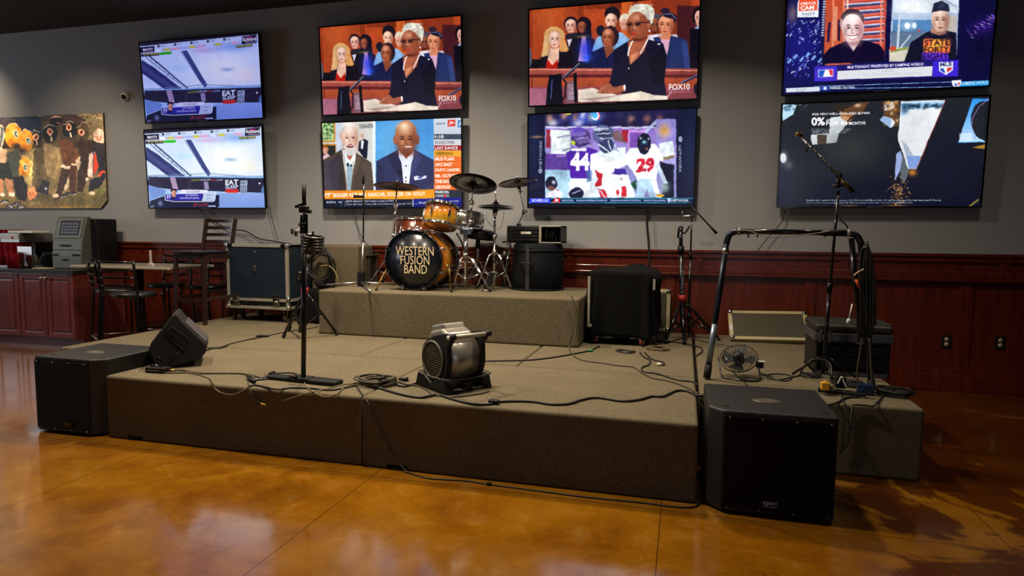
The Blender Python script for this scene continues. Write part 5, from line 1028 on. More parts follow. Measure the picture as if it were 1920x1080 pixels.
tag(g.build('thin_cable', mat('pale_cable', '#8c8c80', .5), loc=P(1450,444,'y',y_-.02)), 'thin pale cable looped along the crossbar of the tubular frame', 'cable')
rs = random.Random(31)
def ray_y(px, py, dy): return P(px, py, 'y', 4.42+dy)
g = MB()
for k in range(16):
    w1 = rs.uniform(-14, 14); dy = rs.uniform(-.07, -.025); px = 1624+w1*.7; zb_ = rs.uniform(600, 655); tp = 455+abs(w1)*.8
    g.tube(smooth([ray_y(px, zb_, dy), ray_y(px-2+rs.uniform(-3,3), 560, dy), ray_y(px-1+rs.uniform(-2,2), 500, dy), ray_y(1622+w1*.5, tp+6, dy), ray_y(1624+w1*.2, tp-1, dy-.01), ray_y(1627-w1*.3, tp+5, dy-.02), ray_y(1628-w1*.8, 520, dy-.02), ray_y(1630-w1*.7+rs.uniform(-3,3), 600, dy-.02), ray_y(1630-w1*.5, zb_, dy-.02)], 4), .0055, 6)
tag(g.build('cable_bundle', CABLE, loc=P(1624, 640, 'y', 4.36)), 'thick bundle of looped black cables hanging on the right leg of the tubular frame', 'cable')
MB_ = MB(); MB_.tube([P(1605,524,'y',4.33), P(1611,538,'y',4.33)], [.008,.011], 10); MB_.tube([P(1611,538,'y',4.33), P(1613,542,'y',4.33)], .006, 8)
tag(MB_.build('orange_plug', mat('orange_plastic', '#d8501c', .5), loc=P(1609,532,'y',4.33)), 'small orange plug among the hanging cables', 'plug')
g = MB(); g.tube(smooth([P(1601,517,'y',4.33), P(1608,511,'y',4.33), P(1620,505,'y',4.34)]), .005, 8)
tag(g.build('cable_tie', mat('cream_tie', '#c8b48c', .5), loc=P(1608,511,'y',4.33)), 'pale tie around the hanging cables above the orange plug', 'tie')
g = MB(); c_ = P(1591,599,'y',4.9); g.tube([P(1589,607,'y',4.90), P(1592,598,'y',4.90)], .012, 12); g.tube([P(1592,598,'y',4.90), P(1598,570,'y',4.9)], .005, 8); c_.z = P(1589,607,'y',4.90).z
tag(g.build('cable_plug', WHT, loc=c_), 'pale cable plug standing on top of the rack case', 'plug')
for k, (px, r, lab) in enumerate(((1608, .010, 'grey cable running down from the bundle to the blue adapter'), (1622, .013, 'thicker grey cable running down from the bundle to the power strip'))):
    g = MB(); e_ = P(1612 if k == 0 else 1636, 728, 'y', 4.30); g.tube(smooth([P(px+8,634,'y',4.34), P(px+4 if k == 0 else px+10,665,'y',4.33), P(px-1 if k == 0 else px+12,700,'y',4.31), e_]), r*.5, 8)
    tag(g.build('power_cable', CABLEB, loc=e_), lab, 'cable')

# ================================================================ WIRE FAN
root = thing('wire_fan', 'small black wire-caged fan beside the tubular frame', 'fan', P(1392, 714, 'z', SH))
fc = P(1385, 672, 'y', 4.56); ax_ = Vector((-.15, -.55, .75)).normalized(); M_ = align(fc, ax_)
R_ = .125
for s_, nm in ((1, 'front_cage'), (-1, 'rear_cage')):
    g = MB()
    for k in range(32):
        t = 2*PI*k/32; g.tube([M_ @ Vector((r*math.cos(t), r*math.sin(t), s_*z)) for r, z in ((.03,.045),(.07,.042),(.11,.028),(R_,0))], .0012, 5)
    for r, z in ((.03,.045),(.085,.038),(R_,0)): g.tube([M_ @ Vector((r*math.cos(2*PI*k/32), r*math.sin(2*PI*k/32), s_*z)) for k in range(32)], .003 if r == R_ else .0015, 6, closed=True)
    g.build(nm, BLKG, root)
MB().lathe([(0,-.03),(.035,-.03),(.035,.035),(.02,.05),(0,.052)], M_, 24).build('hub', BLK, root)
for k in range(4):
    t = k*PI/2; g = MB(); pts_ = [(.03,-.01,-.012),(.10,-.05,.012),(.112,.02,.0),(.085,.05,-.014),(.03,.02,-.016)]; g.prism([M_ @ (Matrix.Rotation(t,4,'Z') @ Vector(p)) for p in pts_], ax_*.002); g.build('blade', BLK, root)
g = MB(); e1, e2 = M_ @ Vector((R_+.008,0,0)), M_ @ Vector((-R_-.008,0,0))
if e1.x > e2.x: e1, e2 = e2, e1
a, b_, c2, d2 = P(1357,705,'z',SH+.008), P(1423,711,'z',SH+.008), P(1424,700,'z',SH+.008), P(1350,690,'z',SH+.008)
g.tube(smooth([P(1346,670,'y',4.60), P(1350,692,'y',4.52), P(1358,708,'z',SH+.008), P(1390,713,'z',SH+.008), P(1420,714,'z',SH+.008), P(1425,705,'y',4.52), P(1422,688,'y',4.60)], 6), .006, 8); g.build('stand_loop', BLKG, root)
g = MB(); c_ = P(1426, 682, 'y', 4.66); g.box(c_-Vector((.03,.02,.03)), c_+Vector((.02,.03,.015)), bev=.008); g.build('clip', BLK, root)
MB().box(c_+Vector((-.015,-.022,.012)), c_+Vector((.03,.01,.02)), bev=.002).build('switch_plate', WHT, root)
# ================================================================ DRUM KIT (on the riser)
def burst(axis):
    m = bpy.data.materials.new('amber_burst_lacquer_'+axis); m.use_nodes = True; nt = m.node_tree; b = nt.nodes['Principled BSDF']
    tc = nt.nodes.new('ShaderNodeTexCoord'); sx = nt.nodes.new('ShaderNodeSeparateXYZ'); nt.links.new(tc.outputs['Generated'], sx.inputs[0])
    r = nt.nodes.new('ShaderNodeValToRGB'); e = r.color_ramp.elements
    stops = [(.0,'#3a1206'),(.12,'#8a3c0c'),(.3,'#d8841c'),(.6,'#e09828'),(.85,'#a04a10'),(1.,'#24100a')] if axis == 'X' else [(0.,'#8a5210'),(.15,'#c88414'),(.45,'#eab030'),(.68,'#b86a12'),(.85,'#3a180a'),(1.,'#1c0c08')]
    while len(e) < len(stops): e.new(.5)
    for x, (p, c) in zip(e, stops): x.position = p; x.color = (*lin(c), 1)
    nt.links.new(sx.outputs['Y' if axis == 'Y' or axis == 'X' else 'Z'], r.inputs[0])
    n = nt.nodes.new('ShaderNodeTexNoise'); n.inputs['Scale'].default_value = 9; n.inputs['Detail'].default_value = 5
    mp = nt.nodes.new('ShaderNodeMapping'); mp.inputs['Scale'].default_value = (1,6,6) if axis != 'Z' else (6,6,1); nt.links.new(tc.outputs['Object'], mp.inputs[0]); nt.links.new(mp.outputs[0], n.inputs['Vector'])
    mr = nt.nodes.new('ShaderNodeMapRange'); mr.inputs[1].default_value = .3; mr.inputs[2].default_value = .7; mr.inputs[3].default_value = .8; mr.inputs[4].default_value = 1.15; nt.links.new(n.outputs[0], mr.inputs[0])
    v = nt.nodes.new('ShaderNodeVectorMath'); v.operation = 'SCALE'; nt.links.new(r.outputs[0], v.inputs[0]); nt.links.new(mr.outputs[0], v.inputs['Scale']); nt.links.new(v.outputs[0], b.inputs['Base Color'])
    b.inputs['Roughness'].default_value = .22; b.inputs['Coat Weight'].default_value = .7; b.inputs['Coat Roughness'].default_value = .06; return m
BURY, BURZ = burst('X'), burst('Z'); BURD = mat('dark_amber_lacquer', '#5c2408', .25, coat=.6)
SKIN = mat('coated_drum_skin', '#cfc8b8', .5); SKINB = mat('black_drum_skin', '#141722', .28, coat=.4)
CLEAR = mat('amber_clear_skin', '#a87428', .2, coat=.5)
def hoop(mb, M, r, z, h=.022, t=.006):
    mb.lathe([(r-.004,z),(r+t,z),(r+t,z+.003),(r+t*.5,z+.004),(r+t*.5,z+h-.003),(r+t,z+h),(r-.004,z+h),(r-.004,z)], M, 40)
def drum(name, label, c, ax, r, h, shell, n=6, top=SKIN, bot=CLEAR, group=None, hoopm=None):
    """c = centre of the lower/front head, ax = direction towards the other head"""
    M = align(c, ax); root = thing(name, label, 'drum', c, group=group)
    g = MB(); g.lathe([(r-.006,0),(r,0),(r,h),(r-.006,h)], M, 48); sh = g.build('shell', shell, root)
    MB().lathe([(0,-.002),(r+.001,-.002),(r+.001,.004)], M, 40).build('bottom_head', bot, root)
    MB().lathe([(r+.001,h-.004),(r+.001,h+.002),(0,h+.002)], M, 40).build('top_head', top, root)
    for z in (-.008, h-.014):
        g = MB(); hoop(g, M, r+.003, z); g.build('hoop', hoopm or CHR, root)
    for k in range(n):
        t = 2*PI*(k+.5)/n; x, y = (r+.012)*math.cos(t), (r+.012)*math.sin(t); R2 = M @ Matrix.Rotation(t, 4, 'Z')
        g = MB(); g.box((r-.002,-.010,h*.35), (r+.018,.010,h*.65), R2, .005)
        g.sphere((r+.012,0,h*.32), .009, R2, seg=8); g.sphere((r+.012,0,h*.68), .009, R2, seg=8); lg = g.build('lug', CHR, root)
        g = MB(); g.tube([R2 @ Vector((r+.010,0,-.006)), R2 @ Vector((r+.010,0,h+.008))], .0032, 6)
        for z in (-.002, h): g.sphere((r+.010,0,z), .008, R2, seg=8)
        g.build('tension_rod', CHR, lg)
    return root, M
# bass drum
BX, BY, BZ, BR = -2.457, 5.55, RH+.287, .270
root = thing('bass_drum', 'large amber bass drum with black lettered front head', 'drum', (BX, BY, RH))
M = align((BX, BY, BZ), (0,1,0)); g = MB(); g.lathe([(BR-.006,0.02),(BR,0.02),(BR,.44),(BR-.006,.44)], M, 64); g.build('shell', BURY, root)
MB().lathe([(0,-.002),(BR+.004,-.002),(BR+.004,.02)], M, 64).build('front_head', SKINB, root); MB().lathe([(BR+.003,.43),(BR+.003,.46),(0,.46)], M, 64).build('rear_head', SKIN, root)
for z, mt in ((-.012, mat('black_lacquer_hoop', '#0c0c10', .2, coat=.5)), (.432, mat('plum_lacquer_hoop', '#241c2c', .25, coat=.4))):
    g = MB(); g.lathe([(BR+.002,z),(BR+.016,z),(BR+.018,z+.004),(BR+.018,z+.036),(BR+.016,z+.04),(BR+.002,z+.04),(BR+.002,z)], M, 64); g.build('hoop', mt, root)
for k in range(8):
    t = 2*PI*(k+.5)/8; R2 = M @ Matrix.Rotation(t, 4, 'Z')
    for s_, z0 in ((1, -.012), (-1, .472)):
        g = MB(); a = BR+.018
        g.box((a-.03,-.013,min(z0,z0+s_*.004)-.0025), (a+.008,.013,max(z0,z0+s_*.004)), R2, .002); g.box((a,-.011,min(z0,z0+s_*.045)), (a+.008,.011,max(z0,z0+s_*.045)), R2, .002); g.sphere((a+.012,0,z0+s_*.04), .012, R2, seg=10)
        cw = g.build('claw_hook', CHR, root)
        g = MB(); g.tube([R2 @ Vector((a+.006,0,z0+s_*.03)), R2 @ Vector((a-.004,0,z0+s_*.14))], .0035, 6); g.box((BR-.002,-.011,z0+s_*.15-.018), (BR+.02,.011,z0+s_*.15+.018), R2, .005); g.build('tension_rod', CHR, cw)
g = MB()
for t_, x0, x1, yt, yb_ in (('WESTERN', 742, 813, 461.5, 478.3), ('FUSION', 751, 805, 479.3, 495.2), ('BAND', 758, 800.5, 496.2, 512.2)):
    a, b_, c_ = P(x0, yb_, 'y', BY-.0045), P(x1, yb_, 'y', BY-.0045), P(x0, yt, 'y', BY-.0045); text_on(g, t_, a, (b_.x-a.x, 0, 0), (0, 0, c_.z-a.z), -.002)
g.build('lettering', mat('cream_print', '#e4cfa4', .5), root)
for pts_, nm in (([(729,500),(718,517),(705,544)],0), ([(835,494),(842,503),(846,547)],0)):
    yy = BY+.10; q = [P(x, y, 'y', yy) for x, y in pts_]; q[-1] = P(*pts_[-1], 'z', RH+.006)
    sp_ = MB().tube(q, [.012,.009,.007], 10).build('spur', BRASS, root); g = MB(); g.sphere(q[1], .014, seg=10); g.tube([q[1], q[1]+Vector((0,-.03,.01))], .006, 8); g.build('spur_clamp', CHR, sp_)
    MB().tube([q[-1]+Vector((0,0,.0)), q[-1]+(q[-2]-q[-1])*.12], .011, 10).build('rubber_tip', RUB, sp_)
M_b = Matrix.Translation((BX, BY+.10, BZ+BR))
g = MB(); g.box((-.03,-.03,-.01), (.03,.03,.02), M_b, .005); g.tube([M_b @ Vector((0,0,.02)), M_b @ Vector((0,0,.05))], .014, 12); g.build('mount_bracket', CHR, root)
# toms, snare
tc_ = P(823, 424, 'y', 5.72); rt, Mt = drum('rack_tom', 'bright amber tilted tom above the bass drum', tc_, (.06,.32,.95), .153, .20, BURZ, 6, group=None)
fc_ = P(779, 440, 'y', 6.16); fc_.z = RH+.33; rt2, Mf = drum('floor_tom', 'dark amber floor tom behind the bass drum, on the left', fc_, (0,.02,1), .198, .36, BURD, 8)
for k in range(3):
    t = 2*PI*k/3+.3; p_ = fc_+Vector((.213*math.cos(t), .213*math.sin(t), 0)); g = MB(); g.tube([p_+Vector((0,0,.2)), p_+Vector((0,0,-.18)), p_+Vector((.02*math.cos(t),.02*math.sin(t),-.33+.01))], .006, 8); g.sphere(p_+Vector((.02*math.cos(t),.02*math.sin(t),-.318)), .012, seg=8); g.box(p_+Vector((-.012,-.012,.02)), p_+Vector((.012,.012,.06)), bev=.003); g.build('leg', CHR, rt2)
sc_ = P(872, 421, 'y', 6.13); sr, Ms = drum('snare_drum', 'silver snare drum between the rack tom and the hi-hat', sc_, (.10,.10,1), .168, .125, mat('pale_silver_shell', '#a8a49c', .3, .6), 8, bot=SKIN)
sb = Vector((sc_.x+.02, sc_.y, RH)); root = thing('snare_stand', 'chrome tripod stand under the silver snare drum', 'drum stand', sb)
MB().tube([sb+Vector((0,0,.10)), Vector((sb.x, sb.y, sc_.z-.03))], .011, 12).build('pole', CHR, root)
for k in range(3):
    t = k*2.094+.5; e_ = Vector((math.cos(t), math.sin(t), 0)); MB().tube([Vector((sb.x,sb.y,sc_.z-.05)), Vector((sb.x,sb.y,sc_.z-.045))+e_*.15, Vector((sb.x,sb.y,sc_.z-.012))+e_*.175], .007, 8).build('basket_arm', CHR, root)
    MB().tube([sb+Vector((0,0,.20)), sb+e_*.15+Vector((0,0,.012))], .008, 8).build('leg', CHR, root)
# cymbals
def cym_mat(): 
    m = mat('dark_bronze_cymbal', '#5a4632', .28, .9); return m
CYM = cym_mat(); CYMD = mat('blackened_bronze', '#1e1a1a', .25, .9)
def cymbal(name, label, c, ax, r, mt=CYM, bell=.016, group=None, flip=False):
    M = align(c, ax); root = thing(name, label, 'cymbal', c, group=group); s = -1 if flip else 1
    g = MB(); pr = [(.006,s*(.022+bell)),(.02,s*(.020+bell)),(.036,s*(.012+bell*.6)),(.044,s*.018),(r*.6,s*.010),(r,0),(r,-.0015),(r*.6,s*.010-.002),(.044,s*.018-.002),(.036,s*(.012+bell*.6)-.002),(.006,s*(.022+bell)-.002)]
    g.lathe(pr, M, 56); pl = g.build('cymbal_plate', mt, root)
    g = MB()
    for k in range(5): rr = r*(.35+.13*k); g.tube([M @ Vector((rr*math.cos(2*PI*i/40), rr*math.sin(2*PI*i/40), s*(.018-.018*(rr-.044)/(r-.044))-.0018)) for i in range(40)], .0006, 4, closed=True)
    g.build('lathe_grooves', CYMD, pl)
    MB().lathe([(0,s*.04),(.014,s*.042),(.014,s*.05),(0,s*.052)], M, 14).build('felt_washer', mat('felt', '#3a3632', .9), root)
    MB().lathe([(0,0),(.010,0),(.008,.016),(0,.018)], M @ Matrix.Translation((0,0,s*.052 if s > 0 else .01)), 12).build('wing_nut', CHR, root)
    return root, M
def cyl(a, b_, r1, r2=None, seg=12): return MB().tube([a, b_], [r1, r1 if r2 is None else r2], seg)
def cymbal_stand(label, base, joints, tip, legs, hub=.30, rad=.0125, name='cymbal_stand', group=None):
    base = Vector(base); root = thing(name, label, 'cymbal stand', base)
    pts_ = [base+Vector((0,0,.03))]+[Vector(j) for j in joints]+[Vector(tip)]
    for i, (a, b_) in enumerate(zip(pts_, pts_[1:])):
        MB().tube([a, b_], max(.005, rad-.0025*i), 14).build('tube', CHR, root)
        if i < len(pts_)-2:
            g = MB(); g.tube([b_-(b_-a).normalized()*.03, b_+(b_-a).normalized()*.012], rad*1.6, 14); g.tube([b_, b_+Vector((.03,-.02,0))], .006, 8); g.box(b_+Vector((.026,-.03,-.012)), b_+Vector((.034,-.01,.012)), bev=.003); g.build('wing_clamp', CHR, root)
    hz = base+Vector((0,0,hub)); g = MB(); g.tube([hz-Vector((0,0,.03)), hz+Vector((0,0,.025))], rad*1.8, 14); g.build('hub', CHRG, root)
    lo = base+Vector((0,0,.10)); MB().tube([lo-Vector((0,0,.02)), lo+Vector((0,0,.02))], rad*1.6, 12).build('lower_collar', CHRG, root)
    for t in legs:
        t = Vector(t); t.z = base.z+.012; h = hz; kx = t-Vector((base.x, base.y, t.z)); s_ = kx.cross(Vector((0,0,1))).normalized()*.010
        g = MB(); bend = h+kx*.28+Vector((0,0,-.03))
        for q in (s_, -s_): g.tube([h+q, bend+q, t+q*.6], .0055, 8)
        lg = g.build('leg', CHR, root); MB().tube([t-(t-h).normalized()*.05, t], .013, 10).build('rubber_foot', RUB, lg)
        mid = h+(t-h)*.55; MB().tube([lo, mid], .006, 8).build('brace', CHR, root)
    return root
# left crash
c1 = P(744, 350, 'y', 6.0); cymbal('crash_cymbal', 'bronze cymbal at the left of the drum kit, edge over the orange banner', c1, (0,.13,1), .233)
b1 = Vector((c1.x+.02, 6.0, RH)); b1_ = P(735, 470, 'y', 6.0)
cymbal_stand('chrome stand of the leftmost cymbal', (b1_.x, 6.02, RH), [P(738, 440, 'y', 6.02), P(742, 385, 'y', 6.0)], c1-Vector((0,0,.0)), [P(690, 528, 'y', 5.9), (b1_.x+.08, 6.32, RH), (b1_.x-.22, 6.22, RH)], hub=.30)
# centre crash on the tom/cymbal stand
c2 = P(887, 345, 'y', 5.80); cymbal('crash_cymbal', 'largest dark bronze cymbal, steeply tilted above the snare drum', c2, (.0,.36,.93), .228, CYMD)
b2_ = P(873, 536, 'z', RH); b2_ = Vector((P(872, 500, 'y', 5.82).x, 5.82, RH))
sroot = cymbal_stand('heavy chrome stand beside the bass drum, holding the tilted cymbal', b2_, [P(872, 430, 'y', 5.82), P(883, 415, 'y', 5.82), P(884, 378, 'y', 5.81)], c2, [P(920, 548, 'z', RH), P(848, 540, 'y', 5.72), b2_+Vector((.05,.3,0))], hub=.33, rad=.016)
g = MB(); c_ = P(872, 434, 'y', 5.80); g.box(c_-Vector((.045,.03,.03)), c_+Vector((.055,.03,.03)), bev=.01); g.sphere(P(884,430,'y',5.79), .022, seg=10); g.sphere(P(862,428,'y',5.79), .018, seg=10); g.build('multi_clamp', mat('blued_chrome', '#8898b0', .2, .9), sroot)
g = MB(); g.tube([c_, P(856, 420, 'y', 5.78), P(846, 405, 'y', 5.74)], .010, 10); g.build('tom_arm', CHR, sroot)
g = MB(); g.tube([P(856,437,'y',5.82), P(866,455,'y',5.84), P(870,470,'y',5.84)], .008, 10); g.build('cable_sleeve', BLK, sroot)
# hi-hat
ch = P(929.5, 388, 'y', 5.98); hb = Vector((P(927, 500, 'y', 5.98).x, 5.98, RH))
root, Mh = cymbal('hi_hat_cymbal', 'upper dark hi-hat cymbal with pointed bell', ch+Vector((0,0,.006)), (.02,.02,1), .178, CYMD, bell=.022)
cymbal('hi_hat_cymbal', 'lower dark hi-hat cymbal, facing down', ch-Vector((0,0,.012)), (.03,.04,1), .176, CYMD, bell=.012, flip=True)
hr = cymbal_stand('chrome hi-hat stand with foot pedal', hb, [P(927, 442, 'y', 5.98), P(928, 398, 'y', 5.98)], P(929.5, 391, 'y', 5.98), [P(960, 544, 'z', RH), P(893, 520, 'y', 5.86), hb+Vector((.02,.28,0))], hub=.36, rad=.014, name='hi_hat_stand')
MB().tube([P(929,395,'y',5.98), P(929, 352, 'y', 5.98)], .004, 8).build('pull_rod', CHR, hr)
g = MB(); g.lathe([(0,0),(.02,0),(.022,.02),(.012,.03),(0,.03)], Matrix.Translation(P(928,400,'y',5.98)), 16); g.tube([P(928,396,'y',5.98),P(928,404,'y',5.98)], .018, 12); g.build('cymbal_seat', CHR, hr)
for a in ((912,397,913,412),(945,397,940,425)):
    MB().tube(smooth([P(a[0],a[1],'y',5.97), P(a[2],a[3],'y',5.97), P(928,430,'y',5.98)]), .0025, 6).build('support_wire', CHR, hr)
f0, f1 = P(927, 541, 'z', RH+.01), P(928, 505, 'y', 5.93)
fy0 = 5.72; g = MB(); bz = RH+.008
X_ = hb.x; 
for s_ in (-1,1): g.tube([(X_+s_*.045, 5.70, bz), (X_+s_*.045, 5.72, bz+.01), (X_+s_*.035, 5.94, bz+.16)], .006, 8)
g.tube([(X_-.045, 5.70, bz), (X_+.045, 5.70, bz)], .006, 8); g.tube([(X_-.035, 5.94, bz+.16), (X_+.035, 5.94, bz+.16)], .006, 8); g.build('pedal_frame', CHRG, hr)
g = MB(); g.prism([(X_-.032, 5.715, bz+.012), (X_+.032, 5.715, bz+.012), (X_+.026, 5.93, bz+.15), (X_-.026, 5.93, bz+.15)], (0,.002,.006), bev=.001); g.build('footboard', BLKM, hr)
# right crash on boom
c3 = P(971, 343, 'y', 5.98); cymbal('crash_cymbal', 'rightmost small bronze cymbal, tilted towards the hi-hat', c3, (-.16,.12,.97), .19)
b3 = Vector((P(946, 500, 'y', 6.22).x, 6.22, RH))
cr = cymbal_stand('thin boom stand of the rightmost cymbal, behind the black round drum bag', b3, [P(955, 462, 'y', 6.24), P(972, 421, 'y', 6.2), P(983, 396, 'y', 6.1)], c3, [b3+Vector((-.16,-.12,0)), b3+Vector((.02,.2,0)), b3+Vector((-.15,.14,0))], hub=.34, rad=.011)
g = MB(); g.sphere(P(983,396,'y',6.10), .024, seg=12); g.tube([P(976,360,'y',6.02), P(973,352,'y',5.99)], .018, 12); g.build('tilter', CHR, cr)
g = MB(); g.tube([P(942,454,'y',6.25), P(965,451,'y',6.25)], .008, 8); g.sphere(P(958,452,'y',6.25), .02, seg=10); g.sphere(P(966,440,'y',6.25), .016, seg=10); g.tube([P(966,440,'y',6.25), P(950,459,'y',6.25)], .006, 8); g.build('boom_clamp', BRASS, cr)
# throne
tc2 = P(905, 436, 'y', 6.28); tb = Vector((P(895,470,'y',6.28).x, 6.28, RH))
root = thing('drum_throne', 'black padded drum throne behind the snare drum', 'stool', tb)
g = MB(); c_ = Vector((tb.x+.03, 6.27, tc2.z-.02)); M_ = Matrix.Translation(c_) @ Matrix.Rotation(.12, 4, 'Y'); g.lathe([(0,-.05),(.15,-.05),(.168,-.03),(.172,.02),(.16,.045),(.10,.055),(0,.055)], M_, 32); g.build('seat', mat('black_vinyl', '#121216', .35), root)
MB().tube([tb+Vector((0,0,.1)), Vector((tb.x+.01, 6.28, tc2.z-.06))], .012, 12).build('post', CHR, root)
MB().tube([Vector((tb.x, 6.28, tc2.z-.16)), Vector((tb.x+.01, 6.28, tc2.z-.06))], .024, 12).build('sleeve', BLK, root)
MB().tube([Vector((tb.x, 6.28, RH+.20)), Vector((tb.x, 6.28, RH+.29))], .018, 12).build('height_collar', BRASS, root)
for k in range(3):
    t = k*2.094+.2; e_ = Vector((math.cos(t), math.sin(t)*.6, 0)); MB().tube([tb+Vector((0,0,.26)), tb+e_*.22+Vector((0,0,.012))], .009, 8).build('leg', CHR, root)
# bass pedal
root = thing('kick_pedal', 'chrome bass drum pedal on the riser behind the bass drum', 'drum pedal', (BX+.28, 6.04, RH))
g = MB(); g.prism([(BX+.24,6.06,RH+.012),(BX+.32,6.06,RH+.012),(BX+.31,6.30,RH+.04),(BX+.25,6.30,RH+.04)], (0,0,.008)); g.build('footboard', CHRG, root)
g = MB(); g.tube([(BX+.235,6.07,RH), (BX+.235,6.06,RH+.22)], .008, 8); g.tube([(BX+.325,6.07,RH), (BX+.325,6.06,RH+.22)], .008, 8); g.tube([(BX+.235,6.06,RH+.22), (BX+.325,6.06,RH+.22)], .008, 8); g.build('frame', CHR, root)
g = MB(); g.tube([(BX+.28,6.06,RH+.22), (BX+.27,6.04,RH+.33)], .005, 8); g.sphere((BX+.27,6.035,RH+.34), .025, seg=12); g.build('beater', WHT, root)
# microphones and small items among the kit: low boom mic stand
# round drum bag and effects rack
y_ = 5.88; xa, xb = P(962, 500, 'y', 6.1).x, P(1055, 500, 'y', 6.1).x; R_ = (xb-xa)/2; c_ = Vector(((xa+xb)/2, 6.12, RH)); h_ = P(1008, 456, 'y', 6.0).z-RH
root = thing('drum_bag', 'round black fabric drum bag on the riser, right of the drum kit', 'drum case', c_)
BAG = mat('navy_black_fabric', '#0d1118', .8, bump=.3, bscale=200, spec=.2)
g = MB(); g.lathe([(0,0),(R_-.02,0),(R_,.015),(R_+.004,h_*.5),(R_,h_-.06),(R_-.012,h_-.02),(R_-.03,h_),(0,h_)], Matrix.Translation(c_), 48); bg = g.build('body', BAG, root)
g = MB(); zt = c_.z+h_
for z in (.012, h_-.07): g.tube([c_+Vector(((R_+.006)*math.cos(2*PI*k/40), (R_+.006)*math.sin(2*PI*k/40), z)) for k in range(40)], .006, 6, closed=True)
g.build('zip_piping', BLK, bg)
g = MB(); M_ = Matrix.Translation(c_); an = -1.75
for da in (0,): g.prism([(c_.x+(R_+.005)*math.cos(an+a), c_.y+(R_+.005)*math.sin(an+a), RH+z) for a, z in ((-.075,.01),(.075,.01),(.075,h_-.02),(-.075,h_-.02))], Vector((math.cos(an), math.sin(an), 0))*.006); g.build('webbing_strap', mat('grey_webbing', '#24242a', .7), bg)
g = MB(); hpn = [c_+Vector(((R_+.02+.03*(1 if i in (1,2) else 0))*math.cos(an+a), (R_+.02+.03*(1 if i in (1,2) else 0))*math.sin(an+a), z)) for i, (a, z) in enumerate(((-.22,.20),(-.15,.26),(.15,.26),(.22,.20)))]; g.tube(smooth(hpn), .010, 8); g.build('carry_handle', BLK, bg)
y_ = 5.99; xa, xm, xb = P(950, 440, 'y', y_).x, P(1013, 440, 'y', y_).x, P(1052, 440, 'y', y_).x; z0 = zt+.001; h_ = .165; d_ = .30
root = thing('effects_rack', 'small black equipment rack with white label on top of the round drum bag', 'equipment rack', ((xa+xb)/2, y_, z0), 0)
g = MB(); g.box((xa-(xa+xb)/2+.0,0,0), (xm-(xa+xb)/2,d_,h_), bev=.012); 
for k in range(4): g.box((xa-(xa+xb)/2+.05,-.006,.02+k*.034), (xm-(xa+xb)/2-.02,.004,.036+k*.034), bev=.002)
g.build('lid', BLK, root, local=True)
g = MB(); o2 = xm-(xa+xb)/2; e2 = xb-(xa+xb)/2
g.box((o2,0,0), (e2,d_,.012)); g.box((o2,0,h_-.012), (e2,d_,h_)); g.box((o2,d_-.01,0), (e2,d_,h_)); g.box((e2-.01,.0,0), (e2,d_,h_)); g.build('shell', BLK, root, local=True)
g = MB(); g.box((o2-.012,-.008,0), (o2+.012,.01,h_+.003), bev=.003); g.box((o2,-.006,h_-.01), (e2,.006,h_+.003), bev=.002); g.box((o2,-.006,0), (e2,.006,.01), bev=.002); g.build('silver_edging', ALU, root, local=True)
g = MB(); g.box((o2-.19,-.009,h_*.52), (o2-.09,-.005,h_*.66)); g.build('white_label', WHT, root, local=True)
g = MB(); rs = random.Random(2)
for k in range(5): g.tube(smooth([(o2+.03+k*.03,.05,.02),(o2+.05+k*.02,-.0+.03,.09+rs.uniform(-.03,.03)),(o2+.04+k*.03,.05,.13)]), .004, 6)
g.build('inner_cables', CABLE, root, local=True)

# ================================================================ CLOTH-COVERED CART
x0, x1 = -.80, -.235; y0, y1 = 5.56, 6.12; zb = SH+.075; ztp = P(1140, 506, 'y', 5.6).z
root = thing('wheeled_cart', 'wheeled equipment cart with red casters, mostly hidden under black cloth', 'cart', ((x0+x1)/2, (y0+y1)/2, SH))
MB().box((x0+.02,y0+.02,zb), (x1-.02,y1-.02,zb+.05), bev=.006).build('deck', BLKM, root)
MB().box((x0+.05,y0+.05,zb+.05), (x1-.05,y1-.05,ztp-.03), bev=.01).build('equipment_body', BLK, root)
g = MB()
for x in (x0-.006,): g.box((x,y0-.02,zb+.09), (x+.022,y0+.004,ztp-.06), bev=.003); g.box((x,y0-.02,zb+.075), (x+.075,y0+.004,zb+.10), bev=.003)
g.box((x1-.014,y0-.02,ztp-.16), (x1+.006,y0+.004,ztp-.07), bev=.003); g.build('aluminium_edging', ALU, root)
for x, y in ((x0+.06,y0+.05),(x1-.10,y0+.02),(x0+.06,y1-.08),(x1-.08,y1-.08)):
    g = MB(); g.box((x-.03,y-.02,SH+.058), (x+.03,y+.05,zb+.004)); g.box((x+.018,y-.01,SH+.02), (x+.024,y+.03,zb)); cs = g.build('caster', CHRG, root)
    MB().tube([(x-.017,y+.005,SH+.034),(x+.017,y+.005,SH+.034)], .034, 20).build('wheel', mat('red_wheel', '#7c2a24', .5), cs)
    MB().tube([(x+.016,y+.005,SH+.034),(x+.021,y+.005,SH+.034)], .017, 14).build('hub_cap', CHR, cs)
g = MB(); g.tube([(x0+.10,y0+.0,zb-.012),(x0+.22,y0-.005,zb-.008)], .005, 6); g.tube([(x1-.20,y0-.005,zb-.008),(x1-.11,y0,zb-.002)], .006, 6); g.build('brake_bar', CHR, root)
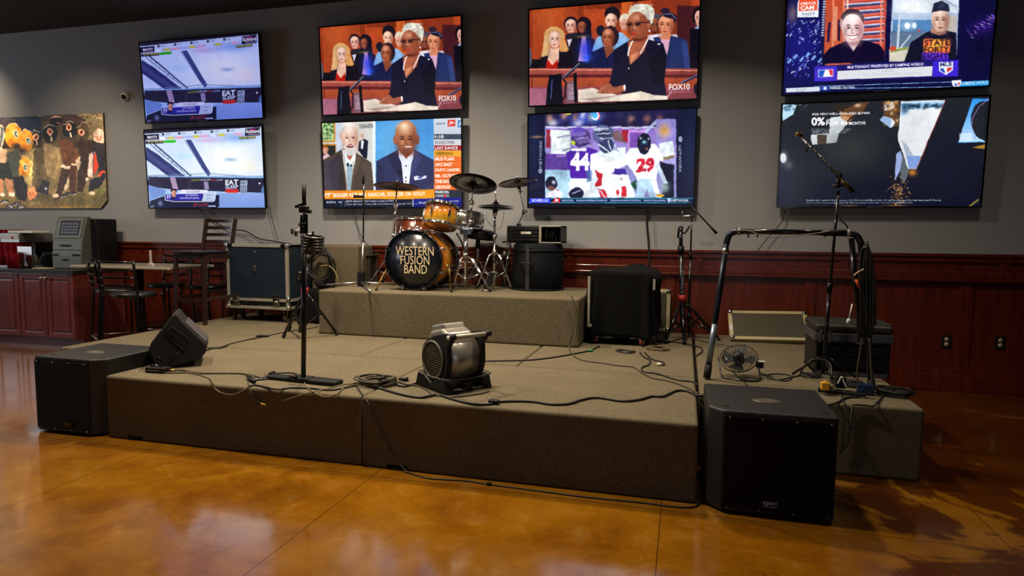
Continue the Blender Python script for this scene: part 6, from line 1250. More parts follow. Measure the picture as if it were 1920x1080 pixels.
def cloth():
    bm = bmesh.new(); N_, Mz = 96, 26; cx, cy = (x0+x1)/2, (y0+y1)/2; hx, hy = (x1-x0)/2+.015, (y1-y0)/2+.015; rows = []
    for j in range(Mz+1):
        v = j/Mz; ring = []
        for i in range(N_):
            t = 2*PI*i/N_; e = .32; ct, st = math.cos(t), math.sin(t)
            ux = math.copysign(abs(ct)**e, ct); uy = math.copysign(abs(st)**e, st)
            if v < .35: k = v/.35; s_ = k; z = ztp+.0
            else: k = 1; s_ = 1
            bump_ = .035*math.exp(-((ux*s_-.45)**2+(uy*s_-.3)**2)/.12)+.02*math.sin(3*ux*s_+1)*math.cos(2*uy*s_)
            if v < .35:
                z = ztp+bump_-.03*max(0, s_-.75)**2*8; fold = 0
            else:
                w_ = (v-.35)/.65; f_ = .017*math.sin(9*t+.9*math.sin(3*t+z*4))+.009*math.sin(17*t+1.3+v*2); fold = f_*min(1, w_*2.2)
                hem = zb+.01+.03*math.sin(2*t+1)+.012*math.sin(7*t)+.02*max(0, ux-.3); z = (ztp+bump_-.015)*(1-w_)+hem*w_; fold += .014*w_-.006*(1-w_)+.05*max(0, ux-.6)*2*max(0, 1-abs(w_-.12)*4)
            ring.append(bm.verts.new((cx+ux*s_*(hx+fold), cy+uy*s_*(hy+fold), z)))
        rows.append(ring)
    for a, b_ in zip(rows, rows[1:]):
        for i in range(N_):
            q = (a[i], a[(i+1)%N_], b_[(i+1)%N_], b_[i])
            try: f = bm.faces.new(q); f.smooth = True
            except ValueError: pass
    bmesh.ops.remove_doubles(bm, verts=bm.verts[:], dist=1e-4)
    return bm
g = MB(); g.bm.free(); g.bm = cloth(); o = g.build('black_cloth', FABRIC, loc=((x0+x1)/2,(y0+y1)/2,zb)); tag(o, 'black cloth draped over the wheeled cart right of the riser', 'cloth')
md = o.modifiers.new('thickness', 'SOLIDIFY'); md.thickness = .004
# block and cables behind the riser, left
a, b_ = P(604, 462, 'y', 6.05).x, P(722, 462, 'y', 6.05).x
xb0, xb1 = P(592, 480, 'y', 6.2).x, -3.34
g = MB(); g.box((xb0, 6.12, SH), (xb1, 6.46, P(640, 461, 'y', 6.12).z), bev=.012); tag(g.build('carpeted_box', CARPET, loc=((xb0+xb1)/2, 6.2, SH)), 'brown carpet-covered box between the flight case and the drum riser', 'box')
g = MB(); xc = P(672, 500, 'y', 6.36).x; g.box((-3.31, 6.30, RH), (xc+.10, 6.46, RH+.29), bev=.02); tag(g.build('carpeted_box', mat('dark_brown_fabric', '#2a221a', .9, bump=.3), loc=(-3.1, 6.38, RH)), 'low dark fabric box at the back left corner of the drum riser', 'box')
xd = P(603, 540, 'y', 5.9).x; g = MB(); g.box((xd-.24, 5.86, SH), (xd+.20, 6.08, SH+.36), bev=.05, seg=4)
tag(g.build('equipment_bag', FABRIC, loc=(xd, 5.97, SH)), 'black soft equipment bag under the large coil of dark cable', 'bag')
g = MB(); rs = random.Random(8); c_ = P(603, 500, 'y', 6.03)
for k in range(12):
    rx, rz = rs.uniform(.10,.17), rs.uniform(.14,.21); o2 = Vector((rs.uniform(-.03,.03), rs.uniform(-.04,.03), rs.uniform(-.03,.03))); g.tube([c_+o2+Vector((rx*math.cos(t), .02*math.sin(2*t+k), rz*math.sin(t))) for t in [2*PI*i/28 for i in range(28)]], .007, 6, closed=True)
tag(g.build('cable_coil', CABLE, loc=c_-Vector((0,0,.18))), 'large coil of dark cable hanging in front of the carpet-covered box', 'cable')
g = MB(); g.tube(smooth([P(600,499,'y',5.98), P(615,498,'y',5.98), P(627,508,'y',5.98), P(633,525,'y',5.98), P(632,535,'y',5.98)]), .006, 8)
tag(g.build('hose', mat('tan_hose', '#8a7448', .5), loc=P(632,535,'y',5.98)), 'thin tan hose arching over the dark cable coil', 'hose')

# ================================================================ BAR AREA
ESP = mat('espresso_lacquered_wood', '#2c1a18', .3, coat=.3)
def bar_stool():
    # local frame: origin under seat centre, seat faces -x, back at +x
    root = thing('bar_stool', 'dark wooden ladder-back bar stool on the stage, in front of the flight case', 'bar stool', (0,0,0))
    w, h = .19, .73
    def leg(a, b_, t=.017): return MB().prism([(a[0]-t,a[1]-t,a[2]),(a[0]+t,a[1]-t,a[2]),(a[0]+t,a[1]+t,a[2]),(a[0]-t,a[1]+t,a[2])], (b_[0]-a[0], b_[1]-a[1], b_[2]-a[2]), bev=.003)
    for s_ in (-1, 1):
        leg((s_*w,-w-.02,0), (s_*(w-.01),-w+.01,h-.03)).build('leg', ESP, root, local=True)
        g = MB(); 
        for (a, b_) in (((s_*w,w+.035,0),(s_*(w-.005),w,h)), ((s_*(w-.005),w,h-.01),(s_*(w+.0),w+.085,1.095))):
            t = .017; g.prism([(a[0]-t,a[1]-t,a[2]),(a[0]+t,a[1]-t,a[2]),(a[0]+t,a[1]+t,a[2]),(a[0]-t,a[1]+t,a[2])], (b_[0]-a[0], b_[1]-a[1], b_[2]-a[2]), bev=.003)
        g.build('leg', ESP, root, local=True)
    for k in range(4):
        z = .845+k*.075; y = w+.085*(z-h)/.37; n = 8; g = MB(); top = [(x, y+.022*(1-(x/w)**2), z+.018) for x in [(-w)+2*w*i/n for i in range(n+1)]]
        for a, b_ in zip(top, top[1:]): g.prism([(a[0],a[1]-.006,a[2]-.036),(b_[0],b_[1]-.006,b_[2]-.036),(b_[0],b_[1]+.006,b_[2]-.036),(a[0],a[1]+.006,a[2]-.036)], (0,0,.036))
        g.build('back_slat', ESP, root, local=True)
    g = MB(); g.prism([(-.20,-.215,h-.005),(.20,-.215,h-.005),(.19,.20,h-.005),(-.19,.20,h-.005)], (0,0,.03), bev=.012, seg=3); g.build('seat', mat('dark_vinyl_seat', '#1c1824', .3), root, local=True)
    g = MB(); g.box((-w,-w-.0,h-.06), (w,-w+.02,h-.01)); g.box((-w,w-.02,h-.06), (w,w,h-.01)); g.box((-w,-w,h-.06), (-w+.02,w,h-.01)); g.box((w-.02,-w,h-.06), (w,w,h-.01)); g.build('apron', ESP, root, local=True)
    for z, a, b_ in ((.235,(-w,-w),(w,-w)), (.30,(-w,w+.02),(w,w+.02)), (.26,(-w,-w),(-w,w+.02)), (.26,(w,-w),(w,w+.02))): g = MB(); g.box((min(a[0],b_[0])-.008,min(a[1],b_[1])-.008,z-.02), (max(a[0],b_[0])+.008,max(a[1],b_[1])+.008,z+.02), bev=.002); g.build('footrest', ESP, root, local=True)
    return root
st = bar_stool(); st.location = (-4.80, 5.37, SH)
fl, fr, bl = P(334, 600, 'z', SH), P(390, 615, 'z', SH), P(438, 606, 'z', SH)
cen = (fl+bl)/2; bd = ((bl-fr)).normalized(); st.location = (cen.x, cen.y, SH); st.rotation_euler = (0,0,math.atan2(bd.y, bd.x)-PI/2)
WM[st.name] = xf(st.location, st.rotation_euler)
# black metal bar chairs round the pub table
def bar_chair():
    root = thing('bar_chair', '', 'bar stool', (0,0,0), group='black metal bar chairs at the high table'); w, h = .18, .73; MM = mat('glossy_black_steel', '#0c0d10', .18, .5, coat=.4)
    for s_ in (-1, 1):
        MB().tube(smooth([(s_*(w-.02),-w,h),(s_*w,-w-.02,h-.06),(s_*(w+.03),-w-.04,0.005)], 4), .0125, 10).build('leg', MM, root, local=True)
        MB().tube(smooth([(s_*(w+.03),w+.06,.005),(s_*w,w+.01,h-.05),(s_*w,w+.01,h+.05),(s_*w,w+.05,h+.36)], 4), .0125, 10).build('leg', MM, root, local=True)
    MB().lathe([(0,0),(.19,0),(.205,.012),(.205,.035),(.19,.045),(0,.05)], Matrix.Translation((0,0,h-.01)), 32).build('seat', mat('black_vinyl', '#121216', .35), root, local=True)
    for k in range(4):
        z = h+.12+k*.075; n = 8; g = MB(); g.tube([(x, w+.02+.04*(z-h)/.36+.03*(1-(x/w)**2), z) for x in [(-w)+2*w*i/n for i in range(n+1)]], .011, 8); g.build('back_slat', MM, root, local=True)
    g = MB(); q = .25; g.tube([(-w-.02,-w-.035,q),(w+.02,-w-.035,q),(w+.02,w+.045,q),(-w-.02,w+.045,q)], .009, 8, closed=True); g.build('foot_ring', mat('bright_steel', '#b8b4aa', .25, .9), root, local=True)
    return root
bc_ = bar_chair()
spots = [((-5.84, 5.47, 0), PI*.82, 'leftmost black bar chair tucked under the high table'), ((-5.30, 5.15, 0), PI*1.05, 'black bar chair on the near side of the high table, right of its pole'), ((-5.86, 6.16, 0), .1, 'black bar chair on the wall side of the high table, left'), ((-5.28, 6.14, 0), -.1, 'black bar chair on the wall side of the high table, right')]
for i, (l, rz, lb) in enumerate(spots):
    o = bc_ if i == 0 else dup(bc_); o.location = l; o.rotation_euler = (0,0,rz); o['label'] = lb
xa, xb = P(165, 493, 'y', 5.72).x, P(357, 497, 'y', 5.72).x; zt = P(262, 489, 'y', 5.5).z
xa, xb, zt = -6.42, -5.13, 1.0
root = thing('pub_table', 'high rectangular table with pale edge among black bar chairs', 'table', ((xa+xb)/2, 5.76, 0))
MB().box((xa,5.42,zt-.028), (xb,6.10,zt+.0), bev=.008).build('tabletop', mat('pale_laminate_edge', '#a59a88', .35), root)
MB().box((xa+.012,5.432,zt-.001), (xb-.012,6.088,zt+.002)).build('top_surface', mat('grey_laminate', '#7c7268', .3), root)
g = MB(); cx = P(263, 560, 'y', 5.75).x; g.tube([(cx,5.76,.02),(cx,5.76,zt-.03)], .038, 20); g.build('column', mat('glossy_black_steel', '#0c0d10', .18, .5), root)
g = MB(); g.box((cx-.32,5.72,.0), (cx+.32,5.80,.03), bev=.008); g.box((cx-.04,5.44,.0), (cx+.04,6.08,.03), bev=.008); g.build('cross_base', mat('glossy_black_steel', '#0c0d10', .18, .5), root)
c_ = P(283, 488, 'y', 5.62); c_.z = zt+.002; root = thing('menu_holder', 'clear upright menu holder on the high table', 'menu holder', c_)
g = MB(); g.box(c_+Vector((-.014,-.006,.02)), c_+Vector((.014,.0,.165)), bev=.002); g.build('card', mat('pale_card', '#b8aca4', .4), root)
g = MB(); g.prism([c_+Vector((-.04,-.02,0)), c_+Vector((.04,-.02,0)), c_+Vector((.012,-.02,.035)), c_+Vector((-.012,-.02,.035))], (0,.035,0), bev=.003); g.build('base', mat('frosted_acrylic', '#b0a8a0', .3), root)
# cabinet run
def base_cabinet(x0, x1, label, doors):
    root = thing('base_cabinet', label, 'cabinet', ((x0+x1)/2, 5.80, 0), group=None)
    g = MB(); g.box((x0,5.80,.10), (x1,6.47,.875)); g.box((x0+.0,5.86,0), (x1,6.47,.10)); g.build('body', CHERRY, root)
    n = doors; w_ = (x1-x0)/n
    for k in range(n):
        a, b_ = x0+k*w_+.008, x0+(k+1)*w_-.008; z0, z1 = .115, .86
        g = MB(); y = 5.80; s_ = .055
        g.box((a,y-.022,z0), (a+s_,y,z1), bev=.003); g.box((b_-s_,y-.022,z0), (b_,y,z1), bev=.003); g.box((a+s_,y-.022,z0), (b_-s_,y,z0+s_), bev=.003); g.box((a+s_,y-.022,z1-s_), (b_-s_,y,z1), bev=.003)
        g.box((a+s_,y-.010,z0+s_), (b_-s_,y,z1-s_)); g.box((a+s_+.022,y-.020,z0+s_+.025), (b_-s_-.022,y-.006,z1-s_-.025), bev=.008); d = g.build('door', CHERRY, root)
        left = (k % 2 == 0); kx = b_-.022 if left else a+.022
        g = MB(); g.lathe([(0,0),(.010,0),(.008,.014),(.021,.024),(.018,.038),(0,.042)], align((kx,y-.022,z1-.045),(0,-1,0)), 20); g.build('knob', CHRG, d)
    return root
xr = -6.80; dw = .415
base_cabinet(xr-2*dw, xr, 'cherry base cabinet with two doors at the right end of the counter', 2)
base_cabinet(xr-4*dw-.004, xr-2*dw-.004, 'cherry base cabinet at the left picture edge', 2)
base_cabinet(xr-6*dw-.008, xr-4*dw-.008, 'cherry base cabinet beyond the left picture edge', 2)
tag(MB().box((xr-6*dw-.03,5.755,.875), (xr+.03,6.485,.912), bev=.006).build('countertop', mat('dark_granite', '#26221f', .25, var=.3, vscale=90), loc=(xr-1,6.1,.875)), 'dark stone countertop over the cherry cabinets', 'countertop')
CT = .913
# point of sale terminal
yf = 5.98; def_ = lambda px, py, y=5.98: P(px, py, 'y', y)
root = thing('kiosk_terminal', 'grey countertop touch-screen terminal at the end of the counter', 'touch-screen terminal', def_(140, 502)); root.location.z = CT; WM[root.name] = xf(root.location)
GRY = mat('olive_grey_plastic', '#53574f', .45); 
xl, xr2 = def_(98,490).x, def_(153,490).x
prof = [(yf,CT),(yf-.0,CT+.16),(yf+.02,CT+.33),(yf+.10,CT+.62),(yf+.16,CT+.625),(yf+.16,CT)]
g = MB(); g.prism([(xl,y,z) for y,z in prof], (xr2-xl,0,0), bev=.01); g.build('front_housing', GRY, root)
g = MB(); g.box((xl+.03,yf+.14,CT), (xr2+.10,yf+.42,CT+.60), bev=.015); g.build('rear_housing', BLK, root)
def fp(u, z):  # point on sloped front
    if z <= .16: y = yf
    elif z <= .33: y = yf+.02*(z-.16)/.17
    else: y = yf+.02+.08*(z-.33)/.29
    return Vector((xl+(xr2-xl)*u, y, CT+z))
def front_plate(us, zs, t, name, m_, par, off=-.004):
    q = [fp(us[0],zs[0]), fp(us[1],zs[0]), fp(us[1],zs[1]), fp(us[0],zs[1])]; n = (q[1]-q[0]).cross(q[3]-q[0]).normalized(); 
    if n.y > 0: n = -n
    q = [v+n*.001 for v in q]; return MB().prism(q, n*t, bev=min(.002, t*.3)).build(name, m_, par)
sf = front_plate((.08,.92), (.37,.60), .008, 'screen_frame', mat('lighter_grey_plastic', '#6c7068', .4), root)
q = [fp(.18,.395), fp(.86,.395), fp(.86,.575), fp(.18,.575)]; n_ = (q[1]-q[0]).cross(q[3]-q[0]).normalized(); n_ = -n_ if n_.y > 0 else n_
MB().prism([v+n_*.009 for v in q], n_*.002).build('touch_screen', mat('dim_screen', '#3c3e4c', .2), root)
g = MB()
for i in range(6):
    for j in range(4): c_ = q[0].lerp(q[1], .15+.14*i).lerp(q[3].lerp(q[2], .15+.14*i), .2+.19*j)+n_*.0115; g.box(c_-Vector((.012,.0015,.008)), c_+Vector((.012,.0015,.008)))
g.build('screen_keys', mat('pale_keys', '#85869a', .4), root)
for u, z, w_ in ((.45,.275,.30),(.12,.165,.18),(.82,.165,.2),(.45,.105,.16)):
    c_ = fp(u, z); g = MB(); M_ = Matrix.Translation(c_+Vector((0,-.001,0))); g.sphere((0,0,0), 1, M_ @ Matrix.Diagonal((w_*.32,.006,.011,1)), seg=16); g.build('slot', BLK, root)
    g = MB(); g.tube([c_+Vector((-w_*.32,-.004,.012)), c_+Vector((0,-.006,.016)), c_+Vector((w_*.32,-.004,.012))], .004, 6); g.build('slot_lip', mat('lighter_grey_plastic', '#6c7068', .4), root)
g = MB(); g.tube([fp(.02,.225), fp(.98,.225)], .004, 6); g.build('seam', BLK, root)
# coffee machine
xm0, xm1 = P(8, 450, 'y', 6.0).x, P(36, 450, 'y', 6.0).x; xm2 = P(80, 450, 'y', 6.2).x
STEEL = mat('brushed_steel', '#8f8b84', .35, .8)
zt = P(30, 437, 'y', 6.0).z; z1 = P(30, 455, 'y', 6.0).z
root = thing('coffee_machine', 'steel coffee brewer on the counter left of the touch-screen terminal', 'coffee machine', (xm1, 6.1, CT))
MB().box((xm0,5.95,z1), (xm2-.05,6.38,zt), bev=.008).build('head', STEEL, root)
MB().box((xm1+.02,6.15,CT), (xm2-.06,6.38,z1), bev=.006).build('column', mat('black_plastic', '#17171a', .45), root)
MB().box((xm0+.0,5.92,CT), (xm2-.04,6.38,CT+.025), bev=.005).build('base', STEEL, root)
g = MB(); g.box((xm0+.01,5.943,zt-.075), (xm1+.05,5.952,zt-.015), bev=.002); pn = g.build('control_panel', mat('pale_panel', '#b8b0a8', .4), root)
MB().lathe(zcyl(0,.014,.008), align((xm1-.03,5.943,zt-.055),(0,-1,0)), 14).build('power_switch', mat('red_switch', '#b02020', .4), pn)
MB().box((xm0+.1,5.97,zt), (xm1+.25,6.2,zt+.03), bev=.006).build('warming_plate', WHT, root)
g = MB(); g.lathe([(.05,0),(.075,.01),(.08,.06),(.06,.12),(.045,.14)], Matrix.Translation((xm1+.15,6.02,CT+.026)), 24); g.build('steel_pot', STEEL, root)
MB().box((xm1+.05,5.93,CT+.02), (xm1+.28,5.95,z1-.04), bev=.004).build('polished_guard', CHRG, root)
# cups
RED = mat('translucent_red_plastic', '#b4182c', .25, coat=.3)
def cup_stack(x, y, z, n, label, step=.024, r=.042):
    root = thing('cup_stack', label, 'stack of cups', (x, y, z), group='stacks of red tumblers')
    for k in range(n):
        g = MB(); g.lathe([(0,0),(r*.78,0),(r,.12),(r+.004,.122),(r-.003,.122),(r*.74,.006)], Matrix.Translation((0,0,k*step)), 20); g.build('cup', RED, root, local=True)
    return root
zc = CT
for k, px in enumerate((3, 14, 25, 37)):
    xx = P(px, 460, 'y', 6.41).x; cup_stack(xx, 6.41, CT, 15, ['leftmost tall stack of red tumblers behind the coffee brewer', 'second tall stack of red tumblers from the left', 'third tall stack of red tumblers from the left', 'rightmost tall stack of red tumblers, nearest the terminal'][k])
cup_stack(P(19, 480, 'y', 5.86).x, 5.86, CT, 4, 'short stack of red tumblers in front of the coffee brewer'); cup_stack(P(29, 482, 'y', 5.84).x, 5.84, CT, 3, 'shorter stack of red tumblers beside the steel pot')
c_ = P(80, 496, 'y', 5.9); g = MB(); g.box((c_.x-.10,5.84,CT), (c_.x+.10,5.97,CT+.012), bev=.003); tag(g.build('note_pad', mat('cream_paper', '#b5a888', .7), loc=(c_.x,5.9,CT)), 'cream note pad lying on the counter beside the terminal', 'note pad')
c_ = P(86, 480, 'y', 6.2); root = thing('credit_card_machine', 'black angled card machine between brewer and terminal', 'card machine', (c_.x, 6.15, CT))
g = MB(); g.prism([(c_.x-.09,6.12,CT),(c_.x+.09,6.12,CT),(c_.x+.09,6.12,CT+.16),(c_.x+.05,6.12,CT+.19)], (0,.2,0), bev=.008); g.build('body', BLK, root)
g = MB(); g.box((c_.x-.09,6.08,CT), (c_.x+.08,6.12,CT+.03), bev=.004); g.build('tray', CHRG, root)

# ================================================================ WALL ITEMS
c_ = P(232, 180, 'y', D-.04); root = thing('security_camera', 'small white dome security camera on the wall above the poster', 'security camera', (c_.x, D, c_.z))
MB().lathe([(0,0),(.055,0),(.055,.03),(.048,.045),(0,.05)], align((c_.x,D,c_.z),(0,-1,0)), 24).build('housing', WHT, root)
MB().sphere((c_.x+.012,D-.058,c_.z-.016), .028, seg=20).build('lens_ball', BLKG, root)
def outlet(px, py, label):
    a = P(px, py, 'y', D-.02); root = thing('electrical_outlet', label, 'outlet', (a.x, D-.012, a.z), group='wall outlets')
    MB().box((-.04,-.006,-.062), (.04,.0,.062), bev=.004).build('cover_plate', mat('dark_cover_plate', '#140c0a', .5), root, local=True)
    for z in (-.022,.022):
        g = MB(); g.lathe(zcyl(0,.0175,.004), align((0,-.005,z),(0,-1,0)), 20); s_ = g.build('socket', mat('ivory_plastic', '#cbbd94', .4), root, local=True)
        g = MB(); g.box((-.008,-.0098,z-.004), (-.005,-.0088,z+.007)); g.box((.005,-.0098,z-.004), (.008,-.0088,z+.007)); g.build('slots', mat('void_black', '#050505', .9), s_, local=True)
outlet(1775, 641, 'left of the two wall outlets on the dark panelling'); outlet(1876, 643, 'right of the two wall outlets on the dark panelling')
# ================================================================ CABLES
def cable(label, pts, r=.0055, m=CABLE, name='cable', sm=5):
    q = []
    for p in pts:
        if len(p) == 2: v = P(p[0], p[1], 'z', SH+r)
        elif len(p) == 3 and p[2] == 'f': v = P(p[0], p[1], 'y', 3.326)
        elif len(p) == 3 and p[2] == 'g': v = P(p[0], p[1], 'z', r)
        elif len(p) == 3 and p[2] == 'w': v = P(p[0], p[1], 'y', D-.02)
        elif len(p) == 3 and p[2] == 'W': v = P(p[0], p[1], 'y', D-.05)
        elif len(p) == 3 and p[2] == 'r': v = P(p[0], p[1], 'z', RH+r)
        else: v = P(p[0], p[1], p[2], p[3])
        q.append(v)
    q = smooth(q, sm); 
    for v in q:
        if v.y > 3.345 and v.z < SH+r+.03 and v.z > SH-.2 and -4.9 < v.x < 1.33 and v.y < 6.4 and not (v.x < -3.7 and v.y < 4.04): v.z = max(v.z, SH+r*.9)
    g = MB(); g.tube(q, r, 7); o = g.build(name, m, loc=q[0]); return tag(o, label, 'cable')
f = 'f'
cable('grey cable from the direct box along the stage edge to the tall stand', [(309,697),(340,694),(375,700),(410,699),(450,700),(472,705),(482,712),(500,704),(525,699),(548,699),(562,703)], .006, CABLEB)
cable('lighter cable looping below the front edge of the stage at the left', [(345,698),(370,702),(393,710),(398,716,f),(402,728,f),(416,737,f),(436,740,f),(455,733,f),(468,724)], .0045, mat('tan_cable', '#6c5a40', .6))
cable('second grey cable beside the direct box', [(309,699),(330,699),(360,698),(395,700),(440,700),(468,702),(492,708),(520,703),(545,704)], .0055, CABLEB)
cable('black cable along the stage edge past the flat base', [(468,724),(478,722),(500,726),(520,730),(545,727),(580,728),(620,731),(650,726),(670,722)], .006)
cable('slack tan cable dipping over the stage edge under the flat base', [(574,703),(571,716),(576,727),(590,736),(603,743,f),(618,744,f),(632,738,f),(645,727),(668,716)], .0045, mat('tan_cable', '#6c5a40', .6))
cable('thin tan cable hanging under the stage edge below the flat base', [(530,752,f),(560,742,f),(590,734,f),(612,729),(650,720),(680,717),(700,714)], .004, mat('tan_cable', '#6c5a40', .6))
cable('black cable running from the coil down the stage front and along the floor', [(668,722),(677,737),(690,755,f),(700,778,f),(712,800,f),(731,840,f),(744,862,f),(760,882,'y',3.31),(775,889,'z',.004),(806,897,'g'),(869,901,'g'),(917,908,'g'),(1000,919,'g'),(1100,932,'g'),(1200,942,'g'),(1262,950,'g'),(1298,951,'g'),(1313,944,'g')], .0045)
c_ = P(917, 908, 'z', .006); tag(MB().box(c_-Vector((.012,.01,.004)), c_+Vector((.012,.01,.012)), bev=.003).build('cable_clip', BLK, loc=c_), 'small black clip on the cable along the floor', 'clip')
cable('black cable sweeping from the coil past the blower along the stage edge', [(700,724),(740,736),(765,742),(790,745),(812,741),(823,740),(848,748),(881,756),(915,758),(932,754),(960,752),(1000,753),(1033,758),(1067,757),(1093,749),(1122,745.5),(1167,752),(1200,749),(1222,743),(1244,743),(1267,733),(1287,733),(1307,741),(1318,742)], .0075)
cable('tan cable from the coil to the front of the blower', [(735,712),(760,720),(785,724),(800,731),(812,740),(830,742),(850,744),(880,741),(905,737),(917,733)], .005, CABLEB)
a = P(926, 754, 'z', SH+.012); tag(MB().box(a-Vector((.03,.018,.008)), a+Vector((.03,.018,.014)), bev=.005).build('cable_connector', BLK, loc=a), 'black connector block on the stage edge right of the blower', 'connector')
cable('black cable running from behind the blower to the cloth-covered cart', [(905,677),(960,676),(1000,674.5),(1044,669),(1078,663),(1107,657),(1124,649)], .006)
a = P(1107, 657, 'z', SH+.012); tag(MB().tube([a-Vector((.02,0,0)), a+Vector((.02,0,0))], .011, 10).build('tape_mark', mat('green_tape', '#1f7a48', .6), loc=a), 'green tape around the cable in front of the cart', 'tape')
cable('long grey cable dropping from the riser corner and crossing the stage', [(1070,552,'y',5.29),(1078,572,'y',5.28),(1077,600,'y',5.27),(1073,628,'y',5.26),(1067,653),(1075,666),(1093,675.5),(1133,681),(1160,685.5),(1187,688),(1202,698),(1222,708),(1255,714.5),(1284,724.5),(1309,738)], .0055, CABLEB)
cable('knotted black cable in front of the cart', [(1200,661),(1207,669),(1219,676),(1216,684),(1204,689),(1207,697),(1231,700),(1255,708),(1275,713),(1298,715.5),(1307,722)], .006)
cable('short black cable ending in a white plug near the cart', [(1209,661),(1220,672),(1233,676.7),(1243,679),(1245,684),(1239,684)], .006)
a = P(1237, 683, 'z', SH+.012); tag(MB().tube([a-Vector((.02,.0,0)), a+Vector((.012,0,0))], .011, 10).build('plug', WHT, loc=a), 'white plug lying on the stage in front of the cart', 'plug')
def coil(label, px, py, rpx, n, r, m, plane='z', v=None, seed=1, name='cable_coil', fl=.34):
    c_ = P(px, py, 'z', v or SH); rs = random.Random(seed); g = MB(); R_ = (P(px+rpx, py, 'z', v or SH)-c_).length
    for k in range(n):
        a = R_*rs.uniform(.72,1.0); b_ = a*rs.uniform(.65,.95); o2 = Vector((rs.uniform(-.02,.02), rs.uniform(-.02,.02), r+r*1.4*k*.55)); th = rs.uniform(0,PI)
        g.tube([c_+o2+Vector((a*math.cos(t), b_*math.sin(t)+.01*math.sin(3*t+th), r*.6*math.sin(2*t+th)+r*.2)) for t in [2*PI*i/36 for i in range(36)]], r, 6, closed=True)
    return tag(g.build(name, m, loc=c_), label, 'cable')
coil('coiled black cable on the stage edge between the flat base and the blower', 707, 720, 36, 9, .006, CABLEB, seed=3)
cable('end of the coiled cable beside the blower', [(738,712),(745,722),(760,724),(775,720),(786,716)], .006)
a = P(757, 711, 'z', SH+.014); tag(MB().tube([a-Vector((.03,.01,0)), a, a+Vector((.028,.012,0))], [.008,.012,.014], 10).build('plug', BLK, loc=a), 'black plug lying on the stage left of the blower', 'plug')
a, b_ = P(709, 713, 'z', SH+.05), P(722, 706, 'z', SH+.07); tag(MB().tube([a, b_], [.009,.012], 10).build('plug', BLK, loc=a), 'black plug sticking up from the coiled cable', 'plug')
coil('loop of black cable at the right wheel of the cart', 1172, 661, 17, 2, .005, CABLE, seed=5)
coil('tangle of tan cable beside the cart and the lettered tripod', 1232, 655, 20, 6, .004, mat('tan_cable', '#6c5a40', .6), seed=6)
cable('pale cable hanging from the cart side to the stage', [(1221,575,'y',5.9),(1221,590,'y',5.9),(1224,620,'y',5.85),(1229,642,'y',5.75),(1236,652)], .004, mat('pale_cable', '#8c8c80', .5))
cable('black cables behind the lettered tripod stand', [(1205,650),(1225,640),(1250,640),(1270,642),(1300,648),(1314,652),(1316,660),(1305,667)], .006)
cable('dark cable crossing the stage behind the stage monitor', [(386,656),(400,653),(415,652),(427,647)], .007)
cable('thin dark cable from the stage monitor towards the tripod speaker stand', [(388,652),(415,650),(430,645),(455,639),(487,632),(508,628),(540,622),(580,616),(596,612)], .004)
a = P(492, 630, 'z', SH+.012); tag(MB().tube([a-Vector((.05,.03,0)), a, a+Vector((.06,.02,0))], [.006,.014,.006], 8).build('cable_connector', BLK, loc=a), 'black connector on the thin cable in front of the flight case', 'connector')
a = P(483, 727, 'z', SH+.01)
cable('thin wire hanging over the stage edge with a yellow tip', [(465,716),(466,724),(470,735,f),(476,745,f),(480,752,f)], .003, CABLE)
a, b_ = P(480,754,'y',3.32), P(503,761,'y',3.32); g = MB().tube([a, a.lerp(b_,.4)], .008, 8); tag(g.build('wire_connector', BLK, loc=a), 'black end of the wire hanging on the stage front', 'connector')
tag(MB().tube([a.lerp(b_,.35), a.lerp(b_,.8)], .006, 8).build('yellow_tip', mat('yellow_plastic', '#b8a018', .5), loc=b_), 'yellow tip of the wire hanging on the stage front', 'connector')
for q in ((463,706,478,716),(505,701,515,698)):
    a, b_ = P(q[0],q[1],'z',SH+.014), P(q[2],q[3],'z',SH+.014)
    tag(MB().tube([a, a.lerp(b_,.5), b_], [.008,.014,.009], 10).build('cable_connector', BLK, loc=a), 'black cable connector left of the flat base, near the stage edge' if q[0] == 463 else 'black cable connector just left of the pole foot of the tall stand', 'connector')
cable('black cable on the flat base ending in a metal plug', [(470,713),(495,711),(520,707),(546,706)], .006)
a = P(551, 706, 'z', SH+.05); a.z = SH+.045; tag(MB().tube([a-Vector((.03,0,0)), a+Vector((.02,0,0))], .012, 12).build('plug', BLKM, loc=a), 'dark metal plug resting on the flat base', 'plug')
# right-hand platform
cable('black cable looping over the power strip to the amplifier rack', [(1500,703),(1506,690,'y',4.62),(1520,676,'y',4.60),(1540,674,'y',4.60),(1556,682,'y',4.58),(1560,705,'y',4.5),(1558,715)], .006)
cable('thin black cable curling beside the wire fan', [(1425,700),(1440,704),(1455,712),(1475,714),(1484,709),(1478,703),(1455,701),(1440,703),(1440,709),(1460,712),(1490,706),(1500,704)], .0045)
cable('thin cable from the wire fan to the right subwoofer', [(1372,695),(1382,705),(1392,712),(1400,722)], .004)
a, b_ = P(1533,737,'z',SH), P(1622,748,'z',SH); root = thing('power_strip', 'long black power strip at the front edge of the right platform', 'power strip', a)
M_ = Matrix.Translation(a) @ Matrix.Rotation(rz_of(b_-a), 4, 'Z'); L_ = (b_-a).length
MB().box((0,0,0), (L_,.055,.028), M_, .006).build('housing', BLK, root)
for k in range(5): MB().box((.04+k*.055,.012,.028), (.075+k*.055,.043,.030), M_, .001).build('socket', BLKM, root)
MB().box((0,-.001,.003), (L_,.0,.007), M_).build('cream_edge', mat('cream_edge_plastic', '#b8a888', .5), root)
c_ = P(1549, 734, 'z', SH+.028); c_ = Vector((c_.x, c_.y+.03, SH+.031)); root = thing('yellow_adapter', 'bright yellow plug adapter on the power strip', 'adapter', c_)
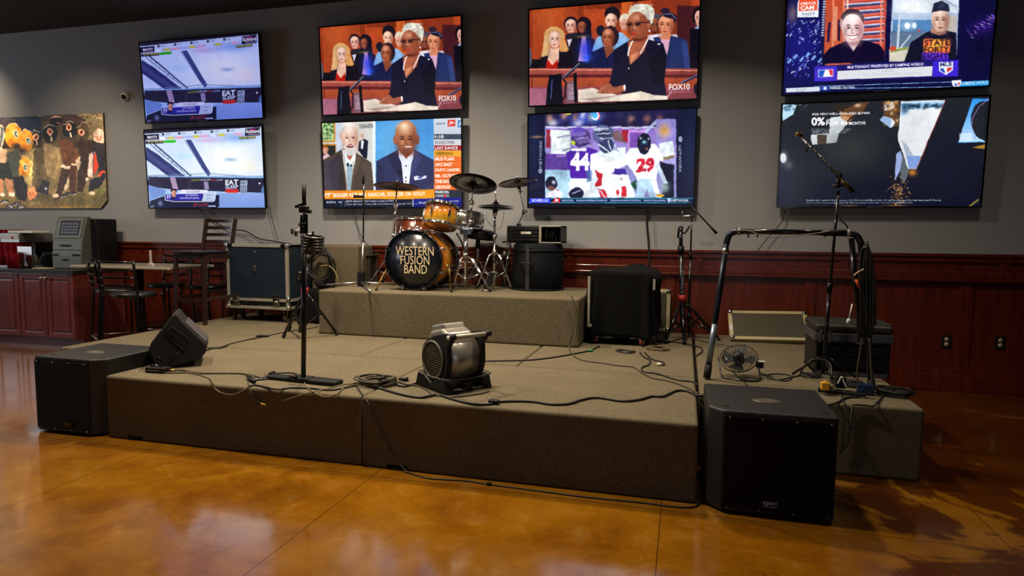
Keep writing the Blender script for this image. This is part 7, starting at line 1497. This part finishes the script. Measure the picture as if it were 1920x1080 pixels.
MB().box(c_+Vector((-.024,-.022,0)), c_+Vector((.020,.022,.048)), bev=.004).build('body', mat('yellow_plastic_bright', '#d89c10', .45), root); MB().lathe(zcyl(0,.013,.006), Matrix.Translation(c_+Vector((0,0,.048))), 12).build('cap', mat('yellow_plastic_bright', '#d89c10', .45), root)
MB().tube([c_+Vector((.02,0,.022)), c_+Vector((.045,0,.024))], .012, 12).build('plug', mat('tan_hose', '#8a7448', .5), root)
c_ = Vector((P(1577, 726, 'z', SH+.04).x, 4.28, SH+.03)); root = thing('power_adapter', 'black power adapter with pale straps on the power strip', 'adapter', c_)
MB().box(c_+Vector((-.03,-.02,0)), c_+Vector((.03,.025,.07)), bev=.006).build('body', BLK, root); g = MB(); g.tube(smooth([c_+Vector((-.02,-.024,.03)), c_+Vector((.0,-.026,.075)), c_+Vector((.012,-.026,.05)), c_+Vector((.03,-.03,.01))]), .005, 6); g.build('strap', WHT, root)
c_ = Vector((P(1617, 726, 'z', SH+.03).x, 4.28, SH+.0)); root = thing('blue_adapter', 'dark blue box adapter at the foot of the tubular frame', 'adapter', c_)
MB().box(c_+Vector((-.045,-.03,0)), c_+Vector((.045,.03,.065)), bev=.006).build('body', mat('blue_plastic', '#13284a', .4), root); g = MB(); g.tube([c_+Vector((-.03,-.032,.03)), c_+Vector((0,-.02,.072)), c_+Vector((.03,-.032,.03))], .004, 6); g.build('strap', mat('bright_blue', '#3070b8', .5), root)
coil('coil of black cable on the right corner of the right platform', 1680, 741, 31, 8, .0055, CABLE, seed=9)
coil('coil of black cable around the foot of the tubular frame', 1648, 735, 24, 5, .0055, CABLE, seed=11)
coil('tangled black cable behind the yellow adapter', 1590, 722, 26, 6, .005, CABLE, seed=12)
coil('small tangle of cable near the foot of the tall right boom stand', 1520, 706, 18, 4, .005, CABLE, seed=14)
cable('black cable hanging over the front edge of the right platform beside the subwoofer', [(1610,745),(1590,745),(1575,752),(1562,765,'y',3.95),(1552,780,'y',3.92),(1545,790,'y',3.90)], .006)
cable('brown cable hanging down the front of the right platform', [(1655,742),(1648,752),(1640,760,'y',3.975),(1620,790,'y',3.975),(1600,815,'y',3.975),(1575,850,'y',3.975)], .006)
cable('thin vertical cable hanging down the platform beside the subwoofer', [(1578,735),(1580,748),(1583,762,'y',3.975),(1583,800,'y',3.975),(1579,845,'y',3.975)], .0045)
# cables on the wall
cable('dark power cable running down the wall below the football television', [(1214,395,'W'),(1213,420,'W'),(1216,450,'W'),(1217,480,'y',D-.065),(1217,500,'y',D-.07)], .011)
cable('black cable swooping from the leftmost lower television to the flight case', [(376,394,'W'),(384,403,'W'),(400,414,'W'),(425,428,'W'),(445,431,'W'),(462,434,'W'),(485,447,'W'),(510,452,'W'),(535,456,'y',6.25),(552,459,'y',6.1)], .008)
cable('thin cable down the wall right of the leftmost lower television', [(505,385,'W'),(510,410,'W'),(518,440,'W'),(521,451,'W')], .004)
cable('thin cable down the wall below the debate television', [(661,394,'W'),(668,415,'W'),(676,440,'W'),(690,460,'y',D-.06),(718,485,'y',D-.04)], .004)
cable('thin cable from the rightmost lower television down to the panelling', [(1472,394,'W'),(1466,415,'W'),(1445,440,'W'),(1420,470,'y',D-.06)], .004)
cable('thin black cable along the floor line behind the wire fan', [(1290,632),(1330,642),(1360,646),(1385,655),(1400,664)], .006, mat('grey_cable', '#5c5a52', .5))

def attach(child, parent):
    """plugs, clips and tapes belong to their cable"""
    fc = [o for o in C.objects if o.get('label') == child]; fp_ = [o for o in C.objects if o.get('label') == parent]
    c_, p_ = fc[0], fp_[0]; c_.parent = p_; c_.location = c_.location-p_.location
    for k in ('label', 'category', 'group'):
        if k in c_: del c_[k]
SW = 'black cable sweeping from the coil past the blower along the stage edge'
WI = 'thin wire hanging over the stage edge with a yellow tip'
attach('small black clip on the cable along the floor', 'black cable running from the coil down the stage front and along the floor')
attach('black connector block on the stage edge right of the blower', SW)
attach('green tape around the cable in front of the cart', 'black cable running from behind the blower to the cloth-covered cart')
attach('white plug lying on the stage in front of the cart', 'short black cable ending in a white plug near the cart')
attach('black plug lying on the stage left of the blower', 'end of the coiled cable beside the blower')
attach('black plug sticking up from the coiled cable', 'coiled black cable on the stage edge between the flat base and the blower')
attach('black connector on the thin cable in front of the flight case', 'thin dark cable from the stage monitor towards the tripod speaker stand')
attach('black end of the wire hanging on the stage front', WI); attach('yellow tip of the wire hanging on the stage front', WI)
attach('black cable connector left of the flat base, near the stage edge', 'second grey cable beside the direct box')
attach('black cable connector just left of the pole foot of the tall stand', 'grey cable from the direct box along the stage edge to the tall stand')
attach('dark metal plug resting on the flat base', 'black cable on the flat base ending in a metal plug')
attach('small orange plug among the hanging cables', 'thick bundle of looped black cables hanging on the right leg of the tubular frame')
attach('pale tie around the hanging cables above the orange plug', 'thick bundle of looped black cables hanging on the right leg of the tubular frame')
attach('thin tan hose arching over the dark cable coil', 'large coil of dark cable hanging in front of the carpet-covered box')
# ================================================================ LIGHT
def area(name, loc, size, power, col, target=None, shape='DISK', size2=None, spread=PI):
    l = bpy.data.lights.new(name, 'AREA'); l.shape = shape; l.size = size
    if size2: l.size_y = size2
    l.energy = power; l.color = col; l.spread = spread; o = bpy.data.objects.new(name, l); C.objects.link(o); o.location = loc
    if target is not None: o.rotation_euler = (Vector(target)-Vector(loc)).to_track_quat('-Z', 'Y').to_euler()
    return o
WARM = (1., .85, .63); NEUT = (1., .86, .68)
def spot(name, loc, tgt, power, col, ang=60, blend=.8, r=.06):
    l = bpy.data.lights.new(name, 'SPOT'); l.energy = power; l.color = col; l.spot_size = math.radians(ang); l.spot_blend = blend; l.shadow_soft_size = r
    o = bpy.data.objects.new(name, l); C.objects.link(o); o.location = loc; o.rotation_euler = (Vector(tgt)-Vector(loc)).to_track_quat('-Z', 'Y').to_euler(); return o
for i, (x, y, p) in enumerate([(-3.7, 3.35, 44), (-1.6, 3.35, 54), (-2.8, 4.85, 78), (-.4, 4.8, 42), (-6.3, 4.6, 42), (2.0, 4.6, 8)]):
    area('ceiling_lamp', (x, y, 3.8), .22, p, WARM, (x, y+.001, 0), spread=math.radians(135))
spot('wall_wash_lamp', (-6.9, 4.5, 3.8), (-7.3, 6.5, 2.1), 85, (1., .80, .50), 62, 1.)
spot('wall_wash_lamp', (-9.3, 5.2, 3.8), (-9.3, 6.5, 2.7), 150, (1., .80, .50), 75, 1.)
area('window_light', (-11.6, 3.2, 1.9), 2.2, 50, (.80, .88, 1.), (-7, 5, 1.2), 'RECTANGLE', 1.6)
area('window_light', (1.5, -4.8, 1.9), 2.4, 20, (.80, .87, 1.), (0, 4, 1.2), 'RECTANGLE', 1.5)
sc = bpy.context.scene
w = bpy.data.worlds.new('world'); sc.world = w; w.use_nodes = True; w.node_tree.nodes['Background'].inputs[0].default_value = (.02,.02,.025,1); w.node_tree.nodes['Background'].inputs[1].default_value = 1
sc.view_settings.view_transform = 'Standard'; sc.view_settings.look = 'None'; sc.view_settings.gamma = 1; sc.view_settings.exposure = 0; sc.view_settings.use_curve_mapping = False
